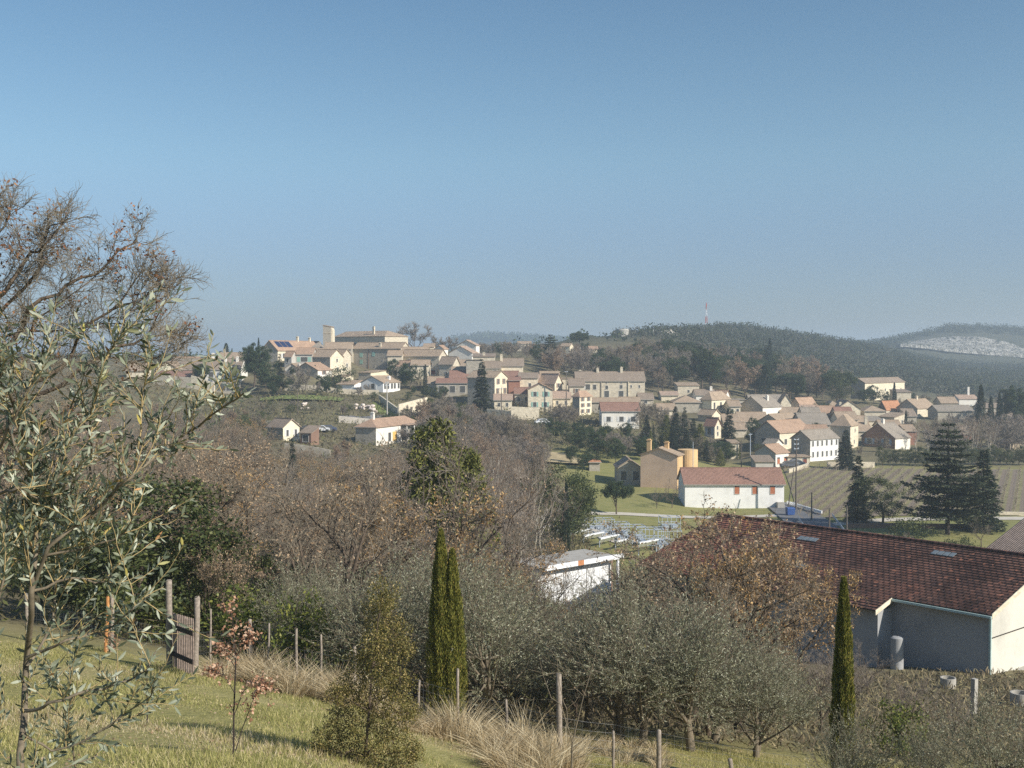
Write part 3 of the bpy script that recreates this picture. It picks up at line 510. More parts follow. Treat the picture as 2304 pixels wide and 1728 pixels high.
def drape(name, pts, m, width=None, lift=.05, label=None, kind='structure', res=2.0, **k):
    """ribbon draped over the terrain along plan points [(x,y,halfwidth)]"""
    P = []
    for (x0, y0, w0), (x1, y1, w1) in zip(pts[:-1], pts[1:]):
        nseg = max(1, int(math.hypot(x1 - x0, y1 - y0) / res))
        for i in range(nseg): t = i / nseg; P.append((x0 + (x1 - x0) * t, y0 + (y1 - y0) * t, w0 + (w1 - w0) * t))
    P.append(pts[-1]); P = np.array(P); T = np.gradient(P[:, :2], axis=0); T /= np.linalg.norm(T, axis=1, keepdims=True)
    Nn = np.stack([-T[:, 1], T[:, 0]], 1); nw = 5
    s = np.linspace(-1, 1, nw); Q = P[:, None, :2] + Nn[:, None] * P[:, None, 2:3] * s[None, :, None]
    z = terr(Q[..., 0], Q[..., 1]); z = np.maximum(z, z.mean(1, keepdims=True) - .05) + lift
    V3 = np.concatenate([Q, z[..., None]], 2).reshape(-1, 3); n_ = len(P); idx = np.arange(n_ * nw).reshape(n_, nw)
    F = np.stack([idx[:-1, :-1], idx[:-1, 1:], idx[1:, 1:], idx[1:, :-1]], -1).reshape(-1, 4)
    mb = MB(); mb.add(V3, F[:, ::-1], 0, True); o = mb.build(name, m); tag(o, label, kind=kind, **k); return o
# ------------------------------------------------------------------ house builder
def window(parent, M4, face, W, D, Hh, u, z, w, h, shut=None, frame=True):
    """window centred at u along the face, sill height z; face f/r/l"""
    def put(mb, u0, u1, y0, y1, z0, z1):
        if face == 'f': mb.box(u0, u1, -y1, -y0, z0, z1)
        elif face == 'r': mb.box(W + y0, W + y1, u0, u1, z0, z1)
        else: mb.box(-y1, -y0, u0, u1, z0, z1)
    if face != 'x' and h < 1.3: w *= .9
    a, b = u - w / 2, u + w / 2
    mb = MB()
    t = .09
    put(mb, a - t, a, -.04, .05, z - t, z + h + t); put(mb, b, b + t, -.04, .05, z - t, z + h + t)
    put(mb, a, b, -.04, .05, z + h, z + h + t); put(mb, a, b, -.04, .09, z - t, z)
    fr = mb.build('window', M['frame'], parent)
    g = MB(); put(g, a, b, -.03, .015, z, z + h); g.build('pane', M['glass'], fr)
    if shut:
        sw = w * .5
        if shut in ('shutter_rust', 'shutter_red'):
            s = MB(); put(s, a + .03, b - .03, .015, .06, z, z + h * .78); s.build('shutter', M[shut], parent)
        else:
            for q0, q1 in ((a - t - sw, a - t), (b + t, b + t + sw)):
                s = MB(); put(s, q0, q1, .003, .055, z - .03, z + h + .03); s.build('shutter', M[shut], parent)
def roof_slab(mb, quad, th=.14):
    mb.prism(quad, (0, 0, th))
def build_house(h, s):
    name, label, px, d, base, eave, k = h
    A, W, D, rz, zb, Hh = s; Hh = max(Hh, 1.8)
    root = empty(name, (A[0], A[1], zb), rz, label=label, cat=k.get('cat', {'village_house': 'house', 'long_shed': 'shed', 'open_shed': 'shed', 'villa': 'house', 'manor': 'house', 'farm_building': 'building', 'garden_wall': 'building'}.get(name, name)))
    if name == 'village_house': root['group'] = 'houses of the village'
    ridge = k.get('ridge', 'u'); rise = k.get('rise', 2); wm = M['w_' + k['wall']]; wf = M[k['wallf']] if 'wallf' in k else wm
    ov = .3; z0 = -3.5
    wl = MB(); t = .01
    # outer shell as faces: front(mat1) + others (mat0)
    if ridge == 'u': pr = [(0, 0, Hh), (0, D / 2, Hh + rise), (0, D, Hh)]
    top = {}
    fl, fr_, br, bl = (0, 0), (W, 0), (W, D), (0, D)
    if ridge == 'u':
        Vv = [(0, 0, z0), (W, 0, z0), (W, D, z0), (0, D, z0), (0, 0, Hh), (W, 0, Hh), (W, D, Hh), (0, D, Hh), (0, D / 2, Hh + rise), (W, D / 2, Hh + rise)]
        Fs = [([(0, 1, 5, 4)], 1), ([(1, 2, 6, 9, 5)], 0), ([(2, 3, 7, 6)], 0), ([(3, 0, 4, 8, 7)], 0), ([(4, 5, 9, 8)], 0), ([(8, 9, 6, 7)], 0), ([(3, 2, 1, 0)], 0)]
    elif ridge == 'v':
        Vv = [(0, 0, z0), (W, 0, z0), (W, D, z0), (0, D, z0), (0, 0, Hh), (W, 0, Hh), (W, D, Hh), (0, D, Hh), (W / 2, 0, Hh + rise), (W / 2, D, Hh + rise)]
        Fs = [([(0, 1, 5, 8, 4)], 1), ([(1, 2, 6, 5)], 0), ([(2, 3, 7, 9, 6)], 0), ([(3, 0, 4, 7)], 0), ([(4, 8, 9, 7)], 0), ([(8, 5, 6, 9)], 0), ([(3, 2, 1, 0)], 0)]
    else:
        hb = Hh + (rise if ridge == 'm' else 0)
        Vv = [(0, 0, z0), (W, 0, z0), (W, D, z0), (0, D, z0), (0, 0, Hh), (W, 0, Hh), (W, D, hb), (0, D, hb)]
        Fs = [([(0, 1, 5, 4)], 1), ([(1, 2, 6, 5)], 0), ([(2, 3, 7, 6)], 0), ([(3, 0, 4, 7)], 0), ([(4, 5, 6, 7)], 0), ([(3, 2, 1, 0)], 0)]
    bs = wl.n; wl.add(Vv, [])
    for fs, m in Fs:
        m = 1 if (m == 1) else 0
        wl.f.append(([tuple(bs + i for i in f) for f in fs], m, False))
    # only the front takes wallf, often shade painted as colour; left keeps wall
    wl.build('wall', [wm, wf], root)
    rf = MB(); e = .02
    if ridge == 'u':
        sl_ = rise / (D / 2); zo = Hh - ov * sl_
        rf.prism([(-ov, -ov, zo + e), (W + ov, -ov, zo + e), (W + ov, D / 2, Hh + rise + e), (-ov, D / 2, Hh + rise + e)], (0, 0, .16))
        rf.prism([(-ov, D / 2 + .002, Hh + rise + e), (W + ov, D / 2 + .002, Hh + rise + e), (W + ov, D + ov, zo + e), (-ov, D + ov, zo + e)], (0, 0, .16))
        rf.bar((-ov - .02, D / 2, Hh + rise + .2), (W + ov + .02, D / 2, Hh + rise + .2), .3, .14)
    elif ridge == 'v':
        sl_ = rise / (W / 2); zo = Hh - ov * sl_
        rf.prism([(-ov, -ov, zo + e), (W / 2, -ov, Hh + rise + e), (W / 2, D + ov, Hh + rise + e), (-ov, D + ov, zo + e)], (0, 0, .16))
        rf.prism([(W / 2 + .002, -ov, Hh + rise + e), (W + ov, -ov, zo + e), (W + ov, D + ov, zo + e), (W / 2 + .002, D + ov, Hh + rise + e)], (0, 0, .16))
        rf.bar((W / 2, -ov - .02, Hh + rise + .2), (W / 2, D + ov + .02, Hh + rise + .2), .3, .14)
    elif ridge == 'h':
        q = min(W, D) * .45; zo = Hh + e
        if W >= D: r0, r1 = (k.get('hq', (q, q))[0], D / 2, Hh + rise), (W - k.get('hq', (q, q))[1], D / 2, Hh + rise)
        else: r0, r1 = (W / 2, q, Hh + rise), (W / 2, D - q, Hh + rise)
        c = [(-ov, -ov, zo), (W + ov, -ov, zo), (W + ov, D + ov, zo), (-ov, D + ov, zo), (-ov, -ov, zo + .14), (W + ov, -ov, zo + .14), (W + ov, D + ov, zo + .14), (-ov, D + ov, zo + .14), r0, r1]
        bs = rf.n; rf.add(c, [])
        if W >= D: Fh = [(4, 5, 9, 8), (5, 6, 9), (6, 7, 8, 9), (7, 4, 8)]
        else: Fh = [(4, 5, 8), (5, 6, 9, 8), (6, 7, 9), (7, 4, 8, 9)]
        for f in Fh + [(3, 2, 1, 0), (0, 1, 5, 4), (1, 2, 6, 5), (2, 3, 7, 6), (3, 0, 4, 7)]: rf.f.append(([tuple(bs + i for i in f)], 0, False))
    else:
        zz = rise if ridge == 'm' else 0
        rf.prism([(-ov, -ov, Hh + e), (W + ov, -ov, Hh + e), (W + ov, D + ov, Hh + zz + e), (-ov, D + ov, Hh + zz + e)], (0, 0, .16))
    ax = 1 if ridge == 'v' or (ridge == 'h' and W < D) else 0
    roof = rf.build('roof', M['r_%s%d' % (k['roof'], ax)], root)
    for (cu, cv, ch) in k.get('chim', []):
        zt = Hh + rise * (1 - abs(cv - .5) * 2 if ridge == 'u' else 1 - abs(cu - .5) * 2 if ridge == 'v' else .6)
        if ridge in 'mn': zt = Hh
        c = MB(); x, y = cu * W, cv * D; c.box(x - .4, x + .4, y - .3, y + .3, zt - .6, zt + ch); c.box(x - .5, x + .5, y - .4, y + .4, zt + ch, zt + ch + .12); c.box(x - .28, x + .28, y - .2, y + .2, zt + ch + .12, zt + ch + .3)
        c.build('chimney', wm, roof)
    # gutter along front eave
    if ridge in 'uh' and d < 400:
        g = MB(); zo = Hh - (ov * rise / (D / 2) if ridge == 'u' else 0); g.box(-ov, W + ov, -ov - .12, -ov - .004, zo - .02, zo + .1); g.build('gutter', M['concrete'], roof)
    rs = random.Random(hash(label) % 1000 if False else len(label) * 7 + int(px[0]))
    for face, nc, nr_, w_, h_, sh in k.get('win', []):
        L = W if face == 'f' else D
        for r in range(nr_):
            for c in range(nc):
                u = L * (c + .5 + rs.uniform(-.08, .08)) / nc; st = Hh / nr_
                hh = min(h_, st * .62); z = r * st + st * .5 - hh * .42 + (.15 if nr_ > 1 else 0)
                if u - w_ / 2 < .2 or u + w_ / 2 > L - .2: w2 = min(w_, L * .5)
                else: w2 = w_
                s_ = sh if (sh is None or w2 * 1.6 < L / nc) else None
                if sh in ('shutter_rust', 'shutter_red'): s_ = sh
                window(root, None, face, W, D, Hh, u, z, w2, hh, s_)
    def S(mb, nm, m, p=root): return mb.build(nm, M[m], p)
    if k.get('solar'):
        sl_ = rise / (W / 2)
        nx = Vector((sl_, 0, 1)).normalized()
        for i in range(3):
            y0 = D * .06 + i * D * .1; q = MB()
            x0, x1 = W * .56, W * .86
            P4 = [(x0, y0, Hh + rise - (x0 - W / 2) * sl_ + .2), (x1, y0, Hh + rise - (x1 - W / 2) * sl_ + .2), (x1, y0 + D * .09, Hh + rise - (x1 - W / 2) * sl_ + .2), (x0, y0 + D * .09, Hh + rise - (x0 - W / 2) * sl_ + .2)]
            q.prism(P4, (0, 0, .06)); S(q, 'solar_panel', 'solar', roof)
    if k.get('big'):
        for i in range(3): window(root, None, 'f', W, D, Hh, W * .72 + i * 1.25, Hh * .62, .95, 1.9)
        for u, z in ((.17, .62), (.43, .66), (.17, .32)): 
            q = MB(); q.box(W * u - .6, W * u + .6, -.07, -.003, Hh * z, Hh * z + 1.5); S(q, 'shutter', 'shutter_green')
        q = MB(); q.box(W * .32, W * .32 + .1, -.12, -.005, .2, Hh - .1); S(q, 'downpipe', 'shutter_brown')
        q = MB(); q.box(-1.0, -.01, -.6, D * .5, -3, Hh * .92); S(q, 'buttress', 'w_cream')
        for u, z in ((.62, .45), (.45, .2), (.7, .3)): window(root, None, 'f', W, D, Hh, W * u, Hh * z, .4, .5)
    if k.get('redsh'):
        window(root, None, 'f', W, D, Hh, W * .70, Hh * .68, 1.0, 1.1); window(root, None, 'f', W, D, Hh, W * .79, Hh * .68, 1.0, 1.1)
        window(root, None, 'f', W, D, Hh, W * .73, Hh * .36, 1.2, 2.0, 'shutter_red'); window(root, None, 'f', W, D, Hh, W * .85, Hh * .40, 1.4, 1.4, 'shutter_red')
        window(root, None, 'f', W, D, Hh, W * .72, Hh * .04, 1.3, 2.0, 'shutter_red'); window(root, None, 'f', W, D, Hh, W * .2, Hh * .8, 1.6, .8)
        window(root, None, 'f', W, D, Hh, W * .45, Hh * .8, 1.6, .8)
    if k.get('farm'):
        for u, z, w_, h_, sh in ((.09, .55, .9, 1.5, 'shutter_white'), (.17, .5, 1.4, 1.6, None), (.27, .5, 1.0, 1.5, None), (.445, .52, .9, 1.1, None), (.655, .55, .9, 1.1, None),
                                 (.445, .06, 1.4, 1.9, None), (.655, .06, 1.4, 1.9, None), (.80, .6, .5, .8, None), (.92, .6, .5, .8, None), (.445, .85, .4, .3, None), (.655, .85, .4, .3, None)):
            window(root, None, 'f', W, D, Hh, W * u, Hh * z, w_, h_, sh)
        q = MB(); q.box(W * .362, W * .375, -.25, -.005, -1, Hh - .2); S(q, 'quoin', 'w_dstone')
        q = MB(); q.box(W * .755, W * .77, -.3, -.005, -1, Hh - .2); S(q, 'quoin', 'w_cream')
    if k.get('rust'):
        for px_ in (1658, 1698, 1738):
            u = W * (px_ - 1541) / 223; w_ = .85
            window(root, None, 'f', W, D, Hh, u, Hh - 1.75, w_, 1.6, 'shutter_rust')
        q = MB(); q.box(-.1, W + .1, -.12, -.01, Hh - .35, Hh - .02); S(q, 'cornice', 'w_white2')
        q = MB(); q.box(W * .92, W * .99, -1.2, -.02, 0, 1.1); S(q, 'step', 'concrete')
    if k.get('villa'):
        # right (sunlit) face: window, yellow shutter, porch openings
        window(root, None, 'r', W, D, Hh, D * .30, .5, 1.2, 2.0)
        q = MB(); q.box(W + .01, W + .08, D * .37, D * .46, .5, 2.6); S(q, 'shutter', 'shutter_yellow')
        for y0, y1 in ((.58, .74), (.76, .93)):
            q = MB(); q.box(W - .05, W + .03, D * y0, D * y1, .3, 2.7); S(q, 'porch_opening', 'dark')
        q = MB(); q.box(W + .05, W + 1.6, D * .56, D * .97, -.6, .12); S(q, 'terrace', 'w_cream')
        for y0 in (.575, .75, .94):
            q = MB(); q.box(W + 1.2, W + 1.45, D * y0, D * y0 + .25, .12, Hh); S(q, 'porch_post', 'w_white')
        q = MB(); q.box(W + .03, W + 1.8, D * .55, D * .98, Hh, Hh + .22); S(q, 'porch_roof', 'r_pink0')
    return root
for h, s in zip(HOUSES, SOLVED): build_house(h, s)
# ------------------------------------------------------------------ vegetation
rng = np.random.RandomState(11)
def unit(v): v = np.asarray(v, float); return v / (np.linalg.norm(v, axis=-1, keepdims=True) + 1e-9)
def rdir(n, rs): return unit(rs.normal(size=(n, 3)))
def wander(rs, p, d, L, r0, r1, n, jit, up=0.0):
    """one bending branch as a polyline"""
    P = [np.array(p, float)]; d = unit(d); st = L / n
    for i in range(n):
        d = unit(d + rs.normal(size=3) * jit + np.array([0, 0, up])); P.append(P[-1] + d * st)
    return np.array(P), np.linspace(r0, r1, n + 1), d
def sprout(rs, P, r, lvl, out, spec, tips):
    """children along a branch; spec[lvl] = (count, length, angle, jitter, up, nseg, rmin)"""
    if lvl >= len(spec): return
    cnt, Lr, ang, jit, up, ns, rm = spec[lvl]
    seg = np.linalg.norm(np.diff(P, axis=0), axis=1); tot = seg.sum(); cum = np.concatenate([[0], np.cumsum(seg)])
    for i in range(cnt):
        t = (.25 if lvl == 0 else .12) + (1 - (.25 if lvl == 0 else .12)) * (i + rs.rand()) / cnt
        s = t * tot; j = min(np.searchsorted(cum, s) - 1, len(seg) - 1); j = max(j, 0); f = (s - cum[j]) / (seg[j] + 1e-9)
        p = P[j] * (1 - f) + P[j + 1] * f; d = unit(P[j + 1] - P[j]); q = unit(np.cross(d, rs.normal(size=3)))
        a = ang * rs.uniform(.7, 1.25); dd = d * math.cos(a) + q * math.sin(a)
        L = Lr * rs.uniform(.6, 1.2) * (1.15 - .6 * t if lvl == 0 else 1 - .4 * t); rr = max(rm, (r[0] * (1 - t) + r[-1] * t) * .55)
        Q, rad, de = wander(rs, p, dd, L, rr, rm * .55, ns, jit, up)
        out[min(lvl, 2)].append((Q, rad))
        if lvl == len(spec) - 1: tips.append((Q, de))
        sprout(rs, Q, rad, lvl + 1, out, spec, tips)
def bare_tree(seed, h, trunk_h, spread, spec, leafn=0, leafs=.09, name='bare_oak', bark='bark', twig='twig', leaf='dry_leaf', r0=.16, leaders=4, lean=.1, clump=1.0, sides=3, ivy=0, leafw=.6):
    rs = np.random.RandomState(seed); out = [[], [], []]; tips = []; trunks = []
    P, r, d = wander(rs, (0, 0, -.4), (rs.normal() * lean, rs.normal() * lean, 1), trunk_h + .4, r0 * 1.15, r0 * .8, 5, .07)
    trunks.append((P, r))
    for i in range(leaders):
        a = i * 2 * math.pi / leaders + rs.rand(); e = spread * rs.uniform(.5, 1.2) if i else spread * .25
        st = P[-1] if i < 3 else P[-2]
        Q, rad, _ = wander(rs, st, (math.cos(a) * e, math.sin(a) * e, 1), (h - trunk_h) * rs.uniform(.8, 1.08), r0 * .6, r0 * .1, 9, .16, .03)
        trunks.append((Q, rad)); sprout(rs, Q, rad, 0, out, spec, tips)
    tr = MB(); tr.tubes(trunks, 6); tr.tubes(out[0], 4)
    tw = MB(); tw.tubes(out[1] + out[2], sides)
    root = empty(name, (0, 0, -500)); tr.build('trunk', M[bark], root); tw.build('twigs', M[twig], root)
    if leafn:
        C = []; 
        for Q, de in tips:
            if clump < 1 and rs.rand() > clump: continue
            k = rs.poisson(leafn)
            for _ in range(k): t = rs.rand(); j = rs.randint(0, len(Q) - 1); C.append(Q[j] * (1 - t) + Q[j + 1] * t)
        if C:
            C = np.array(C); n = len(C); C += rs.normal(size=C.shape) * .03
            lv = MB(); D = unit(rdir(n, rs) + [0, 0, -.3]); lv.cards(C, D, rdir(n, rs), leafs * rs.uniform(.6, 1.3, n), leafs * leafw * rs.uniform(.6, 1.2, n)); lv.build('leaves', M[leaf], root)
    if ivy:
        C = []
        for Q, rad in trunks[:4]:
            for _ in range(ivy):
                t = rs.rand() ** 1.3; j = int(t * (len(Q) - 1) * .7); C.append(Q[j] + (Q[j + 1] - Q[j]) * rs.rand() + rs.normal(size=3) * .16)
        C = np.array(C); n = len(C); lv = MB(); lv.cards(C, rdir(n, rs), rdir(n, rs), .14, .11); lv.build('ivy', M['ivy_leaf'], root)
    root['h0'] = float(h); return root
def clump_tree(seed, name, leaf, h, w, cz, nclump, nleaf, lsize, lw=.5, crad=.5, trunk_r=.14, bark='bark', shape='round', axis=None, limbs=6, shell=.62, gap=1.0, shoots=0, slen=.7):
    """evergreen crown of leaf clumps on limbs; cz = crown base height"""
    rs = np.random.RandomState(seed); ch = h - cz; C = []
    for i in range(nclump):
        for _ in range(20):
            u = rdir(1, rs)[0]; rr = shell + (1 - shell) * rs.rand() ** .7 if rs.rand() < .75 else rs.rand()
            p = u * rr; z = (p[2] + 1) / 2
            if shape == 'cone': sc = (1 - z) ** .8
            elif shape == 'umbrella': sc = 1.0; 
            else: sc = 1
            if shape == 'umbrella' and p[2] < -.35: continue
            break
        if shape == 'cone':
            z = rs.rand() ** 1.4; a = rs.rand() * 6.283; q = (1 - z) ** .75 * (rs.rand() ** .35)
            C.append((math.cos(a) * q * w / 2, math.sin(a) * q * w / 2, cz + z * ch))
        else:
            b = 1 + .22 * math.sin(3.1 * math.atan2(p[1], p[0]) + seed) + .12 * math.sin(5 * z + seed)
            C.append((p[0] * w / 2 * b, p[1] * w / 2 * b, cz + z * ch))
    C = np.array(C); n = nclump * nleaf
    base = np.repeat(C, nleaf, 0); sz = np.repeat(rs.uniform(.6, 1.3, nclump), nleaf)[:, None] * crad
    off = rdir(n, rs) * (rs.rand(n, 1) ** .45) * sz; off[:, 2] *= .75
    base = base + off
    D = rdir(n, rs) if axis is None else unit(rdir(n, rs) * .6 + np.array(axis))
    lv = MB(); lv.cards(base, D, rdir(n, rs), lsize * rs.uniform(.6, 1.3, n), lsize * lw * rs.uniform(.7, 1.2, n))
    root = empty(name, (0, 0, -500))
    tr = MB(); P, r, _ = wander(rs, (0, 0, -.5), (rs.normal() * .06, rs.normal() * .06, 1), .5 + cz + ch * (.85 if shape == 'cone' else .45), trunk_r * 1.2, trunk_r * .35, 8, .05)
    L = [(P, r)]
    for i in range(limbs):
        c = C[rs.randint(nclump)]; j = rs.randint(3, 8); mid = (P[j] * .5 + c * .5) + [0, 0, -.1 * w * .3]
        L.append((np.array([P[j], mid, c]), np.array([trunk_r * .4, trunk_r * .22, trunk_r * .06])))
    if shoots:
        ct = np.array([0, 0, cz + ch * .35])
        for i in range(shoots):
            c = C[rs.randint(nclump)] + rs.normal(size=3) * crad * .4; Q, rad, _ = wander(rs, c, unit(unit(c - ct) * .8 + rs.normal(size=3) * .35 + [0, 0, .75]), slen * rs.uniform(.4, 1.3), .007, .003, 4, .12, -.02); L.append((Q, rad)); m_ = 16
            t = rs.rand(m_) * 3.99; j = t.astype(int); pb = Q[j] + (Q[j + 1] - Q[j]) * (t - j)[:, None]; lv.cards(pb, unit(rdir(m_, rs) + unit(Q[-1] - Q[0]) * .9), rdir(m_, rs), lsize * rs.uniform(.6, 1.1, m_), lsize * lw)
    tr.tubes(L, 5); tr.build('trunk', M[bark], root); lv.build('crown', M[leaf], root)
    root['h0'] = float(h); return root
def conifer(seed, name, leaf, h, w, cz, tiers, per, droop, plate=.35, nl=26, lsize=.3, lw=.35, taper=.9, rag=.35, trunk_r=.2, bark='bark_dark', flat=.25):
    rs = np.random.RandomState(seed); root = empty(name, (0, 0, -500)); tr = MB(); L = [(np.array([[0, 0, -.5], [0, 0, h * .5], [0, 0, h]]), np.array([trunk_r, trunk_r * .6, .02]))]
    B, D = [], []
    for i in range(tiers):
        t = (i + rs.rand() * .6) / tiers; z = cz + (h - cz) * t; R = w / 2 * (1 - t) ** taper * rs.uniform(1 - rag, 1.12) + .08
        n = max(3, int(per * (1 - t * .5)))
        for j in range(n):
            a = rs.rand() * 6.283; Rr = R * rs.uniform(1 - rag, 1.1); dr = droop * Rr
            u = np.array([math.cos(a), math.sin(a), 0]); p0 = np.array([0, 0, z]); p1 = p0 + u * Rr * .55 + [0, 0, -dr * .25]; p2 = p0 + u * Rr + [0, 0, -dr + .1 * Rr]
            L.append((np.array([p0, p1, p2]), np.array([.05, .03, .012]) * (trunk_r * 4)))
            k = max(6, int(nl * Rr / (w / 2) + 4)); tt = rs.rand(k) ** .7; side = np.cross(u, [0, 0, 1])
            pos = np.where(tt[:, None] < .55, p0 + (p1 - p0) * (tt[:, None] / .55), p1 + (p2 - p1) * ((tt[:, None] - .55) / .45))
            sp = rs.normal(size=(k, 1)) * plate * Rr * (1.1 - tt[:, None]) * .8
            B.append(pos + side * sp + rs.normal(size=(k, 3)) * [.06, .06, flat * .35]); D.append(unit(u * .8 + side * np.sign(sp) * .7 + rs.normal(size=(k, 3)) * .3 + [0, 0, -droop * .3]))
    B = np.vstack(B); D = np.vstack(D); n = len(B)
    Nn = unit(rs.normal(size=(n, 3)) * .6 + [0, 0, .7]); lv = MB(); lv.cards(B, D, Nn, lsize * rs.uniform(.6, 1.4, n), lsize * lw)
    tr.tubes(L, 5); tr.build('trunk', M[bark], root); lv.build('crown', M[leaf], root); root['h0'] = float(h); return root
def cypress(seed, h, w, n, lsize, stems=1, base=.25, name='cypress', lw=.22):
    rs = np.random.RandomState(seed); root = empty(name, (0, 0, -500)); B = []; D = []; S = []
    nl = n // stems; tr = MB(); L = []
    for s in range(stems):
        ox = 0 if stems == 1 else (-.15 if s == 0 else .16) * w; hh = h * (1 if s == 0 else .9); ww = w if stems == 1 else w * .72
        z = rs.rand(nl) ** .85; a = rs.rand(nl) * 6.283
        prof_ = np.sin(np.clip(z * .94 + .06, 0, 1) ** .62 * math.pi) ** .55 * (1 - z * .25); prof_ *= 1 + .14 * np.sin(a * 4 + s + 3 * z) + .05 * np.sin(47 * z + 5 * a) + .11 * np.sin(a * 9 + 14 * z) + .06 * np.sin(a * 3 + 31 * z)
        rr = ww / 2 * prof_ * (rs.rand(nl) ** .28)
        B.append(np.stack([ox + rr * np.cos(a), rr * np.sin(a), base + z * (hh - base)], 1))
        D.append(unit(np.stack([np.cos(a) * .28, np.sin(a) * .28, np.full(nl, 1.0)], 1) + rs.normal(size=(nl, 3)) * .16))
        L.append((np.array([[ox * .6, 0, -.3], [ox, 0, h * .4], [ox, 0, hh * .9]]), np.array([w * .06, w * .04, .01])))
    B = np.vstack(B); D = np.vstack(D); k = len(B); lv = MB(); lv.cards(B, D, rdir(k, rs), lsize * rs.uniform(.6, 1.5, k), lsize * lw * rs.uniform(.7, 1.3, k))
    tr.tubes(L, 6); tr.build('trunk', M['olive_bark'], root); lv.build('crown', M['cypress_leaf'] if n > 3000 else M['cypress_far'], root); root['h0'] = float(h); return root
M['cypress_far'] = M['fir_leaf']
# ---- prototypes (moved to their first place on first use)
SP_OAK = [(9, 2.6, .85, .16, .05, 6, .022), (7, 1.3, .75, .2, .05, 5, .012), (6, .62, .7, .22, .04, 3, .0075)]
SP_LIGHT = [(8, 2.2, .8, .16, .06, 5, .022), (6, 1.1, .75, .2, .05, 4, .012), (5, .55, .7, .2, .04, 2, .008)]
SP_UP = [(10, 2.0, .45, .1, .12, 5, .018), (6, 1.1, .4, .1, .12, 4, .010), (4, .6, .4, .12, .1, 2, .0065)]
PRO = {}
M['juniper_leaf'] = leaf_mat('olive_green_needles', [(0, (.06, .07, .018)), (.6, (.14, .15, .035)), (1, (.25, .24, .07))], .1, .7)
def pro(k, f): PRO[k] = [f, []]
for i in range(4): PRO['oak%d' % i] = bare_tree(20 + i, 9, 2.0 + .4 * i, .75, SP_OAK, leafn=[0, .35, .8, 2.2][i], leafs=.13, leaders=4, r0=.17, ivy=[0, 60, 0, 0][i], twig=['twig', 'twig_grey', 'twig', 'twig'][i])
for i in range(2): PRO['goldoak%d' % i] = bare_tree(40 + i, 9, 2.2, .7, SP_OAK, leafn=3.2, leafs=.13, leaders=4, r0=.17, leaf=['dry_leaf', 'gold_leaf'][i])
for i in range(2): PRO['grey%d' % i] = bare_tree(50 + i, 9, 1.6, .6, SP_LIGHT, leafn=0, twig='twig_grey', leaders=5, name='bare_grey_tree')  # generic bare grey trees, no particular species
for i in range(2): PRO['poplar%d' % i] = bare_tree(60 + i, 12, 3, .22, SP_UP, leafn=0, twig='twig_red', bark='bark_pale', leaders=4, name='bare_poplar', r0=.13)
SP_FAR = [(10, 2.6, .8, .16, .05, 4, .05), (8, 1.35, .75, .2, .05, 3, .034), (7, .8, .7, .2, .04, 2, .026)]
for i in range(3): PRO['far%d' % i] = bare_tree(54 + i, 9, 1.4, [.75, .55, .9][i], SP_FAR, leafn=[0, 0, .7][i], leafs=.3, twig=['twig_grey', 'twig', 'twig_red'][i], leaders=5, name='leafless_tree')
PRO['plane0'] = bare_tree(66, 13, 3.5, .45, SP_OAK, leafn=0, twig='twig_red', bark='bark_pale', leaders=5, name='bare_plane_tree', r0=.24)
for i in range(3): PRO['olive%d' % i] = clump_tree(70 + i, 'olive_tree', 'olive_leaf', 3.4, 3.4, 1.0, 48, 60, .10, .20, shoots=520, slen=.95, crad=.40, trunk_r=.11, bark='olive_bark', limbs=22, shell=.35)
for i in range(2): PRO['holm%d' % i] = clump_tree(80 + i, 'holm_oak', 'holm_leaf', 7, 6, .8, 90, 110, .17, .6, .75, limbs=8)
for i in range(2): PRO['green%d' % i] = clump_tree(84 + i, 'evergreen_tree', 'pine_leaf', 8, 6, 1.2, 60, 80, .36, .5, .9, limbs=8)
PRO['bush0'] = clump_tree(88, 'shrub', 'holm_leaf', 2.4, 3.0, .1, 40, 60, .14, .6, .5, limbs=5)
PRO['bush1'] = clump_tree(89, 'shrub', 'box_leaf', 2.4, 2.4, .1, 40, 60, .12, .6, .45, limbs=5)
PRO['pine0'] = clump_tree(90, 'pine_tree', 'pine_leaf', 13, 10.5, 4, 100, 160, .4, .5, 1.15, trunk_r=.28, limbs=14, shell=.5)
PRO['umbrella0'] = clump_tree(91, 'umbrella_pine', 'pine_leaf', 8, 8, 3.0, 110, 150, .3, .5, .8, trunk_r=.2, shape='umbrella', limbs=14, shell=.7)
PRO['fir0'] = conifer(95, 'fir_tree', 'fir_leaf', 12, 6.6, .8, 32, 14, .45, nl=46, lsize=.42)
PRO['fir1'] = conifer(96, 'fir_tree', 'fir_leaf', 12, 4.2, .5, 34, 11, .6, nl=26, lsize=.38)
PRO['spruce0'] = conifer(97, 'spruce_tree', 'cedar_leaf', 15, 6.5, 1.2, 24, 12, .35, nl=90, lsize=.5, lw=.5, rag=.3, flat=.2)
PRO['cedar0'] = conifer(98, 'cedar_tree', 'cedar_leaf', 14, 13, 2.0, 17, 14, .02, plate=.6, nl=210, lsize=.5, taper=.55, rag=.5, trunk_r=.35, flat=.12)
PRO['fircone'] = clump_tree(99, 'conifer_tree', 'juniper_leaf', 10, 5.5, .4, 150, 110, .26, .4, .6, shape='cone', trunk_r=.2, limbs=8)
PRO['cyp0'] = cypress(100, 10, 1.7, 2600, .4)
USED = set(); TREES = []
KINDLAB = {}
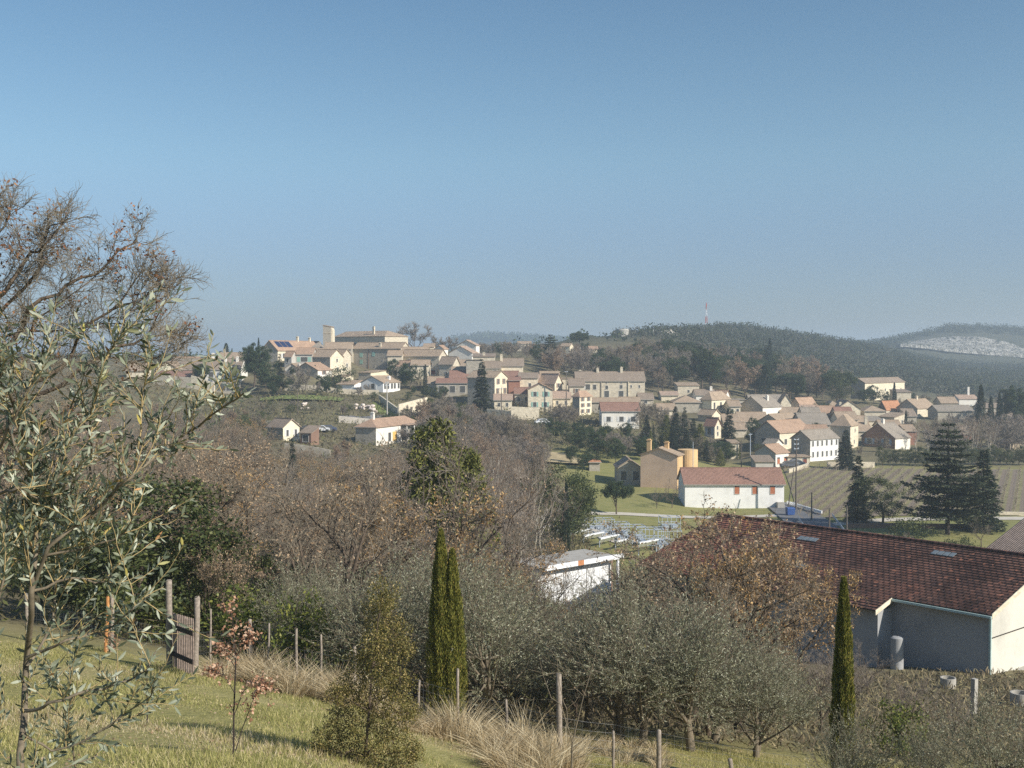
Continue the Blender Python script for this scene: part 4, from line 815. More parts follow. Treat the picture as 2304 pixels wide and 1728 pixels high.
def put(key, px, d, top=None, h=None, wscale=1.0, rz=None, label=None, cat=None, group=None, dz=0, lean=None):
    p = PRO[key]
    if key in USED: o = copy_tree(p)
    else: o = p; USED.add(key)
    g = ground(px, d); 
    if top is not None: h = at(px, top, d).z - g.z
    s = max(h, .3) / p['h0']
    o.location = (g.x, g.y, g.z + dz - .05); o.scale = (s * wscale, s * wscale, s); o.rotation_euler = (0, 0, rng.rand() * 6.283 if rz is None else rz)
    if lean: o.rotation_euler = (lean[0], lean[1], 0 if rz is None else rz)
    tag(o, label, cat or 'tree', group)
    if not label: TREES.append((o, key, px, pix(g.x, g.y, g.z + h * .5)[1], d))
    return o
# ------------------------------------------------------------------ named village trees
def P_(key, px, d, top, label, w=1.0, cat='tree', group=None, **k): return put(key, px, d, top=top, wscale=w, label=label, cat=cat, group=group, **k)
P_('pine0', 570, 338, 774, 'big dark rounded pine with a leaning pale trunk left of the solar panelled house', .95, lean=(0, .06))
P_('green0', 597, 332, 812, 'dark conifer standing against the right foot of the big leaning pine', .9)
P_('fir1', 630, 334, 795, 'slim grey green fir with drooping tiers in front of the solar panelled house', 1.1)
P_('green1', 615, 326, 840, 'bushy evergreen at the edge of the lawn under the slim grey green fir', 1.0)
P_('green0', 648, 332, 850, 'low dark evergreen right of the slim grey green fir', 1.2)
P_('bush0', 635, 312, 903, 'round dark green bush alone on the slope under the lawn', .9, 'shrub')
P_('far0', 683, 322, 822, 'bare feathery grey tree on the lawn in front of the low orange roofed house', .8)
P_('green1', 725, 334, 842, 'dark evergreen below the white end of the low orange roofed house', 1.1)
P_('pine0', 735, 324, 858, 'small spreading pine with a pale trunk on the lawn edge', .8)
P_('bush0', 768, 352, 822, 'round dark bush against the sunlit stone gable', .9, 'shrub')
P_('green1', 883, 372, 806, 'dark ivy green tree at the right foot of the big grey stone house', .9)
P_('green0', 921, 352, 816, 'large round blue green tree between white veranda house and cypress', 1.25)
P_('cyp0', 957, 350, 822, 'narrow dark cypress before the tall grey plastered house', 1.0)
P_('spruce0', 1084, 315, 806, 'tall layered blue grey spruce in front of the house with outside stairs', 1.0)
P_('far0', 928, 432, 726, 'large bare domed tree on the skyline right of the church', 1.1)
P_('far1', 982, 440, 757, 'small bare round tree on the skyline, second right of the church', 1.0)
P_('far0', 1017, 436, 757, 'bare round tree on the skyline just left of the white gables', 1.0)
P_('cedar0', 1238, 415, 752, 'huge spreading cedar with flat dark tiers and spiky top above the village', 1.0)
P_('umbrella0', 1304, 505, 747, 'dense round topped pine on the skyline left of the water tower', .95)
P_('green0', 1280, 500, 768, 'dark evergreen at the left shoulder of the round topped pine', 1.0)
P_('green1', 1405, 560, 758, 'flat green pine clump directly under the water tower', 1.5)
P_('green0', 1430, 560, 760, 'green pine clump right of the water tower foot', 1.3)
P_('cyp0', 582, 420, 761, 'thin cypress spike on the skyline above the solar panelled house', .8)
P_('cyp0', 509, 430, 773, 'dark pointed conifer on the skyline left of the big leaning pine', 2.2)
P_('cyp0', 522, 432, 784, 'tiny cypress spike right of the pointed skyline conifer', 1)
for q, (px, tp) in enumerate([(395, 803), (405, 800), (415, 797), (428, 790), (380, 795), (345, 790), (335, 792), (360, 788)]): P_('fir1' if q % 2 else 'fir0', px, 420 + q, tp, 'small dark fir on the left skyline behind the orange roof', 1.1, group='skyline firs left of the village')
for q, (px, tp, w_) in enumerate([(655, 771, 1.5), (668, 772, 1.5), (680, 771, 1.5)]): P_('green%d' % (q % 2), px, 470, tp, 'dark treetop on the skyline right of the solar panelled roof', w_, group='treetops behind the orange roof')
P_('cyp0', 2206, 332, 870, 'tallest dark cypress at right, rising above bare planes', 1.15)
P_('cyp0', 2229, 345, 894, 'middle sized cypress right of the tallest dark cypress', 1.2)
P_('cyp0', 2248, 350, 885, 'slim cypress third right of the tallest dark cypress', 1.0)
P_('cyp0', 2038, 340, 924, 'cypress in front of the long house with cream end wall', 1.0)
P_('cyp0', 2012, 402, 862, 'slender cypress against the large farmhouse facade', 1.0)
P_('cyp0', 1732, 520, 763, 'lone thin cypress on the wooded hillside', 1.0)
P_('fir1', 1723, 500, 775, 'grey green conifer beside the lone thin hillside cypress', 1.2)
P_('cyp0', 1721, 395, 824, 'dark cypress in the wood above the right village', 2.2)
P_('fir0', 1640, 300, 916, 'silvery drooping spruce standing before the right village rooftops', 1.0)
P_('green0', 1694, 306, 938, 'dark oval tree among roofs right of the silvery spruce', .8)
P_('fir0', 1903, 258, 965, 'dense blue green fir hiding the right end of the large white house', 1.3)
P_('green0', 1965, 408, 866, 'dark rounded conifer before the large farmhouse, left one', 1.1)
P_('green1', 1945, 406, 872, 'dark conifer against the shaded left end of the large farmhouse', 1.0)
P_('green0', 1992, 408, 880, 'small dark tree between the rounded conifer and the slender cypress', 1.0)
P_('fir0', 1930, 178, 1022, 'rugged dark fir beside the road at the vineyard corner', .95)
P_('holm0', 1985, 176, 1068, 'dense black green rounded tree touching the rugged fir', 1.25)
P_('cedar0', 2132, 165, 950, 'tall ragged cedar with long left branches in front of the vineyard', .95)
P_('fir0', 2212, 168, 1008, 'broad dark conifer at right between ragged cedar and vineyard', 1.15)
P_('cyp0', 2253, 345, 905, 'short cypress at the right of the cypress trio', 1.2)
P_('pine0', 2285, 360, 870, 'broad dark pine on the right edge beyond the cypress trio', .9)
P_('umbrella0', 1387, 186, 1084, 'small round headed pine on a thin trunk beside the pale path', .95)
P_('grey1', 1478, 196, 1092, 'small dense bare tree in front of the peach house', .8)
P_('oak0', 1512, 198, 1080, 'bare spreading fruit tree right of the small dense bare tree', .9)
P_('oak0', 1323, 250, 1008, 'stubby bare dead tree at the edge of the pale field', .5)
P_('holm1', 1262, 150, 1032, 'dark green rounded tree left of the lawn', .95)
P_('holm0', 1290, 158, 1068, 'dark evergreen at the right foot of the rounded tree beside the lawn', .7)
P_('cyp0', 1274, 138, 1090, 'thin pale green cypress sapling before the rounded tree beside the lawn', .6)
P_('fir1', 658, 170, 985, 'narrow ivy dark conifer in the wood under the white bare walled house', .8)
P_('fircone', 990, 72, 955, 'tall bright olive green conifer with twin heads in the middle of the wood', .95)
P_('fircone', 955, 76, 975, 'left head of the bright olive green conifer pair', .9)
P_('fircone', 1055, 74, 1020, 'broad green conifer right of the twin headed one', 1.05)
P_('umbrella0', 450, 335, 820, 'dark rounded tree in front of the brown roofed white house', .7)
for q, (px, d, tp, w_) in enumerate([(1300, 262, 968, 1.0), (1342, 255, 960, .9), (1385, 250, 985, 1.0), (1285, 245, 1000, .9), (1330, 240, 1010, 1.2), (1310, 238, 1020, 1.0)]):
    P_('green%d' % (q % 2), px, d, tp, 'dark green tree in the thicket between long stone farmhouse and peach house', w_, group='evergreen thicket above the peach house')
for q, (px, d, tp, w_) in enumerate([(1232, 288, 940, 1.3), (1262, 284, 945, 1.2), (1205, 290, 950, 1.1), (1300, 285, 948, 1.2), (1328, 280, 962, 1.1), (1362, 280, 955, 1.0), (1408, 285, 950, 1.0)]):
    P_('green%d' % (q % 2), px, d, tp, 'dark green tree of the belt under the retaining wall and white red roofed house', w_, group='evergreen belt under the village')
for q, (px, d, tp, w_) in enumerate([(1455, 280, 932, .9), (1470, 272, 960, 1.3), (1445, 262, 968, 1.2), (1500, 282, 935, 1.1), (1520, 276, 912, .9), (1540, 280, 915, 1.0), (1560, 284, 940, 1.1), (1575, 278, 955, 1.2), (1545, 262, 965, 1.3), (1590, 268, 985, 1.2), (1515, 262, 960, 1.2), (1620, 262, 1010, 1.2), (1490, 268, 975, 1.0)]):
    P_(['fir0', 'fir1', 'fir0', 'fircone'][q % 4], px, d, tp, 'dark conifer in the tall clump behind the peach house', w_, group='conifer clump behind the peach house')
for q, px in enumerate(range(1985, 2110, 15)): P_('holm%d' % (q % 2), px, 268 + (q % 3), 1003 + (q % 3) * 4, 'block of the dark clipped hedge behind the vineyard, left stretch', .7, 'hedge', 'dark hedge behind the vineyard')
for q, px in enumerate(range(2180, 2330, 14)): P_('holm%d' % (q % 2), px, 272 + (q % 3), 1000 + (q % 4) * 5, 'block of the dark tall hedge behind the vineyard, right stretch', .8, 'hedge', 'dark hedge behind the right vineyard')
# ------------------------------------------------------------------ scattered woods
def line(px, pts):
    xs, ys = zip(*pts); return float(np.interp(px, xs, ys))
LIM = [(-300, 780), (0, 800), (150, 812), (300, 850), (430, 898), (560, 935), (600, 978), (740, 1015), (800, 1010), (950, 990), (1000, 960), (1100, 950), (1165, 1010), (1180, 1200), (1200, 1330), (1300, 1350), (1500, 1350)]
def scatter(n, px0, px1, d0, d1, kinds, hr, lim=None, sep=6.5, ok=None, wr=(.85, 1.15), seed=1, group=None):
    rs = np.random.RandomState(seed); pts = []; tries = 0; made = 0
    while made < n and tries < n * 60:
        tries += 1; d = math.sqrt(d0 * d0 + (d1 * d1 - d0 * d0) * rs.rand()) if d1 / d0 < 3 else d0 * (d1 / d0) ** rs.rand(); px = rs.uniform(px0, px1)
        x = (px - 1152) / FPX * d
        if any((x - a) ** 2 + (d - b) ** 2 < sep * sep for a, b in pts): continue
        if ok and not ok(px, d): continue
        h = rs.uniform(*hr)
        if lim is not None:
            g = ground(px, d); tp = pix(g.x, g.y, g.z + h)[1]; L = line(px, lim) + rs.uniform(0, 12)
            if tp < L: h = at(px, L, d).z - g.z
            if h < 2.2: continue
        pts.append((x, d)); made += 1
        put(kinds[rs.randint(len(kinds))], px, d, h=h, wscale=rs.uniform(*wr), group=group)
W1 = ['oak0', 'oak1', 'oak2', 'oak3', 'oak0', 'oak2', 'goldoak0', 'grey0', 'goldoak1', 'oak3', 'goldoak0', 'oak1']
scatter(150, 380, 1240, 42, 215, W1, (7, 10.5), LIM, 5.4, ok=lambda p, d: not (585 < p < 960 and d > 205), seed=5)
scatter(75, -60, 420, 48, 215, W1, (7.5, 10.5), LIM, 5.6, seed=6)
scatter(48, 380, 1300, 40, 150, ['holm0', 'bush0', 'bush1', 'holm1', 'olive0', 'fircone'], (2.5, 5.2), LIM, 6, seed=7)
scatter(16, 1080, 1240, 105, 175, ['poplar0', 'poplar1'], (9, 12), [(1080, 1000), (1150, 985), (1200, 1030), (1240, 1100)], 3.5, seed=8)
scatter(100, 340, 820, 212, 305, ['far0', 'far1', 'far2', 'bush0'], (3, 5.5), [(340, 905), (600, 925), (640, 960), (740, 990), (800, 990)], 6, ok=lambda p, d: not (590 < p < 760 and d < 262) and not (780 < p < 960), seed=9)
scatter(95, 880, 1215, 225, 306, ['far0', 'far1', 'far2', 'far0', 'far0', 'holm0'], (5, 8.5), [(880, 945), (930, 905), (1000, 890), (1100, 925), (1215, 950)], 5, ok=lambda p, d: not (p < 965 and d < 285), seed=10)
scatter(26, 960, 1215, 214, 250, ['far0', 'far1', 'far2', 'far0'], (6, 9), [(950, 975), (1100, 965), (1215, 1010)], 5, seed=41)
scatter(24, 585, 780, 292, 322, ['far0', 'bush0', 'far1', 'bush0', 'olive0'], (2, 4), [(585, 900), (780, 900)], 5, seed=42)
scatter(26, 600, 1000, 318, 376, ['far0', 'bush0', 'holm0', 'green0'], (2.2, 4.2), [(600, 800), (760, 815), (900, 845), (1000, 850)], 5, seed=43)
scatter(34, 1440, 2060, 285, 400, ['far0', 'bush0', 'holm0', 'far1'], (2.2, 4.5), [(1440, 900), (1600, 890), (2060, 890)], 8, seed=44)
scatter(30, 1180, 1460, 255, 300, ['green0', 'green1', 'holm0', 'far0', 'fircone'], (5, 8), [(1180, 950), (1330, 955), (1440, 975)], 4.5, ok=lambda p, d: not (p < 1340 and d < 272), seed=45)
scatter(22, 1440, 1660, 262, 300, ['far0', 'green1', 'fircone', 'far1', 'holm1'], (4, 7), [(1440, 965), (1660, 985)], 4.5, seed=46)
scatter(14, 860, 930, 262, 292, ['green0', 'holm0', 'far1'], (3, 5), [(860, 925), (930, 905)], 4, ok=lambda p, d: p > 905 or d > 275, seed=12)
# behind the village
BL = [(1050, 770), (1150, 768), (1250, 775), (1320, 770), (1400, 778), (1440, 762), (1500, 760), (1560, 770), (1700, 780), (1800, 800), (1850, 815), (1950, 850), (2050, 860), (2304, 880)]
scatter(60, 1050, 1260, 430, 600, ['far0', 'far1', 'green0', 'far0', 'far1', 'far2'], (7, 10), BL, 8, seed=13)
scatter(170, 1240, 1500, 385, 610, ['green0', 'far0', 'far1', 'far2', 'holm0', 'green1', 'far0'], (7, 12), BL, 6.5, ok=lambda p, d: not (1250 < p < 1325 and 425 < d < 478) and not (1320 < p < 1350 and 440 < d < 485) and not (1255 < p < 1460 and d < 395), seed=14)
scatter(150, 1500, 1900, 395, 640, ['far0', 'green0', 'pine0', 'green1', 'far1', 'far2', 'holm0', 'umbrella0', 'cedar0'], (8, 15), BL, 7.5, seed=15)
scatter(45, 1900, 2330, 440, 640, ['far0', 'green0', 'far1', 'far2', 'green1'], (6, 9), [(1900, 862), (2040, 865), (2060, 885), (2304, 895)], 9, ok=lambda p, d: not (p < 2060 and d < 460) and not (2105 < p < 2210 and d < 470), seed=16)
scatter(34, 2055, 2330, 275, 345, ['plane0', 'poplar0', 'far0', 'plane0', 'far1'], (8, 12), [(2050, 945), (2150, 930), (2304, 935)], 6, seed=17)
scatter(14, 2120, 2330, 345, 420, ['far0', 'green0', 'far1'], (6, 9), [(2100, 925), (2304, 915)], 7, seed=18)
scatter(12, 1425, 1560, 300, 345, ['far0', 'far1'], (5, 7), [(1425, 905), (1480, 900), (1500, 925), (1560, 935)], 5, seed=19)
scatter(10, 590, 760, 322, 338, ['green0', 'holm0', 'far0'], (2.5, 4), [(590, 868), (760, 870)], 6, seed=20)
scatter(12, 1245, 1300, 300, 318, ['far0', 'far1'], (5, 7), [(1245, 905), (1300, 915)], 3, seed=21)
# scrub between road and hangar
scatter(12, 1860, 2230, 108, 158, ['grey0', 'grey1', 'bush0', 'oak0'], (2.5, 4.5), [(1860, 1175), (2000, 1150), (2250, 1165)], 6, seed=22)
# olive grove beyond the fence
OL = [(640, 1320), (760, 1275), (900, 1310), (1000, 1300), (1100, 1300), (1180, 1370), (1390, 1375), (1440, 1320), (1480, 1300), (1560, 1330), (1650, 1480), (1780, 1520), (1850, 1610), (2000, 1660), (2100, 1620), (2304, 1590)]
scatter(12, 640, 960, 33, 46, ['olive0', 'olive1', 'olive2'], (3.4, 4.6), OL, 3.4, seed=23, wr=(1, 1.25))
scatter(20, 1020, 1760, 31, 50, ['olive0', 'olive1', 'olive2'], (3.6, 5.2), OL, 3.3, seed=24, wr=(1, 1.3))
scatter(12, 980, 1800, 36, 56, ['grey0', 'goldoak0', 'oak3', 'grey1', 'oak2'], (4, 6), [(980, 1280), (1120, 1310), (1170, 1390), (1390, 1390), (1440, 1290), (1560, 1250), (1700, 1400), (1800, 1450)], 4, seed=51)
scatter(9, 1700, 2150, 40, 62, ['grey0', 'grey1', 'oak0'], (2.5, 4.5), [(1700, 1390), (1850, 1440), (2000, 1500), (2150, 1540)], 4.5, seed=52)
scatter(12, 1850, 2340, 24, 44, ['olive0', 'olive1', 'olive2'], (3.0, 4.2), OL, 3.2, seed=25, wr=(1, 1.25))
for q, (px, d, tp, w_) in enumerate([(1130, 33, 1420, 1.25), (1440, 31, 1380, 1.1), (1560, 31, 1400, 1.2), (1700, 34, 1470, 1.0), (2230, 20, 1600, 1.0), (2080, 22, 1650, .9), (1905, 21, 1640, .8)]):
    put('olive%d' % (q % 3), px, d, top=tp, wscale=w_)
P_('oak3', 1660, 40, 1128, 'large oak with sparse golden leaves rising before the red hangar roof', 1.05, dz=-.3)
P_('goldoak1', 1560, 43, 1150, 'golden leaved oak left of the large one before the hangar roof', 1.0)
P_('goldoak0', 1490, 50, 1190, 'rust leaved oak hiding the left end of the hangar', 1.0)
P_('oak2', 1440, 52, 1225, 'thin oak with few dry leaves right of the white shed', .7)
P_('goldoak1', 1700, 47, 1250, 'golden oak low against the hangar wall', 1.0)
P_('goldoak1', 1760, 44, 1240, 'small golden leaved oak with low branches before the hangar wall', .8)
P_('oak1', 985, 62, 985, 'tall ivy wrapped oak with gold leaves in front of the twin headed conifer', .85)
P_('goldoak0', 860, 66, 1050, 'rust leaved oak left of the ivy wrapped tall oak', 1.0)
P_('goldoak0', 700, 60, 1080, 'rust leaved oak in the middle of the left wood', 1.0)
P_('goldoak0', 470, 40, 1180, 'pinkish rust leaved young oak behind the gate', .8)
P_('goldoak1', 1090, 46, 1250, 'small rust leaved oak poking out of the olives left of the white shed', .7)
P_('grey0', 1300, 60, 1262, 'bare thin tree with fanned branches in front of the white shed', .7)
P_('holm0', 320, 40, 1075, 'large dark holm oak behind the gate and wire fence', 1.35)
P_('holm1', 215, 41, 1150, 'dark holm oak left of the large one behind the fence', 1.3)
P_('holm0', 420, 43, 1200, 'lower dark holm oak right of the large one behind the gate', 1.1)
P_('holm1', 90, 50, 1120, 'dark holm oak seen through the near olive leaves', 1.3)
P_('bush1', 690, 34, 1325, 'pointed yellow green bush behind the fence posts', .75, 'shrub')
P_('bush1', 570, 38, 1310, 'yellow green shrub behind the gate at the wood edge', 1.3, 'shrub')
P_('bush1', 340, 40, 1330, 'yellow green shrub behind the wire fence left of the gate', 1.6, 'shrub')
P_('bush0', 640, 36, 1440, 'low dark green bush under the pointed yellow green bush', 1.0, 'shrub')
P_('bush0', 790, 33, 1460, 'low dark green bush behind the short fence post', 1.4, 'shrub')
P_('grey0', 1950, 62, 1440, 'bare scrubby tree before the shaded hangar wall', 1.0)
P_('grey1', 1880, 56, 1440, 'bare scrubby tree right behind the right cypress', 1.0)
P_('grey0', 2060, 50, 1520, 'low bare shrub on the brown slope', 1.2, 'shrub')
P_('bush1', 2020, 36, 1570, 'broom like green shrub on the brown slope', 1.0, 'shrub')
# ------------------------------------------------------------------ hill forest and undergrowth (uncountable)
def crowns(name, mat, pts, r, nc, ls, label, cat, squash=.8, lw=.6):
    rs = np.random.RandomState(len(pts)); P = np.array(pts); n = len(P); r = r * rs.choice([.55, .8, 1, 1.25, 1.7], n)
    off = rdir(n * nc, rs) * (rs.rand(n * nc, 1) ** .4) * np.repeat(r, nc)[:, None]; off[:, 2] = off[:, 2] * squash + np.repeat(r, nc) * .55
    C = np.repeat(P, nc, 0) + off; mb = MB(); mb.cards(C, rdir(n * nc, rs), rdir(n * nc, rs), ls * rs.uniform(.6, 1.3, n * nc), ls * lw)
    return tag(mb.build(name, mat), label, cat, kind='stuff')
def hillpts(n, px0, px1, d0, d1, rs, ok=None):
    d = np.sqrt(d0 ** 2 + (d1 ** 2 - d0 ** 2) * rs.rand(n)); px = rs.uniform(px0, px1, n)
    if ok is not None: m_ = ok(px, d); d, px = d[m_], px[m_]
    x = (px - 1152) / FPX * d; z = terr(x, d); return np.stack([x, d, z], 1)
rs = np.random.RandomState(77)
QX = [2010, 2032, 2080, 2140, 2200, 2260, 2304, 2420]; QT = [776, 771, 763, 757, 757, 768, 782, 800]; QB = [777, 774, 778, 786, 791, 795, 799, 804]
noq = lambda px, d: ~((px > 2025) & (d > 1150) & (d < 1395)) & ~((px > 1560) & (px < 1760) & (d > 620) & (d < 860) & (rs.rand(len(px)) < .35))
M['far_pine'] = leaf_mat('far_pine_needles', [(0, (.04, .055, .028)), (1, (.07, .085, .042))], .3, .9)
crowns('hill_pine_wood', M['far_pine'], hillpts(5600, 1440, 2600, 590, 1250, rs, noq), 3.1, 28, 1.5, 'dark pine and holm oak wood covering the far hillside', 'wood')
crowns('hill_pine_wood', M['far_pine'], hillpts(2600, 1850, 2700, 1250, 1700, rs, noq), 4.2, 22, 2.2, 'dark wood on the far quarry hill and its crest', 'wood')
M['scrub'] = leaf_mat('hill_scrub', [(0, (.08, .085, .06)), (1, (.14, .135, .10))], .3, .9)
crowns('hill_scrub', M['scrub'], hillpts(6000, 1380, 2600, 580, 1200, rs, noq), 2.6, 24, 1.3, 'grey brown leafless scrub between pines on the far hillside', 'scrub')
crowns('far_trees', M['pine_leaf'], hillpts(1500, -500, 1440, 560, 1500, rs), 2.6, 20, 1.8, 'low dark far trees along the left and middle horizon', 'wood')
crowns('far_trees', M['pine_leaf'], hillpts(1500, 1020, 1420, 2300, 2800, rs), 7, 18, 6, 'wooded far ridge fading to blue behind the village', 'wood')
# undergrowth in the woods
M['brown_brush'] = leaf_mat('brown_brush', [(0, (.10, .08, .05)), (.5, (.21, .165, .105)), (.8, (.26, .23, .11)), (1, (.4, .32, .2))], .2, .8)
def under(name, mat, n, px0, px1, d0, d1, ls, hmax, label, seed, ok=None, lw=.25):
    rs = np.random.RandomState(seed); P = hillpts(n, px0, px1, d0, d1, rs, ok); n = len(P)
    P[:, 2] += (rs.rand(n) ** 2) * hmax; sc = P[:, 1] / d1 * .6 + .6
    D = unit(rs.normal(size=(n, 3)) * [.7, .7, .5] + [0, 0, .6]); mb = MB(); mb.cards(P, D, rdir(n, rs), ls * sc * rs.uniform(.5, 1.5, n), ls * lw * sc)
    return tag(mb.build(name, mat), label, 'undergrowth', kind='stuff')
under('undergrowth', M['brush'], 90000, -150, 1330, 37, 210, .55, 1.6, 'tangled brown undergrowth on the floor of the oak wood', 31)
under('undergrowth', M['brown_brush'], 26000, 1000, 2450, 34, 72, .3, .3, 'brown brambles and dead stems on the slope above the hangar', 32, lw=.2)
under('undergrowth', M['brush'], 20000, 340, 1500, 215, 330, .8, 1.2, 'brown scrub on the slope under the village', 33, ok=lambda p, d: ~((p > 1240) & (d < 262)))
# ------------------------------------------------------------------ automatic labels for the scattered trees
LM = [('the solar panelled house', 650, 795), ('the church', 830, 770), ('the big grey stone house', 850, 810), ('the white villa with porch', 870, 980), ('the white house with bare side wall', 655, 975),
      ('the gate', 415, 1440), ('the left lawn', 150, 1400), ('the wire fence posts', 700, 1460), ('the tall left cypress', 1005, 1400), ('the right cypress', 1895, 1500), ('the white shed', 1300, 1280),
      ('the long white building', 1650, 1110), ('the peach house', 1480, 1060), ('the house with outside stairs', 1110, 880), ('the long stone farmhouse', 1370, 870), ('the water tower', 1400, 750),
      ('the cedar above the village', 1238, 800), ('the hangar roof', 1950, 1250), ('the hangar gable', 2280, 1420), ('the vineyard', 1850, 1090), ('the large white house', 1850, 1010), ('the large farmhouse', 1985, 875),
      ('the tallest cypress at right', 2206, 910), ('the twin headed conifer', 990, 1040), ('the quarry', 2200, 780), ('the concrete rings', 2133, 1490), ('the cream house left of the pine', 376, 835), ('the steel frames', 1400, 1195), ('the radio mast', 1589, 700), ('the pale field', 1290, 1010), ('the rugged fir', 1930, 1080)]
DESC = {'far': ('leafless grey tree', 'leafless grey trees'), 'oak': ('bare oak', 'bare oaks'), 'goldoak': ('rust leaved oak', 'rust leaved oaks'), 'grey': ('bare grey tree', 'bare grey trees'), 'poplar': ('bare reddish poplar', 'bare reddish poplars'), 'plane': ('pale trunked plane tree', 'pale trunked planes'),
        'olive': ('silvery olive tree', 'silvery olives'), 'holm': ('dark holm oak', 'dark holm oaks'), 'green': ('dark evergreen', 'dark evergreens'), 'bush': ('low bush', 'low bushes'), 'pine': ('dark pine', 'dark pines'), 'umbrella': ('round headed pine', 'round headed pines'),
        'fir': ('dark fir', 'dark firs'), 'cedar': ('spreading cedar', 'spreading cedars'), 'cyp': ('cypress', 'cypresses'), 'spruce': ('spruce', 'spruces'), 'fircone': ('olive green conifer', 'olive green conifers')}
ORD = ['', '', 'second', 'third', 'fourth', 'fifth', 'sixth', 'seventh', 'eighth', 'ninth', 'tenth', 'eleventh', 'twelfth', 'thirteenth', 'fourteenth', 'fifteenth', 'sixteenth', 'seventeenth', 'eighteenth', 'nineteenth', 'twentieth']
def autolabel():
    B = {}
    for o, key, px, py, d in TREES:
        k = key.rstrip('0123456789'); nm, lx, ly = min(LM, key=lambda L: (L[1] - px) ** 2 + ((L[2] - py) * 1.6) ** 2)
        dx, dy = px - lx, (py - ly) * 1.6
        rel = ('left of' if dx < 0 else 'right of') if abs(dx) > abs(dy) else ('above' if dy < 0 else 'below')
        if px < 0 or px > 2304: pass
        B.setdefault((k, rel + ' ' + nm), []).append((px, o))
    for (k, ph), L in B.items():
        L.sort(key=lambda t: t[0]); s, p = DESC[k]; n = len(L)
        for i, (px, o) in enumerate(L):
            if n == 1: o['label'] = '%s standing %s' % (s, ph)
            else:
                q = 'leftmost' if i == 0 else 'rightmost' if i == n - 1 else '%s from left' % ORD[min(i + 1, 20)]
                o['label'] = '%s, %s %s' % (s, q, ph)
            o['group'] = '%s %s' % (p, ph)
autolabel()
for k, p in PRO.items():
    if k not in USED:
        for c in list(p.children): bpy.data.objects.remove(c)
        bpy.data.objects.remove(p)
# ------------------------------------------------------------------ hangar
M['hangar_roof'] = None
def brick_roof():
    m, n, b, out = newmat('flat_tile_roof')
    tc = n.nodes.new('ShaderNodeTexCoord'); br = n.nodes.new('ShaderNodeTexBrick'); n.links.new(tc.outputs['Object'], br.inputs['Vector'])
    br.inputs['Scale'].default_value = 1; br.inputs['Brick Width'].default_value = .45; br.inputs['Row Height'].default_value = .37; br.inputs['Mortar Size'].default_value = .055; br.inputs['Bias'].default_value = -.1
    br.inputs['Color1'].default_value = (.185, .09, .062, 1); br.inputs['Color2'].default_value = (.085, .046, .036, 1); br.inputs['Mortar'].default_value = (.035, .02, .018, 1); br.inputs['Mortar Smooth'].default_value = .2  # dark tile joints, also painting in the course shadows the low steps lack
    f = noise(n, .22, 6); sx = n.nodes.new('ShaderNodeSeparateXYZ'); n.links.new(tc.outputs['Object'], sx.inputs[0])
    mr = n.nodes.new('ShaderNodeMapRange'); mr.inputs[1].default_value = 20; mr.inputs[2].default_value = 4; n.links.new(sx.outputs[0], mr.inputs[0])
    ad = n.nodes.new('ShaderNodeMath'); ad.operation = 'MULTIPLY_ADD'; ad.inputs[1].default_value = .25; n.links.new(mr.outputs[0], ad.inputs[0]); n.links.new(f, ad.inputs[2])
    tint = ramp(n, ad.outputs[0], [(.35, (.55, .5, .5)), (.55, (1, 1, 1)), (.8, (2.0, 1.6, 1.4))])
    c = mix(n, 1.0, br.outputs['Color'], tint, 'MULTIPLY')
    f9 = noise(n, 1.3, 5); c = mix(n, .6, c, ramp(n, f9, [(.35, (.05, .03, .025)), (.55, (.13, .055, .038)), (.68, (.22, .12, .08))]), 'MIX') if False else mix(n, 1.0, c, ramp(n, f9, [(.32, (.55, .55, .55)), (.5, (1, 1, 1)), (.7, (1.25, 1.3, 1.3))]), 'MULTIPLY')
    vo = n.nodes.new('ShaderNodeTexVoronoi'); vo.inputs['Scale'].default_value = 4.5; n.links.new(tc.outputs['Object'], vo.inputs['Vector']); sc_ = n.nodes.new('ShaderNodeSeparateColor'); n.links.new(vo.outputs['Color'], sc_.inputs[0])
    c = mix(n, ramp(n, sc_.outputs[0], [(.978, (0, 0, 0)), (.984, (1, 1, 1))]), c, (.30, .13, .08))
    n.links.new(c, b.inputs['Base Color']); bump(n, b, br.outputs['Fac'], -.5 if False else .5, .03); b.inputs['Roughness'].default_value = .9; return m
def wall_dir(name, label, px0, d0, px1, d1, h, mat, th=.4, base=-1.2, cat='wall', caps=True, group=None, n=6, htop=None):
    """a thin wall between two ground points following the ground"""
    a, b = ground(px0, d0), ground(px1, d1); t = Vector((b.x - a.x, b.y - a.y, 0)); L = t.length; t.normalize(); rz = math.atan2(t.y, t.x)
    mb = MB(); xs = [L * i / n for i in range(n + 1)]; zs = [tz(a.x + t.x * x, a.y + t.y * x) - a.z for x in xs]
    for i in range(n):
        P = [(xs[i], 0, zs[i] + base), (xs[i + 1], 0, zs[i + 1] + base), (xs[i + 1], 0, zs[i + 1] + h), (xs[i], 0, zs[i] + h)]
        mb.prism(P, (0, th, 0))
    o = mb.build(name, M[mat] if isinstance(mat, str) else mat); o.location = a; o.rotation_euler = (0, 0, rz); tag(o, label, cat, group); return o
M['glass_roof'] = plain('skylight_glass', (.16, .19, .21), .35)
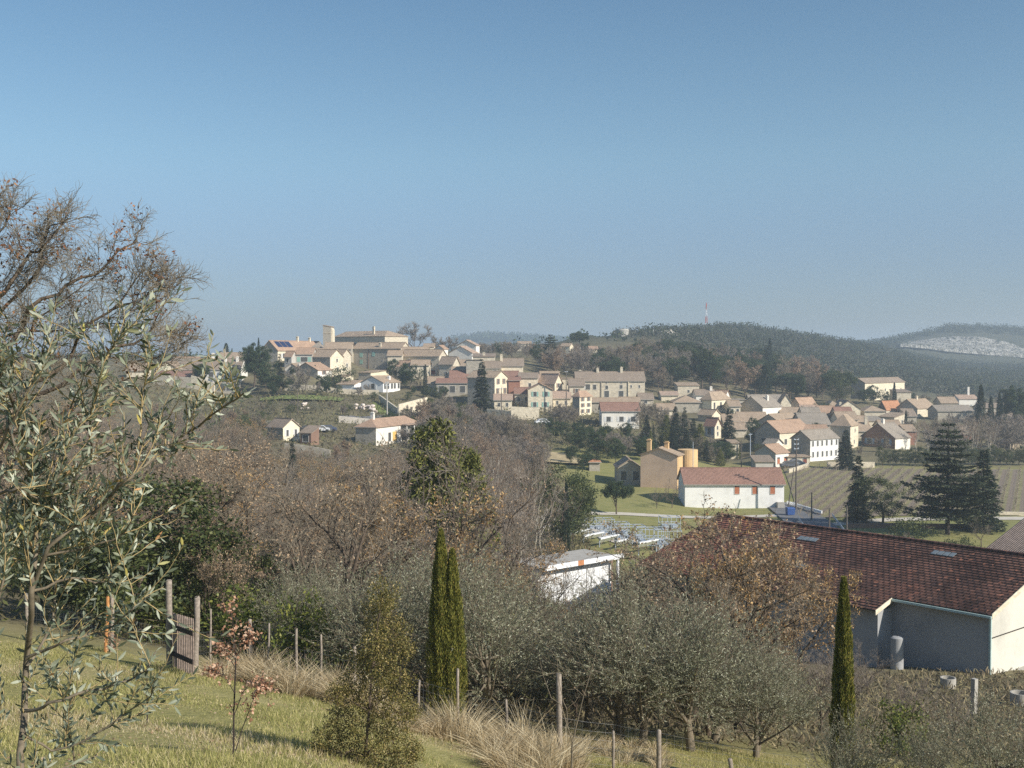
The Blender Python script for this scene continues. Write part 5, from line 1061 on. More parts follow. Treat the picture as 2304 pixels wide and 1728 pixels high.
def hangar():
    ox, oy = 18.2, 98.7; rz = math.atan2(-.754, .655); hz = CZ - 14; Lh = 42.0
    root = empty('hangar', (ox, oy, CZ - 20.6), rz, label='long low hangar with a huge dark red tiled roof in the right foreground', cat='building')
    r = 6.6; e = 4.15; w = 8.4; gx = 28.1 + 0
    wl = MB(); V4 = [(0.3, -w + .35), (gx, -w + .35), (gx, w - .35), (.3, w - .35)]
    Vv = [(x, y, -1.5) for x, y in V4] + [(x, y, e) for x, y in V4] + [(gx, 0, r - .05), (.3, 0, r - .05)]
    bs = wl.n; wl.add(Vv, [])
    for f, m in (((0, 1, 5, 4), 0), ((1, 2, 6, 8, 5), 1), ((2, 3, 7, 6), 0), ((3, 0, 4, 9, 7), 0)): wl.f.append(([tuple(bs + i for i in f)], m, False))
    wl.build('wall', [M['w_hang_shade'], M['w_gable']], root)
    # lean-to wall under the longer roof part
    q = MB(); q.box(.5, 21.2, -w - 1.5, -w + .3, -1.5, e - .75); lw = q.build('side_wing', M['w_hang_shade'], root)
    q = MB(); [q.box(x, x + 2.2, -w - 1.55, -w - 1.46, .1, 2.6) for x in (7,)]; q.build('door', M['dark'], lw)
    rf = MB(); sl_ = (r - e) / w; nrow = 24; dy = (w + .3) / nrow
    def rows(x0, x1, y_from, y_to, nr, sgn):
        st = (y_to - y_from) / nr
        for i in range(nr):
            ya, yb = y_from + i * st, y_from + (i + 1) * st
            za, zb_ = r - abs(ya) * sl_, r - abs(yb) * sl_
            rf.prism([(x0, ya, za + .03), (x1, ya, za + .03), (x1, yb, zb_ + .07), (x0, yb, zb_ + .07)] if sgn < 0 else [(x0, ya, za + .03), (x0, yb, zb_ + .07), (x1, yb, zb_ + .07), (x1, ya, za + .03)], (0, 0, .10))
    rows(-.3, gx + .35, 0, -w - .3, nrow, -1); rows(-.3, gx + .35, .001, w + .3, nrow, 1); rows(-.3, 21.5, -w - .301, -w - 2.3, 6, -1)
    rf.bar((-.35, 0, r + .2), (gx + .4, 0, r + .2), .36, .16)
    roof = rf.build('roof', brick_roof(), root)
    vb = MB(); 
    for s in (-1, 1): vb.prism([(gx + .37, 0, r - .12), (gx + .37, s * (w + .3), r - (w + .3) * sl_ - .12), (gx + .37, s * (w + .3), r - (w + .3) * sl_ + .2), (gx + .37, 0, r + .2)], (.05, 0, 0))
    vb.prism([(21.52, -w - .3, e - .25), (21.52, -w - 2.35, e - .85), (21.52, -w - 2.35, e - .52), (21.52, -w - .3, e + .05)], (.05, 0, 0))
    vb.build('verge_board', M['w_cream'], roof)
    for x, y in ((9.5, -2.2), (20.5, -1.5), (11.5, -6.6)):
        sk = MB(); [sk.prism([(x + i * .45, y - .3, r - abs(y - .3) * sl_ + .17), (x + i * .45 + .36, y - .3, r - abs(y - .3) * sl_ + .17), (x + i * .45 + .36, y + .3, r - abs(y + .3) * sl_ + .17), (x + i * .45, y + .3, r - abs(y + .3) * sl_ + .17)], (0, 0, .04)) for i in range(4)]; sk.build('skylight', M['glass_roof'], roof)
    g = MB(); g.box(21.6, gx + .4, -w - .46, -w - .32, e - .16, e - .02); g.box(gx - .05, gx + .09, -w + .2, -w + .33, -.6, e - .1); g.build('gutter', M['gutter'], roof)
    k = MB(); k.box(gx + .02, gx + .1, -w + .4, -.4, 2.55, 2.58); k.build('cable', M['bark_dark'], root)
    s = MB(); s.box(gx + .02, gx + 1.0, -w + .2, 6, -1.4, -.05); s.build('step', M['concrete'], root)
    return root
M['w_hang_shade'] = wall_mat('hangar_plaster_shade', (.36, .365, .37)); M['w_gable'] = wall_mat('gable_plaster', (.62, .60, .53)); M['gutter'] = plain('zinc_green', (.42, .55, .53), .4)  # pale hangar plaster darkened, its shade put into the base colour
hangar()
def tank(px, d, r, h, name, label, mat, cat, base=None, hollow=False, top=None, group=None):
    g = ground(px, d); mb = MB(); n = 28; an = [i * 2 * math.pi / n for i in range(n)]
    z0 = -.5
    def ring(rr, z): return [(rr * math.cos(a), rr * math.sin(a), z) for a in an]
    prof_ = [(r, z0), (r, h)] + ([(r * .84, h), (r * .84, h - .5)] if hollow else [(r * .7, h + r * .18), (.05, h + r * .26)] if top is None else top)
    mb.add([p for rr, z in prof_ for p in ring(rr, z)], [(k * n + i, k * n + (i + 1) % n, (k + 1) * n + (i + 1) % n, (k + 1) * n + i) for k in range(len(prof_) - 1) for i in range(n)], 0, False)
    o = mb.build(name, M[mat]); o.location = g; return tag(o, label, cat, group)
tank(2018, 75.2, .42, 2.1, 'grey_tank', 'pale grey upright cylindrical tank in the shade of the hangar corner', 'w_hang_shade', 'tank')
tank(2133, 66, .44, .62, 'well_ring', 'open concrete ring on the slope before the hangar', 'concrete', 'concrete ring', hollow=True)
tank(2295, 60, .5, .7, 'well_ring', 'concrete ring cut by the right edge below the hangar gable', 'concrete', 'concrete ring', hollow=True)
g = ground(2190, 52); q = MB(); q.box(-.11, .11, -.11, .11, -.5, 1.95); o = q.build('concrete_post', M['concrete']); o.location = g; o.rotation_euler = (0, .03, .5); tag(o, 'square concrete post standing alone before the hangar gable', 'post')
# water tower, mast, church tower
o = tank(1400, 600, 3.35, 12.6 - (ground(1400, 600).z - CZ) - .0, 'water_tower', 'round pale concrete water tower on the hill crest', 'concrete', 'water tower', top=[(3.35 * 1.06, 13.2 - (ground(1400, 600).z - CZ)), (3.3, 14.0 - (ground(1400, 600).z - CZ)), (.05, 14.1 - (ground(1400, 600).z - CZ))])
def mast():
    g = ground(1589, 880); root = empty('radio_mast', g, label='red and white lattice radio mast on the highest hilltop', cat='mast'); zt = at(1589, 681, 880).z - g.z
    for i in range(4):
        mb = MB(); z0, z1 = zt * i / 4, zt * (i + 1) / 4 - .02; w0, w1 = .9 - .72 * i / 4, .9 - .72 * (i + 1) / 4
        c0 = [(w0 * x, w0 * y, z0) for x, y in ((-1, -1), (1, -1), (1, 1), (-1, 1))]; c1 = [(w1 * x, w1 * y, z1) for x, y in ((-1, -1), (1, -1), (1, 1), (-1, 1))]
        for a, b in zip(c0, c1): mb.bar(a, b, .16)
        for k in range(4): mb.bar(c0[k], c1[(k + 1) % 4], .08); mb.bar(c0[(k + 1) % 4], c1[k], .08); mb.bar(c1[k], c1[(k + 1) % 4], .08)
        mb.build('lattice_section', M['whitemetal'] if i in (0, 2) else M['red_paint'], root)
M['red_paint'] = plain('red_paint', (.55, .12, .08), .5)
mast()
def church_tower():
    d = 408; zb = CZ - 1; x0, x1 = X(727, d, zb), X(745, d, zb); zt = at(726, 732, d).z - zb; w_ = x1 - x0
    root = empty('church_tower', (x0, d, zb), R_(-6), label='stone church bell tower with a slanting top on the hilltop', cat='tower')
    mb = MB(); mb.prism([(0, 0, -4), (w_, 0, -4), (w_, 0, zt - .6), (0, 0, zt)], (0, 4.5, 0)); mb.build('shaft', M['w_dstone'], root)
    mb = MB(); mb.prism([(w_ + .01, .8, -4), (w_ + .5, .8, -4), (w_ + .4, .8, zt - 1.6), (w_ + .01, .8, zt - 1.0)], (0, 3.0, 0)); mb.build('stair_turret', M['w_cream'], root)
    mb = MB(); mb.box(-.12, w_ + .12, -.12, 4.6, zt - 2.9, zt - 2.7); mb.build('cornice', M['w_stone'], root)
    mb = MB(); mb.prism([(-.15, -.15, zt + .02), (w_ + .15, -.15, zt - .6), (w_ + .15, -.15, zt - .4), (-.15, -.15, zt + .2)], (0, 4.8, 0)); mb.build('roof', M['r_tan0'], root)
church_tower()
# quarry cliff
def quarry():
    rs = np.random.RandomState(4); n, k = 90, 12; px = np.linspace(2026, 2420, n); V3 = []
    for j in range(k):
        t = j / (k - 1)
        for i in range(n):
            top = np.interp(px[i], QX, QT); bot = np.interp(px[i], QX, QB); step = t
            d = 1235 + 60 * t + rs.normal() * 1.1; p = at(px[i], bot + (top - bot) * step + rs.normal() * .25, d); V3.append(p)
    b2 = [at(px[i], np.interp(px[i], QX, QB) + 6, 1232) for i in range(n)]; t2 = [Vector((v.x, v.y + 70, v.z - 4)) for v in V3[-n:]]
    V3 = [tuple(v) for v in b2 + V3 + t2]; k += 2; idx = np.arange(n * k).reshape(k, n)
    F = np.stack([idx[:-1, :-1], idx[:-1, 1:], idx[1:, 1:], idx[1:, :-1]], -1).reshape(-1, 4); mb = MB(); mb.add(V3, F, 0, True)
    m, nn, b, out = newmat('quarry_rock'); f1 = noise(nn, .09, 6); f2 = noise(nn, .35, 5)
    tc = nn.nodes.new('ShaderNodeTexCoord'); mp = nn.nodes.new('ShaderNodeMapping'); mp.inputs['Scale'].default_value = (.5, .2, .06); nn.links.new(tc.outputs['Object'], mp.inputs[0]); f3 = noise(nn, 1, 5, vec=mp.outputs[0])
    c = mix(nn, .5, ramp(nn, f1, [(.38, (.12, .11, .08)), (.5, (.34, .32, .27)), (.62, (.50, .48, .43))]), ramp(nn, f3, [(.40, (.10, .10, .08)), (.55, (.44, .42, .38))]))
    c = mix(nn, 1.0, c, ramp(nn, f3, [(.42, (.55, .55, .54)), (.5, (1, 1, 1))]), 'MULTIPLY'); c = mix(nn, 1.0, c, ramp(nn, f2, [(.4, (.7, .7, .68)), (.52, (1.1, 1.1, 1.1))]), 'MULTIPLY')
    nn.links.new(c, b.inputs['Base Color']); bump(nn, b, f2, .9, 3)
    tag(mb.build('quarry_cliff', m), 'pale rock face of the quarry on the far hill', kind='structure')
quarry()
rs = np.random.RandomState(21); QP = []
for _ in range(80):
    p_ = rs.uniform(2028, 2400); t_ = rs.choice([rs.rand() * .25, rs.rand(), 1 - rs.rand() * .15]); v_ = at(p_, np.interp(p_, QX, QB) * (1 - t_) + np.interp(p_, QX, QT) * t_, 1233 + 58 * t_); QP.append((v_.x, v_.y, v_.z - 1))
crowns('quarry_scrub', M['pine_leaf'], QP, 2.2, 22, 1.1, 'dark bushes on the ledges of the quarry', 'scrub')
# pale rocks on the near hill
for px, d, s_, lb in ((1498, 640, 7, 'pale rock outcrop under the left shoulder of the mast hill'), (1545, 700, 5, 'small pale outcrop right of the larger one on the mast hill'), (1300, 520, 3, 'pale bare rock in the wood below the round topped pine')):
    rs = np.random.RandomState(int(px)); g = ground(px, d); mb = MB(); n_, k_ = 16, 6
    Vr = [(math.cos(i * 6.283 / n_) * s_ * (1 - j / k_) ** .5 * rs.uniform(.7, 1.2), math.sin(i * 6.283 / n_) * s_ * .6 * (1 - j / k_) ** .5, -1 + j * s_ * .11 + rs.normal() * .2) for j in range(k_) for i in range(n_)]
    mb.add(Vr, [(j * n_ + i, j * n_ + (i + 1) % n_, (j + 1) * n_ + (i + 1) % n_, (j + 1) * n_ + i) for j in range(k_ - 1) for i in range(n_)])
    o = mb.build('rock_outcrop', M['rock']); o.location = g; tag(o, lb, 'rock')
# walls and fences of the village
wall_dir('retaining_wall', 'sunlit cream retaining wall along the uphill street', 898, 300, 962, 318, 3.6, 'w_cream')
wall_dir('retaining_wall', 'shaded low stone wall between lawn and street below the white veranda house', 852, 322, 897, 302, 2.0, 'w_stone')
wall_dir('retaining_wall', 'long cream retaining wall under the blue shuttered gable', 1150, 306, 1213, 306, 3.4, 'w_cream')
wall_dir('retaining_wall', 'low pale wall below the house with outside stairs', 1095, 312, 1150, 308, 1.8, 'w_cream')
wall_dir('garden_wall', 'pale green garden wall in front of the white garages', 742, 334, 852, 334, 1.4, 'w_stone')
wall_dir('mesh_fence', 'dull green mesh fence along the back of the lawn', 640, 331, 741, 333, 1.6, M['shutter_green'].copy() if False else 'w_dstone', th=.08, cat='fence')
wall_dir('retaining_wall', 'grey stone wall under the white house with bare side wall', 640, 226, 742, 224, 1.8, 'w_dstone')
wall_dir('retaining_wall', 'pale dry stone wall left of the parked cars', 588, 272, 672, 268, 1.2, 'w_cream')
wall_dir('retaining_wall', 'boulder wall below the street above the white villa', 762, 284, 872, 286, 1.6, 'rock')
wall_dir('retaining_wall', 'rocky ochre wall under the low red roof at left', 430, 332, 482, 330, 3.6, 'w_cream')
wall_dir('retaining_wall', 'dark shaded wall left of the rocky ochre wall', 345, 333, 430, 332, 3.0, 'w_dstone')
wall_dir('vineyard_wall', 'low grey stone wall at the vineyard top beside the large white house', 1775, 250, 1822, 262, 1.0, 'w_stone')
wall_dir('vineyard_wall', 'low wall behind the rugged fir at the vineyard top', 1862, 262, 1968, 264, 1.3, 'w_stone')
wall_dir('barrier', 'white concrete barrier curving down beside the vineyard', 1770, 203, 1848, 188, .7, 'whitemetal', th=.25, base=.25, cat='barrier')
wall_dir('guard_rail', 'grey guard rail left of the road near the blue bin', 1795, 182, 1830, 158, .75, 'metal', th=.08, base=.35, cat='guard rail')
wall_dir('guard_rail', 'long grey guard rail right of the road before the fir', 1872, 184, 1925, 152, .75, 'metal', th=.08, base=.35, cat='guard rail')
wall_dir('garden_wall', 'low brown wall behind the ragged cedar along the track', 1905, 172, 2200, 170, .7, 'w_brown')
wall_dir('low_wall', 'thin pale wall along the track under the right vineyard', 2200, 185, 2400, 183, .6, 'w_cream')
# roads and fields
def G2(px, d): g = ground(px, d); return g.x, g.y
def road(name, pts, m, lab, lift=.06): drape(name, [(*G2(p, d), w_ / 2) for p, d, w_ in pts], M[m], lift=lift, label=lab)
road('road', [(1755, 206, 6), (1795, 190, 7), (1835, 172, 7), (1880, 150, 7), (1930, 130, 7)], 'road', 'grey asphalt road passing the blue bin', .10)
road('track', [(1225, 186, 3), (1300, 185, 3.2), (1400, 187, 3), (1600, 188, 3), (1770, 190, 3)], 'path', 'pale gravel path crossing the lawn', .08)
road('track', [(1235, 180, 5), (1290, 172, 5), (1345, 165, 4), (1420, 156, 4)], 'path', 'pale concrete drive behind the steel frames', .09)
road('track', [(1860, 176, 3), (2000, 180, 3.4), (2200, 181, 3.4), (2450, 181, 3.4)], 'path', 'pale dirt track along the foot of the vineyard', .07)
road('road', [(770, 292, 4), (830, 294, 4.5), (880, 300, 5), (915, 306, 5), (945, 316, 5), (968, 330, 5)], 'road', 'village street climbing past the cream retaining wall', .12)
M['grass_field'] = (lambda c: c)(plain('green_lawn', (.20, .24, .075), 1, scale=.5, var=.3)); M['pale_field'] = plain('pale_dry_grass', (.42, .34, .20), 1, scale=.4, var=.2)
road('lawn', [(585, 318, 6), (640, 319, 10), (700, 318, 12), (770, 318, 8)], 'grass_field', 'green lawn in front of the bare feathery grey tree', .10)
road('lawn', [(858, 320, 5), (872, 312, 8), (885, 305, 8), (893, 301, 4)], 'grass_field', 'green bank below the white veranda house', .10)
road('field', [(1190, 252, 16), (1250, 251, 17), (1330, 250, 13)], 'pale_field', 'pale dry field above the lawn', .10)
def vine_soil():
    m, n, b, out = newmat('vineyard_ground'); tc = n.nodes.new('ShaderNodeTexCoord'); mp = n.nodes.new('ShaderNodeMapping'); mp.inputs['Rotation'].default_value = (0, 0, VA); n.links.new(tc.outputs['Object'], mp.inputs[0])
    sx = n.nodes.new('ShaderNodeSeparateXYZ'); n.links.new(mp.outputs[0], sx.inputs[0])
    mm = n.nodes.new('ShaderNodeMath'); mm.operation = 'MULTIPLY'; mm.inputs[1].default_value = 2 * math.pi / 2.2; n.links.new(sx.outputs[0], mm.inputs[0]); sn = n.nodes.new('ShaderNodeMath'); sn.operation = 'SINE'; n.links.new(mm.outputs[0], sn.inputs[0])
    f = noise(n, .4, 5); f2 = noise(n, 3, 4)
    soil = ramp(n, f2, [(.3, (.17, .13, .095)), (.7, (.30, .24, .18))]); gr = ramp(n, f, [(.3, (.18, .17, .075)), (.7, (.30, .26, .14))])
    md = n.nodes.new('ShaderNodeMapRange'); md.inputs[1].default_value = -.35; md.inputs[2].default_value = .45; n.links.new(sn.outputs[0], md.inputs[0])
    n.links.new(mix(n, md.outputs[0], gr, soil), b.inputs['Base Color']); b.inputs['Roughness'].default_value = 1; return m
VA = math.atan2(.46, 1)   # rows run this far right of the view axis
vm = vine_soil()
def vfield(name, px0a, px0b, px1, d0, d1, lab):
    n_, k_ = 60, 60; V3 = []
    for j in range(k_):
        d = d0 + (d1 - d0) * j / (k_ - 1); pa = px0a + (px0b - px0a) * j / (k_ - 1)
        for i in range(n_): p = pa + (px1 - pa) * i / (n_ - 1); x = (p - 1152) / FPX * d; V3.append((x, d, 0))
    V3 = np.array(V3); V3[:, 2] = terr(V3[:, 0], V3[:, 1]) + .1; idx = np.arange(n_ * k_).reshape(k_, n_)
    F = np.stack([idx[:-1, :-1], idx[:-1, 1:], idx[1:, 1:], idx[1:, :-1]], -1).reshape(-1, 4); mb = MB(); mb.add(V3, F, 0, True); tag(mb.build(name, vm), lab, kind='structure')
vfield('vineyard_field', 1800, 1762, 2520, 184, 262, 'striped vineyard ground')
def vines():
    rs = np.random.RandomState(8); u = np.array([math.sin(VA), math.cos(VA)]); v = np.array([math.cos(VA), -math.sin(VA)]); first = True
    c0 = np.array([(1765 - 1152) / FPX * 262, 262.])
    off = round(c0 @ v / 2.2) * 2.2 + 1.1
    for r in range(0, 62):
        s = off + r * 2.2 - 4; pts = []
        for t in np.arange(100, 420, 1.0):
            p = v * s + u * t
            if not (186 < p[1] < 261): continue
            px = 1152 + FPX * p[0] / p[1]; lo = 1800 + (1762 - 1800) * (p[1] - 184) / 78
            if px < lo or px > 2400: continue
            pts.append(p + rs.normal(size=2) * .08)
        if len(pts) < 4: continue
        P = np.array(pts); z = terr(P[:, 0], P[:, 1]) + .08; T = []
        for (x, y), zz in zip(P, z):
            h = rs.uniform(.45, .75); T.append((np.array([[x, y, zz - .1], [x + rs.normal() * .05, y, zz + h * .6], [x + rs.normal() * .12, y + rs.normal() * .12, zz + h]]), np.array([.06, .05, .03])))
            for _ in range(3): T.append((np.array([[x, y, zz + h * .7], [x + rs.normal() * .2, y + rs.normal() * .2, zz + h + .25], [x + rs.normal() * .3, y + rs.normal() * .3, zz + h + .45]]), np.array([.02, .015, .01])))
        T.append((np.stack([P[:, 0], P[:, 1], z + .5], 1), np.full(len(P), .012)))
        mb = MB(); mb.tubes(T, 3); o = mb.build('vine_row', M['twig']); cx = ground(1152, 10)
        tag(o, 'row of bare pruned vines in the striped vineyard', 'vine row', 'rows of bare vines')
vines()
# poles
def pole(px, d, top, label, lean=0.0, r=.13, arms=1, mat='pole', name='utility_pole', dx=0):
    g = ground(px, d); h = at(px, top, d).z - g.z; root = empty(name, g, label=label, cat='pole'); root.rotation_euler = (0, lean, .4)
    mb = MB(); mb.tubes([(np.array([[0, 0, -.6], [0, 0, h * .5], [0, 0, h]]), np.array([r, r * .85, r * .65]))], 7); mb.build('post', M[mat], root)
    for i in range(arms):
        mb = MB(); mb.box(-.5, .5, -.05, .05, h - .35 - .8 * i, h - .25 - .8 * i); [mb.box(x - .04, x + .04, -.04, .04, h - .25 - .8 * i, h - .08 - .8 * i) for x in (-.42, .42)]; mb.build('crossarm', M['metal'], root)
pole(1791, 196, 985, 'tall thin utility pole right of the long white building', r=.16, arms=3)
pole(1772, 194, 1052, 'slanting brace pole leaning on the tall thin utility pole', lean=.17, r=.12, arms=0)
pole(1826, 182, 1108, 'short pole at the left road side', r=.14, arms=0)
pole(1866, 166, 1143, 'dark pole at the left edge of the lower road', r=.14, arms=0)
pole(1905, 158, 1138, 'dark pole right of the lower road', r=.14, arms=0)
pole(871, 298, 858, 'pale lattice power pole beside the village street', r=.22, arms=2, mat='concrete')
pole(670, 290, 880, 'thin pole on the slope left of the bare feathery tree', r=.12, arms=0)
pole(1128, 308, 872, 'dark wooden pole before the house with outside stairs', r=.16, arms=1)
pole(1274, 318, 834, 'dark wooden pole left of the long stone farmhouse', r=.16, arms=1)
pole(1462, 610, 746, 'left one of two pale poles on the crest right of the water tower', r=.3, arms=0, mat='concrete')
pole(1470, 612, 741, 'right one of two pale poles on the crest right of the water tower', r=.3, arms=0, mat='concrete')
pole(1668, 262, 990, 'thin pole left of the small white house with rust doors', r=.12, arms=0)
pole(1688, 290, 975, 'street lamp pole with double head among roofs left of the biggest barn', r=.14, arms=1, mat='metal')
pole(1559, 214, 994, 'thin street lamp right of the ochre silo', r=.08, arms=0, mat='metal', name='street_lamp')
pole(1910, 182, 1055, 'white forked birch like stake left of the ragged cedar', r=.1, arms=0, mat='concrete') if False else None
tank(1547, 221, 1.95, 7.2, 'silo', 'ochre round silo like tower joined behind the peach house', 'w_orange', 'silo', top=[(.05, 7.25)])
# cars
def car(px, d, rz, col_, label, s=1.0):
    g = ground(px, d); root = empty('parked_car', g + Vector((0, 0, .12)), rz, label=label, cat='car', group='cars parked in the village')
    mb = MB(); pr = [(-2.1, .35), (-2.05, .8), (-1.5, .92), (-.9, 1.42), (.7, 1.45), (1.3, .98), (2.0, .85), (2.15, .45), (2.1, .3), (-2.05, .3)]
    mb.prism([(x, -.82, z) for x, z in pr], (0, 1.64, 0)); mb.build('body', plain('car_paint_' + label[:6].strip(), col_, .3, var=.03), root)
    wn = MB(); wn.prism([(-1.3, -.835, .95), (1.05, -.835, .95), (.6, -.835, 1.36), (-.82, -.835, 1.36)], (0, 1.67, 0)); wn.build('side_window', M['glass'], root)
    ws = MB(); ws.prism([(1.27, -.7, 1.02), (.76, -.7, 1.43), (.79, -.7, 1.45), (1.31, -.7, 1.04)], (0, 1.4, 0)); ws.build('windscreen', M['glass'], root)
    for x in (-1.3, 1.35):
        for y in (-.84, .66):
            w_ = MB(); n = 14; w_.prism([(x + .32 * math.cos(i * 6.283 / n), y, .32 + .32 * math.sin(i * 6.283 / n)) for i in range(n)], (0, .18, 0)); w_.build('wheel', M['dark'], root)
car(690, 262, .15, (.05, .055, .07), 'dark blue grey parked car, leftmost by the white house with bare side wall')
car(705, 264, .1, (.7, .7, .7), 'white parked car second from left above the brown roofed annex')
car(722, 266, .2, (.62, .63, .65), 'silver parked car third from left above the brown roofed annex')
car(738, 268, .1, (.08, .1, .16), 'dark parked car at the right end of the row above the annex')
car(1221, 300, .25, (.75, .77, .8), 'white car parked at the foot of the blue shuttered gable')
car(1776, 262, .1, (.12, .13, .15), 'dark car at the low wall beside the small white house')
car(1790, 264, .1, (.3, .32, .35), 'grey car just left of the large white house')
g = ground(1778, 189); root = empty('rubbish_bin', g + Vector((0, 0, .1)), .2, label='bright blue wheeled rubbish bin at the corner of the long white building', cat='bin')
mb = MB(); mb.prism([(-.6, -.4, .1), (.6, -.4, .1), (.7, -.48, 1.1), (-.7, -.48, 1.1)], (0, .9, 0)); mb.build('body', M['bluebin'], root); mb = MB(); mb.prism([(-.72, -.5, 1.12), (.72, -.5, 1.12), (.6, -.35, 1.3), (-.6, -.35, 1.3)], (0, .9, 0)); mb.build('lid', M['bluebin'], root)
# boulders
rs = np.random.RandomState(9)
for i in range(26):
    px, d = (rs.uniform(800, 848), 303 + rs.rand() * 5) if i < 20 else (rs.uniform(675, 695), 300 + rs.rand() * 3); s_ = rs.uniform(.35, .8); g = ground(px, d); mb = MB(); n_, k_ = 8, 5
    Vr = []
    for j in range(k_):
        ph = -math.pi / 2 + math.pi * j / (k_ - 1)
        for q in range(n_): rr = s_ * rs.uniform(.8, 1.15); Vr.append((math.cos(q * 6.283 / n_) * math.cos(ph) * rr, math.sin(q * 6.283 / n_) * math.cos(ph) * rr, math.sin(ph) * rr * .7))
    mb.add(Vr, [(j * n_ + q, j * n_ + (q + 1) % n_, (j + 1) * n_ + (q + 1) % n_, (j + 1) * n_ + q) for j in range(k_ - 1) for q in range(n_)])
    o = mb.build('boulder', M['w_pink']); o.location = g + Vector((0, 0, s_ * .5 + (i % 3) * .55)); tag(o, 'white boulder of the rockery below the white veranda house' if i < 20 else 'white boulder by the thin pole on the slope', 'boulder', 'white rockery boulders' if i < 20 else 'boulders by the pole')
# white shed and steel frames
g = ground(1296, 108); zt = at(1231, 1246, 106).z
def shed():
    a = at(1212, 1250, 100); b = at(1376, 1233, 106); t = Vector((b.x - a.x, b.y - a.y, 0)); L = t.length; rz = math.atan2(t.y, t.x); z0 = CZ - 24.6; H = zt - z0
    root = empty('white_shed', (a.x, a.y, z0), rz, label='white sheet metal shed with a bright fascia among bare branches', cat='shed')
    mb = MB(); mb.box(0, L, .05, 4, -1, H - .25); mb.build('wall', [M['w_white2']], root)
    mb = MB(); mb.box(-.1, L + .5, -.9, 4.2, H - .24, H - .14); rf = mb.build('roof', M['concrete'], root)
    for x0, x1, m_ in ((-.1, L * .42, 'whitemetal'), (L * .422, L * .50, 'orange_plate'), (L * .502, L + .6, 'whitemetal')):
        mb = MB(); mb.box(x0, x1, -1.02, -.92, H - .34, H + .10); mb.build('fascia', M[m_], rf)
    for i in range(3):
        mb = MB(); x0 = .15 + i * (L - .5) / 3; x1 = x0 + (L - .8) / 3; mb.box(x0, x1, -.02, .04, -.8, H - 1.0)
        nn = 14; [mb.box(x0 + (x1 - x0) * q / nn, x0 + (x1 - x0) * (q + .5) / nn, -.05, -.021, -.8, H - 1.05) for q in range(nn)]; mb.build('door', M['whitemetal'], root)
    mb = MB(); mb.box(L - .1, L + .1, -.9, -.7, -1, H - .24); mb.build('post', M['whitemetal'], root)
    mb = MB(); mb.box(L + .11, L + 1.2, 1, 4, -1, H - .9); mb.build('side_lean_to', M['w_brown'], root)
shed()
for i, (p0, p1, y0, y1, d) in enumerate([(1222, 1263, 1189, 1180, 168), (1253, 1295, 1196, 1186, 164), (1282, 1328, 1202, 1192, 160), (1316, 1360, 1208, 1198, 156), (1352, 1394, 1214, 1204, 152), (1388, 1428, 1220, 1212, 149), (1440, 1482, 1224, 1215, 146)]):
    a = at(p0, y0, d); b = at(p1, y1, d + 3.5); root = empty('metal_canopy', (a.x, a.y, 0), math.atan2(b.y - a.y, b.x - a.x), label='white slanting sheet canopy in the row of open bays, %s' % ['leftmost', 'second from left', 'third from left', 'middle one', 'fifth from left', 'sixth from left', 'rightmost'][i], cat='canopy', group='slanting canopies over the open bays')
    L = math.hypot(b.x - a.x, b.y - a.y); z = a.z; zg = ground((p0 + p1) / 2, d).z
    mb = MB(); mb.prism([(0, 0, z), (L, 0, b.z), (L, 0, b.z + .12), (0, 0, z + .2)], (0, .4, 0)); mb.build('top_rail', M['whitemetal'], root)
    mb = MB(); mb.prism([(0, .02, z - .02), (L, .02, b.z - .02), (L, .75, b.z - .6), (0, .75, z - .6)], (0, .03, -.03)); mb.build('sheet', M['lav'] if 'lav' in M else M['whitemetal'], root)
    for x in (.1, L - .1): mb = MB(); mb.box(x - .06, x + .06, .26, .38, zg - .2, z + (b.z - z) * x / L); mb.build('leg', M['metal'], root)
def frame(px0, px1, y0, d, lab, k=3):
    a = at(px0, y0, d); b = at(px1, y0, d); zg = ground((px0 + px1) / 2, d).z - .1; root = empty('steel_frame', (a.x, a.y, zg), .12, label=lab, cat='steel frame', group='galvanised steel frames behind the canopies')
    L = b.x - a.x; H = (a.z - zg) * .8; D = 2.2; mb = MB()
    for i in range(k + 1):
        x = L * i / k
        for y in (0, D): mb.bar((x, y, 0), (x, y, H), .07)
        mb.bar((x, 0, H), (x, D, H), .08); mb.bar((x, 0, H * .45), (x, D, H * .45), .08)
    for y in (0, D):
        for z in (.2, H * .5, H): mb.bar((0, y, z), (L, y, z), .08)
        for i in range(k): mb.bar((L * i / k, y, .2), (L * (i + 1) / k, y, H * .5), .06)
    mb.build('tube_frame', M['metal'], root)
    for i in range(k): mb = MB(); mb.box(L * (i + .2) / k, L * (i + .8) / k, .2, D - .2, .3, H * .35); mb.build('tray', M['metal'], root)
frame(1272, 1302, 1172, 170, 'leftmost steel frame behind the canopies', 2)
frame(1322, 1384, 1164, 168, 'tall steel frame second from left behind the canopies')
frame(1352, 1418, 1172, 163, 'steel frame in the middle behind the canopies')
frame(1392, 1454, 1177, 158, 'steel frame right of the middle behind the canopies')
frame(1440, 1504, 1182, 154, 'steel frame second from right behind the canopies')
frame(1480, 1535, 1184, 150, 'rightmost steel frame near the hangar ridge')
frame(1490, 1532, 1158, 172, 'slender open frame on the lawn behind the others', 2)
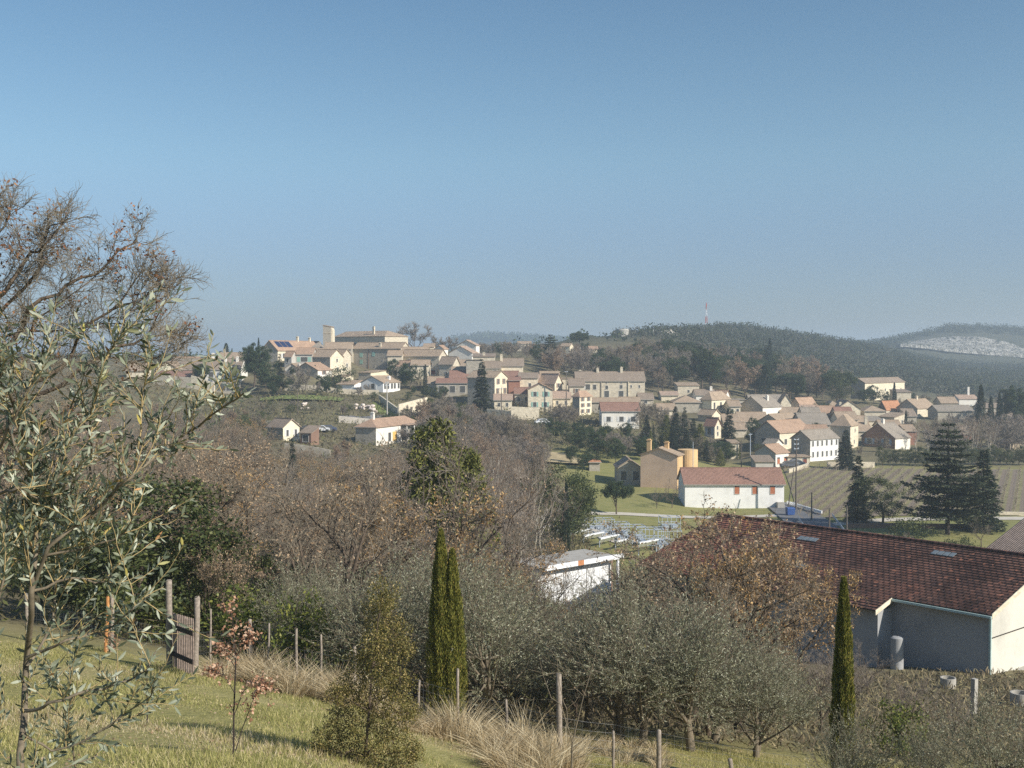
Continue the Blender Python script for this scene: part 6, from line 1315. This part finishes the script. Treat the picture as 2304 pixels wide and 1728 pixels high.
# ------------------------------------------------------------------ fence and gate
PW = (12, .06)
POSTS = [(475, 30.6, 1370, .045, 'pale green grey fence post right of the gate'), (528, 30.2, 1430, .035, 'short thin fence stake behind the pinkish young oak'), (562, 30, 1393, .085, 'thick weathered fence post behind the pinkish young oak'), (603, 29.6, 1402, .045, 'thin fence post, second right of the young oak'), (667, 29, 1413, .06, 'pale fence post left of the tall grass tuft'), (723, 28.3, 1427, .045, 'thin dark fence post rising from the tall grass'),
         (796, 27.8, 1455, .07, 'fence post half hidden behind the bronze shrub'), (942, 27, 1530, .05, 'dark leaning fence post left of the left cypress'), (1031, 26, 1505, .055, 'pale fence post just right of the left cypress'), (1139, 25.2, 1573, .05, 'fence post between left cypress and tall forked sapling'), (1257, 24.3, 1515, .10, 'tall stout round post behind the forked sapling'),
         (1380, 24.6, 1645, .05, 'short brown fence post right of the forked sapling'), (1482, 24.2, 1641, .085, 'pale square topped fence post at bottom middle'), (1643, 23.8, 1706, .08, 'fence post top showing at the bottom edge, rightmost of the line')]
def fpost(px, d, top, r, label, mat='post_wood', lean=0):
    g = ground(px, d); h = at(px, top, d).z - g.z; rs = np.random.RandomState(int(px)); mb = MB()
    P = np.array([[0, 0, -.4], [rs.normal() * .015, 0, h * .3], [rs.normal() * .02, 0, h * .7], [rs.normal() * .01, 0, h - .02], [0, 0, h]]); mb.tubes([(P, np.array([r, r * 1.02, r * .97, r * .95, r * .6]))], 9)
    n = 9; mb.add([(r * .6 * math.cos(i * 6.283 / n), r * .6 * math.sin(i * 6.283 / n), h) for i in range(n)], []); mb.f.append(([tuple(range(mb.n - n, mb.n))], 0, False))
    o = mb.build('fence_post', M[mat]); o.location = g; o.rotation_euler = (0, lean + rs.normal() * .02, rs.rand() * 6); return tag(o, label, 'post', 'fence posts along the lawn')
for p in POSTS: fpost(p[0], p[1], p[2], p[3] * .62, p[4])
fpost(382, 29.6, 1305, .085, 'tallest post, left gate post of round wood')
fpost(440, 28.9, 1343, .075, 'right gate post of round wood')
fpost(250, 33, 1338, .055, 'grey post behind the orange slat at left'); fpost(237, 32.8, 1343, .05, 'orange leaning slat post left of the gate', 'post_orange', .08)
fpost(62, 34, 1335, .055, 'grey fence post at far left behind the near olive')
def gate():
    a = ground(389, 29.6); b = ground(436, 27.6); root = empty('gate', a, math.atan2(b.y - a.y, b.x - a.x), label='small wooden picket gate standing ajar between two round posts', cat='gate'); L = math.hypot(b.x - a.x, b.y - a.y); s = (b.z - a.z) / L; h = at(389, 1383, 29.6).z - a.z
    for i in range(12):
        x = L * (i + .3) / 12; mb = MB(); mb.prism([(x, 0, .06 + s * x), (x + .075, 0, .06 + s * x), (x + .075, 0, h + s * x), (x + .038, 0, h + .06 + s * x), (x, 0, h + s * x)], (0, .025, 0)); mb.build('picket', M['gate_wood'], root)
    for z in (.28, .78): mb = MB(); mb.prism([(-.05, -.03, h * z - .06), (L, -.03, h * z - .06 + s * L), (L, -.03, h * z + .06 + s * L), (-.05, -.03, h * z + .06)], (0, .027, 0)); mb.build('rail', M['bark_dark'], root)
M['gate_wood'] = plain('gate_wood', (.25, .195, .165), .95, var=.4, scale=10)
gate()
def wires():
    pts = [(62, 34), (250, 33), (382, 29.6)], [(440, 28.9), (475, 30.6), (562, 30), (603, 29.6), (667, 29), (723, 28.3), (796, 27.8), (942, 27), (1031, 26), (1139, 25.2), (1257, 24.3), (1380, 24.6), (1482, 24.2), (1643, 23.8), (1800, 23.4)]
    labs = ('wire mesh strung from the far left post to the tall gate post', 'wire mesh strung along the fence posts right of the gate')
    for L, lb in zip(pts, labs):
        T = []; tot = [ground(*p) for p in L]
        for a, b in zip(tot[:-1], tot[1:]):
            for z in (.15, .32, .5, .68, .86, 1.05):
                m_ = (a + b) / 2 + Vector((0, 0, z - .02)); T.append((np.array([a + Vector((0, 0, z)), m_, b + Vector((0, 0, z))]), np.full(3, .0028)))
            n = int((b - a).length / .16)
            for i in range(n): p = a.lerp(b, i / n); T.append((np.array([p + Vector((0, 0, .1)), p + Vector((0, 0, .6)), p + Vector((0, 0, 1.05))]), np.full(3, .0018)))
        mb = MB(); mb.tubes(T, 3); o = mb.build('wire_fence', M['wire']); tag(o, lb, 'fence')
wires()
# ------------------------------------------------------------------ foreground trees
c1 = cypress(201, 5.1, .95, 60000, .085, stems=2, lw=.24); PRO['cA'] = c1
put('cA', 1005, 29.5, top=1192, label='tall twin stemmed cypress left of centre beside the fence', rz=0)
c2 = cypress(202, 5.1, .50, 46000, .085, lw=.24, base=.1); PRO['cB'] = c2
put('cB', 1895, 24.5, top=1300, label='slim pointed cypress in front of the hangar roof', rz=0)
def px_line(pts, d, rs, jd=.12):
    """branch through photo points, kept at its own real depth"""
    return np.array([at(p[0], p[1], (p[2] if len(p) > 2 else d) + (rs.normal() * jd if i else 0)) for i, p in enumerate(pts)])
def near_olive():
    rs = np.random.RandomState(5); root = empty('olive_tree', ground(48, 4.2), label='near olive tree with large grey green leaves filling the left edge', cat='tree'); O = np.array(root.location)
    BR = [([(40, 2500), (46, 2100), (48, 1700), (60, 1500), (72, 1330), (80, 1200), (55, 1000), (20, 880)], .017, .006),
          ([(72, 1330), (110, 1230), (215, 1150), (300, 1070), (370, 1010), (430, 970), (500, 920), (548, 885)], .008, .003),
          ([(215, 1150), (205, 1050), (203, 980), (215, 900), (225, 850), (245, 800), (258, 768)], .005, .002), ([(72, 1330), (60, 1240), (85, 1115), (30, 1000), (5, 900), (0, 800)], .007, .003),
          ([(0, 1110), (40, 1100), (85, 1120), (130, 1080), (150, 1000), (160, 920), (190, 840)], .006, .002), ([(300, 1070), (312, 1000), (322, 900), (330, 820), (334, 806)], .004, .002),
          ([(60, 1600), (115, 1585), (200, 1555), (290, 1530), (330, 1510), (352, 1465)], .007, .002), ([(60, 1480), (150, 1440), (250, 1410), (300, 1370), (338, 1340)], .006, .002),
          ([(72, 1330), (160, 1300), (240, 1310), (252, 1285)], .006, .002), ([(100, 1250), (200, 1230), (280, 1200), (300, 1160)], .005, .002), ([(48, 1650), (120, 1690), (200, 1665), (330, 1572), (350, 1545)], .005, .002),
          ([(0, 1010), (50, 900), (90, 820), (100, 765)], .006, .002), ([(46, 2100), (150, 1900), (180, 1760), (150, 1640), (160, 1500)], .007, .002), ([(46, 2000), (-20, 1800), (-30, 1500), (10, 1300), (15, 1150)], .008, .003), ([(60, 1500), (120, 1400), (130, 1250), (150, 1180), (160, 1100)], .006, .002), ([(370, 1010), (368, 960), (362, 925)], .003, .0015), ([(430, 970), (432, 930), (428, 880)], .003, .0015), ([(46, 2100), (-60, 1850), (60, 1760), (140, 1730), (220, 1700)], .006, .002)]
    polys = []; shoots = []
    for pts, r0, r1 in BR:
        P = px_line(pts, 4.2, rs) - O; n = len(P); P2 = [];
        for i in range(n - 1): P2 += [P[i] * (1 - t) + P[i + 1] * t for t in (0, .34, .67)]
        P2 = np.array(P2 + [P[-1]]); P2[1:-1] += rs.normal(size=(len(P2) - 2, 3)) * .004; r = np.linspace(r0, r1, len(P2)); polys.append((P2, r)); 
        if r1 < .005: shoots.append(P2[len(P2) // 3:])
        L = np.linalg.norm(np.diff(P2, axis=0), axis=1).sum(); k = int(L / .055)
        for i in range(k):
            t = rs.uniform(.12, 1); s = t * (len(P2) - 1); j = min(int(s), len(P2) - 2); p = P2[j] + (P2[j + 1] - P2[j]) * (s - j)
            if p[2] + O[2] < CZ - 1.75: continue
            q_ = pix(*(p + O)); 
            if q_[1] < 775 or (q_[1] > 1330 and rs.rand() < .45): continue
            d_ = unit(unit(P2[j + 1] - P2[j]) * .5 + rdir(1, rs)[0] * .75 + [0, 0, .45]); Q, rad, _ = wander(rs, p, d_, rs.uniform(.12, .38), .0022, .001, 6, .16, .04); polys.append((Q, rad)); shoots.append(Q)
            if rs.rand() < .35: Q2, rad2, _ = wander(rs, Q[2], unit(d_ + rdir(1, rs)[0] * .8), .16, .0015, .0008, 6, .16, .05); polys.append((Q2, rad2)); shoots.append(Q2)
    mb = MB(); mb.tubes([q for q in polys if q[1][0] > .0045], 7); mb.build('trunk', M['olive_bark'], root)
    mb = MB(); mb.tubes([q for q in polys if q[1][0] <= .0045], 5); mb.build('twigs', M['shoot'], root)
    C, D, N3, Ls = [], [], [], []
    for Q in shoots:
        L = np.linalg.norm(np.diff(Q, axis=0), axis=1).sum(); k = max(3, int(L / .024))
        for i in range(k):
            t = (i + .5) / k; s = t * (len(Q) - 1); j = min(int(s), len(Q) - 2); p = Q[j] + (Q[j + 1] - Q[j]) * (s - j); u = unit(Q[j + 1] - Q[j]); a = unit(np.cross(u, rs.normal(size=3)))
            for sg in (-1, 1):
                if rs.rand() < .30: continue
                dd = unit(u * .8 + a * sg * rs.uniform(.4, .95) + rs.normal(size=3) * .15); C.append(p); D.append(dd); N3.append(unit(np.cross(dd, a) + rs.normal(size=3) * .5)); Ls.append(rs.uniform(.028, .052))
    C, D, N3, Ls = map(np.array, (C, D, N3, Ls)); n = len(C); S = unit(np.cross(D, N3)); U = np.cross(S, D); W = Ls * rs.uniform(.21, .30, n)
    prof_ = [(0, .08), (.18, .62), (.45, 1.0), (.75, .75), (1, .04)]; bend = rs.normal(size=n) * .12
    V3 = []
    for t, w_ in prof_:
        cpt = C + D * (Ls * t)[:, None] + U * (bend * Ls * t * t)[:, None]
        V3 += [cpt - S * (W * w_ / 2)[:, None] + U * (W * w_ * .12)[:, None], cpt, cpt + S * (W * w_ / 2)[:, None] + U * (W * w_ * .12)[:, None]]
    V3 = np.stack(V3, 1); m_ = V3.shape[1]; F1 = []
    for j in range(4):
        for q in (0, 1): F1.append((3 * j + q, 3 * j + q + 1, 3 * j + 4 + q, 3 * j + 3 + q))
    F = (np.arange(n)[:, None, None] * m_ + np.array(F1)[None]).reshape(-1, 4); mb = MB(); mb.add(V3.reshape(-1, 3), F, 0, True); mb.build('leaves', M['near_olive'], root)
near_olive()
def near_oak():
    rs = np.random.RandomState(15); D0 = 22; root = empty('bare_oak', ground(-130, D0), label='large bare oak with russet leaf tufts leaning in at the left edge', cat='tree'); O = np.array(root.location)
    g = ground(-130, D0); out = [[], [], []]; tips = []; trunks = []
    LB = [([(-130, 1300), (-110, 1050), (-60, 920), (-20, 850), (20, 790), (58, 735), (70, 690), (130, 670), (190, 625), (250, 590), (310, 520), (332, 480)], .13, .018),
          ([(-110, 1050), (-50, 760), (0, 680), (45, 620), (70, 560), (110, 530), (150, 470), (160, 440)], .11, .015), ([(-60, 850), (-10, 720), (60, 650), (100, 590), (105, 530), (120, 480), (160, 455)], .08, .015),
          ([(-130, 1100), (30, 880), (100, 850), (170, 790), (190, 740), (250, 700), (300, 640), (330, 585)], .10, .015), ([(-120, 1150), (60, 900), (150, 860), (230, 800), (280, 780), (330, 770), (390, 750), (430, 758)], .10, .014),
          ([(280, 780), (288, 720), (320, 660), (345, 610)], .045, .012), ([(-110, 1050), (-80, 700), (-40, 560), (10, 480), (30, 440)], .1, .015), ([(-80, 900), (-60, 600), (-50, 450), (-10, 415)], .1, .015),
          ([(-130, 1150), (-60, 1000), (60, 960), (150, 930), (230, 880), (300, 850), (340, 845)], .08, .014), ([(-120, 1000), (-200, 700), (-180, 500)], .1, .02), ([(100, 850), (60, 780), (80, 720), (150, 680), (200, 640), (215, 590)], .05, .012), ([(330, 770), (360, 710), (392, 655)], .04, .012), ([(250, 700), (320, 680), (370, 650), (405, 625)], .045, .012), ([(230, 800), (300, 815), (370, 800), (420, 780)], .04, .012), ([(-30, 760), (60, 745), (140, 750), (230, 720), (300, 725)], .05, .012)]
    spec = [(19, .85, .7, .2, .03, 7, .0075), (7, .55, .7, .22, .05, 4, .006), (5, .36, .7, .25, .03, 3, .004)]
    trunks.append((np.array([np.array(g) + [0, 0, -.4], (np.array(g) + np.array(at(-130, 1300, D0))) / 2 + [.1, 0, 0], np.array(at(-130, 1300, D0))]) - O, np.array([.26, .2, .16])))
    for pts, r0, r1 in LB:
        pts = [(p_[0] - 6, p_[1] + max(0, (620 - p_[1]) * .22)) for p_ in pts]; P = px_line(pts, D0, rs, .35) - O; n = len(P); P2 = []
        for i in range(n - 1): P2 += [P[i] * (1 - t) + P[i + 1] * t for t in (0, .5)]
        P2 = np.array(P2 + [P[-1]]); P2[1:-1] += rs.normal(size=(len(P2) - 2, 3)) * .035; r = np.linspace(r0 * .55, r1 * .6, len(P2)); trunks.append((P2, r)); LL_ = np.linalg.norm(np.diff(P2, axis=0), axis=1).sum(); sprout(rs, P2, np.array([r0 * .2, r1 * .6]), 0, out, [(int(4 + LL_ * 3.2),) + spec[0][1:]] + spec[1:], tips)
    mb = MB(); mb.tubes(trunks, 7); mb.tubes(out[0], 4); mb.build('trunk', M['bark'], root); mb = MB(); mb.tubes(out[1] + out[2], 3); mb.build('twigs', M['twig'], root)
    C = []; cs = [tips[rs.randint(len(tips))][0][-1] for _ in range(70)]
    for c in cs:
        for _ in range(rs.randint(8, 34)): C.append(c + rs.normal(size=3) * .10)
    C = np.array(C); n = len(C); mb = MB(); mb.cards(C, rdir(n, rs), rdir(n, rs), .085 * rs.uniform(.6, 1.3, n), .05 * rs.uniform(.6, 1.2, n)); mb.build('leaves', M['rust_leaf'], root)
M['rust_leaf'] = leaf_mat('russet_leaf', [(0, (.13, .055, .03)), (.6, (.24, .115, .06)), (1, (.38, .2, .1))], .2, .8)
near_oak()
def sapling(name, label, px, d, BR, r0, bark, leafm, leafs, nleaf, seed, shoots=10, slen=.3, clusters=None, lw=.7, cat='tree'):
    rs = np.random.RandomState(seed); g = ground(px, d); root = empty(name, g, label=label, cat=cat); O = np.array(g); T = []; tips = []
    for i, (pts, a, b) in enumerate(BR):
        P = px_line(pts, d, rs, .03) - O
        if i == 0: P = np.vstack([[0, 0, -.2], P])
        P2 = []
        for j in range(len(P) - 1): P2 += [P[j] * (1 - t) + P[j + 1] * t for t in (0, .5)]
        P2 = np.array(P2 + [P[-1]]); T.append((P2, np.linspace(a, b, len(P2))))
        for _ in range(shoots):
            t = rs.uniform(.3, 1); s = t * (len(P2) - 1); j = min(int(s), len(P2) - 2); p = P2[j] + (P2[j + 1] - P2[j]) * (s - j)
            Q, rad, _ = wander(rs, p, unit(unit(P2[j + 1] - P2[j]) + rdir(1, rs)[0] * .9), slen * rs.uniform(.5, 1.3), .004, .0018, 4, .2, .05); T.append((Q, rad)); tips.append(Q)
    mb = MB(); mb.tubes(T, 5); mb.build('trunk', M[bark], root)
    if nleaf:
        C = []
        for Q in tips:
            for _ in range(rs.poisson(nleaf)): C.append(Q[rs.randint(1, len(Q))] + rs.normal(size=3) * .03)
        C = np.array(C); n = len(C); mb = MB(); mb.cards(C, rdir(n, rs), rdir(n, rs), leafs * rs.uniform(.6, 1.2, n), leafs * lw * rs.uniform(.7, 1.2, n)); mb.build('leaves', M[leafm], root)
    return root
sapling('young_oak', 'young oak with pinkish cream dry leaves on the lawn in front of the gate', 524, 15.2, [([(525, 1700), (526, 1600), (530, 1500), (528, 1440), (522, 1390), (520, 1370)], .016, .005), ([(530, 1690), (545, 1640), (560, 1600), (575, 1560), (592, 1540)], .008, .003), ([(527, 1610), (545, 1560), (570, 1530), (600, 1550)], .007, .003), ([(528, 1560), (505, 1520), (485, 1510)], .006, .003), ([(528, 1500), (510, 1470), (495, 1455)], .006, .003), ([(529, 1480), (550, 1450), (562, 1432)], .006, .003)], .016, 'bark_dark', 'pink_leaf', .05, 9, 3, shoots=16, slen=.18, lw=.85)
sapling('bare_sapling', 'leafless forked fruit sapling in front of the tall stout post', 1286, 17.5, [([(1286, 1728), (1288, 1670)], .02, .016), ([(1288, 1670), (1275, 1630), (1262, 1585), (1240, 1570), (1222, 1520), (1211, 1468)], .011, .003), ([(1288, 1670), (1300, 1620), (1313, 1566), (1330, 1510), (1348, 1440), (1370, 1388)], .012, .003), ([(1290, 1682), (1325, 1655), (1345, 1635), (1353, 1612)], .008, .003), ([(1278, 1640), (1275, 1595), (1268, 1580), (1257, 1530), (1253, 1478)], .008, .003), ([(1276, 1594), (1295, 1578), (1304, 1562)], .006, .003), ([(1313, 1566), (1302, 1555), (1290, 1546)], .005, .002), ([(1287, 1710), (1310, 1700), (1325, 1690)], .006, .003)], .02, 'olive_bark', 'dry_leaf', .03, .25, 4, shoots=2, slen=.12)
def kermes():
    rs = np.random.RandomState(6); d = 17; g = ground(822, d); root = empty('kermes_oak', g, label='straggly bronze green evergreen oak at bottom centre of the lawn edge', cat='tree'); O = np.array(g); C = []; T = []
    CL = [(865, 1338, 42), (848, 1385, 48), (880, 1420, 46), (845, 1450, 40), (905, 1460, 34), (820, 1490, 44), (865, 1510, 40), (900, 1540, 46), (790, 1545, 46), (845, 1570, 50), (895, 1600, 44), (770, 1610, 48), (830, 1640, 52), (890, 1660, 46), (740, 1665, 44), (790, 1690, 50), (850, 1715, 52), (905, 1720, 36), (760, 1740, 44), (715, 1690, 26), (925, 1600, 26), (760, 1560, 26), (930, 1690, 26)]
    T.append((np.array([O + [0, 0, -.3], at(822, 1700, d), at(830, 1600, d), at(838, 1500, d), at(850, 1400, d), at(862, 1330, d)]) - O, np.array([.03, .026, .02, .015, .01, .004])))
    L = []
    for px, py, r in CL:
        c = np.array(at(px, py, d + rs.normal() * .25)) - O; rr = r / FPX * d; j = min(4, max(1, int((1760 - py) / 90))); T.append((np.array([T[0][0][j], (T[0][0][j] + c) / 2, c]), np.array([.01, .007, .003])))
        for _ in range(int(3.6 * r)):
            u = rdir(1, rs)[0] * rr * rs.rand() ** .4 * .95; n = rs.randint(6, 13); L.append(c + u + rs.normal(size=(n, 3)) * .028)
        for _ in range(9):
            e = c + rdir(1, rs)[0] * rr * 1.15; T.append((np.array([c, (c + e) / 2 + rs.normal(size=3) * .02, e]), np.array([.004, .003, .0015])))
    L = np.vstack(L); n = len(L); mb = MB(); mb.cards(L, rdir(n, rs), rdir(n, rs), .032 * rs.uniform(.6, 1.3, n), .02 * rs.uniform(.7, 1.2, n)); mb.build('leaves', M['kermes_leaf'], root); mb = MB(); mb.tubes(T, 5); mb.build('trunk', M['bark'], root)
kermes()
sapling('oak_sapling', 'tiny olive coloured oak sapling casting a shadow in the middle of the lawn', 331, 19.5, [([(331, 1590), (332, 1550), (330, 1520)], .014, .006), ([(331, 1570), (345, 1545), (368, 1500)], .005, .002)], .014, 'bark_dark', 'kermes_leaf', .035, 5, 8, shoots=16, slen=.16)
sapling('oak_sapling', 'tiny russet leaved sapling at the foot of the orange slat post', 245, 31.5, [([(245, 1470), (246, 1440), (243, 1425)], .012, .005), ([(245, 1465), (258, 1455), (262, 1440)], .006, .003)], .012, 'bark_dark', 'pink_leaf', .06, 5, 9, shoots=14, slen=.25)
# ------------------------------------------------------------------ grass
def grass():
    rs = np.random.RandomState(12); n = 330000; d = 11 + 26 * rs.rand(n) ** .8; px = rs.uniform(-60, 2360, n)
    x = (px - 1152) / FPX * d
    fl = np.interp(px, [-100, 60, 250, 440, 600, 720, 940, 1140, 1260, 1480, 1800, 2400], [34, 34, 33, 29.5, 29.6, 28.3, 27, 25.2, 24.3, 24.2, 23.4, 22])
    keep = (d < fl + .5) | ((px > 1000) & (d < 33)); d, px, x, fl = d[keep], px[keep], x[keep], fl[keep]; n = len(d)
    P = np.stack([x, d, terr(x, d) - .02], 1); D = unit(np.stack([rs.normal(size=n) * .45, rs.normal(size=n) * .45, np.ones(n)], 1)); ph = np.sin(x * 1.3) + np.sin(d * 1.7 + x) + rs.normal(size=n) * .5
    q = np.sin(x * .55 + 2 * np.sin(d * .31)) + np.sin(d * .9 + x * .4) + rs.normal(size=n) * .7; dry = q > 1.5; LL0 = (.075 + .03 * ph) * rs.uniform(.6, 1.5, n)
    mb = MB(); mb.cards(P[dry], D[dry], rdir(dry.sum(), rs), LL0[dry] * 1.15, .010, wide=.35); tag(mb.build('straw_grass', M['dry_grass']), 'straw coloured dry patches in the foreground lawn', 'grass', kind='stuff')
    nl_ = 2600; li = rs.choice(n, nl_); mb = MB(); mb.cards(P[li] + [0, 0, .05], rdir(nl_, rs) * [1, 1, .3], unit(rs.normal(size=(nl_, 3)) * .4 + [0, 0, 1]), .06, .04); tag(mb.build('fallen_leaves', M['dry_leaf']), 'scattered fallen oak leaves on the lawn', 'leaf litter', kind='stuff')
    g_ = ~dry; mb = MB(); mb.cards(P[g_], D[g_], rdir(g_.sum(), rs), LL0[g_], .011, wide=.35); tag(mb.build('lawn_grass', M['grass_blade']), 'short yellow green winter grass of the foreground lawn', 'grass', kind='stuff')
    # tall dry tussocks along the fence
    K = 130; u = rs.rand(K); bx = []; 
    FX = [(470, 30), (560, 29.6), (640, 28.9), (720, 28.0), (800, 27.4), (900, 26.6), (1000, 25.8), (1100, 25), (1200, 24.2), (1260, 23.8)]
    xs = [f[0] for f in FX]; ds = [f[1] for f in FX]; C, D3, LL = [], [], []
    for i in range(K):
        px_ = rs.uniform(455, 1290); dd = np.interp(px_, xs, ds) + rs.normal() * .8 - .5; lx, ly = rs.normal(size=2) * .35
        s_ = rs.uniform(.5, 1.25) * (1.25 if 560 < px_ < 860 or px_ > 1010 else .8); g = ground(px_, dd); m_ = rs.randint(50, 170); a = rs.rand(m_) * 6.283; rr = rs.rand(m_) * .2
        C.append(np.stack([g.x + rr * np.cos(a), g.y + rr * np.sin(a), np.full(m_, g.z - .03)], 1)); k = rs.uniform(.08, .8, m_); D3.append(unit(np.stack([np.cos(a) * k + lx, np.sin(a) * k + ly, np.ones(m_)], 1))); LL.append(s_ * .72 * rs.uniform(.5, 1.2, m_))
    for i in range(60):
        px_ = rs.uniform(1020, 1500); dd = rs.uniform(26, 31); g = ground(px_, dd); m_ = 110; a = rs.rand(m_) * 6.283; k = rs.uniform(.2, .9, m_); rr = rs.rand(m_) * .25
        C.append(np.stack([g.x + rr * np.cos(a), g.y + rr * np.sin(a), np.full(m_, g.z - .03)], 1)); D3.append(unit(np.stack([np.cos(a) * k, np.sin(a) * k, np.ones(m_)], 1))); LL.append(.35 * rs.uniform(.5, 1.2, m_))
    C = np.vstack(C); D3 = np.vstack(D3); LL = np.concatenate(LL); n = len(C); S = unit(np.cross(D3, rdir(n, rs))); w_ = .007
    drp = unit(D3 * [1, 1, 0] + 1e-6) * (LL * .22)[:, None]
    p1 = C + D3 * (LL * .55)[:, None]; p2 = C + D3 * (LL * .9)[:, None] + drp - [0, 0, .04]
    V3 = np.stack([C - S * w_, C + S * w_, p1 + S * w_ * .8, p1 - S * w_ * .8, p2 + S * .001, p2 - S * .001], 1); F = (np.arange(n)[:, None, None] * 6 + np.array([(0, 1, 2, 3), (3, 2, 4, 5)])[None]).reshape(-1, 4)
    mb = MB(); mb.add(V3.reshape(-1, 3), F); tag(mb.build('tall_dry_grass', M['dry_grass']), 'tall straw coloured dry grass leaning along the fence line', 'grass', kind='stuff')
grass()
# ------------------------------------------------------------------ haze
def haze():
    mb = MB(); mb.box(-5200, 5200, -300, 7000, CZ - 75, CZ + 72); m = bpy.data.materials.new('haze'); m.use_nodes = True; n = m.node_tree; n.nodes.clear()
    out = n.nodes.new('ShaderNodeOutputMaterial'); v = n.nodes.new('ShaderNodeVolumePrincipled'); v.inputs['Color'].default_value = (.74, .87, 1.0, 1); v.inputs['Density'].default_value = .0004; v.inputs['Anisotropy'].default_value = .2
    n.links.new(v.outputs[0], out.inputs['Volume']); m.cycles.homogeneous_volume = True if hasattr(m.cycles, 'homogeneous_volume') else True
    o = mb.build('haze', m); tag(o, 'thin pale blue air haze over the whole valley', 'haze', kind='stuff')
haze()
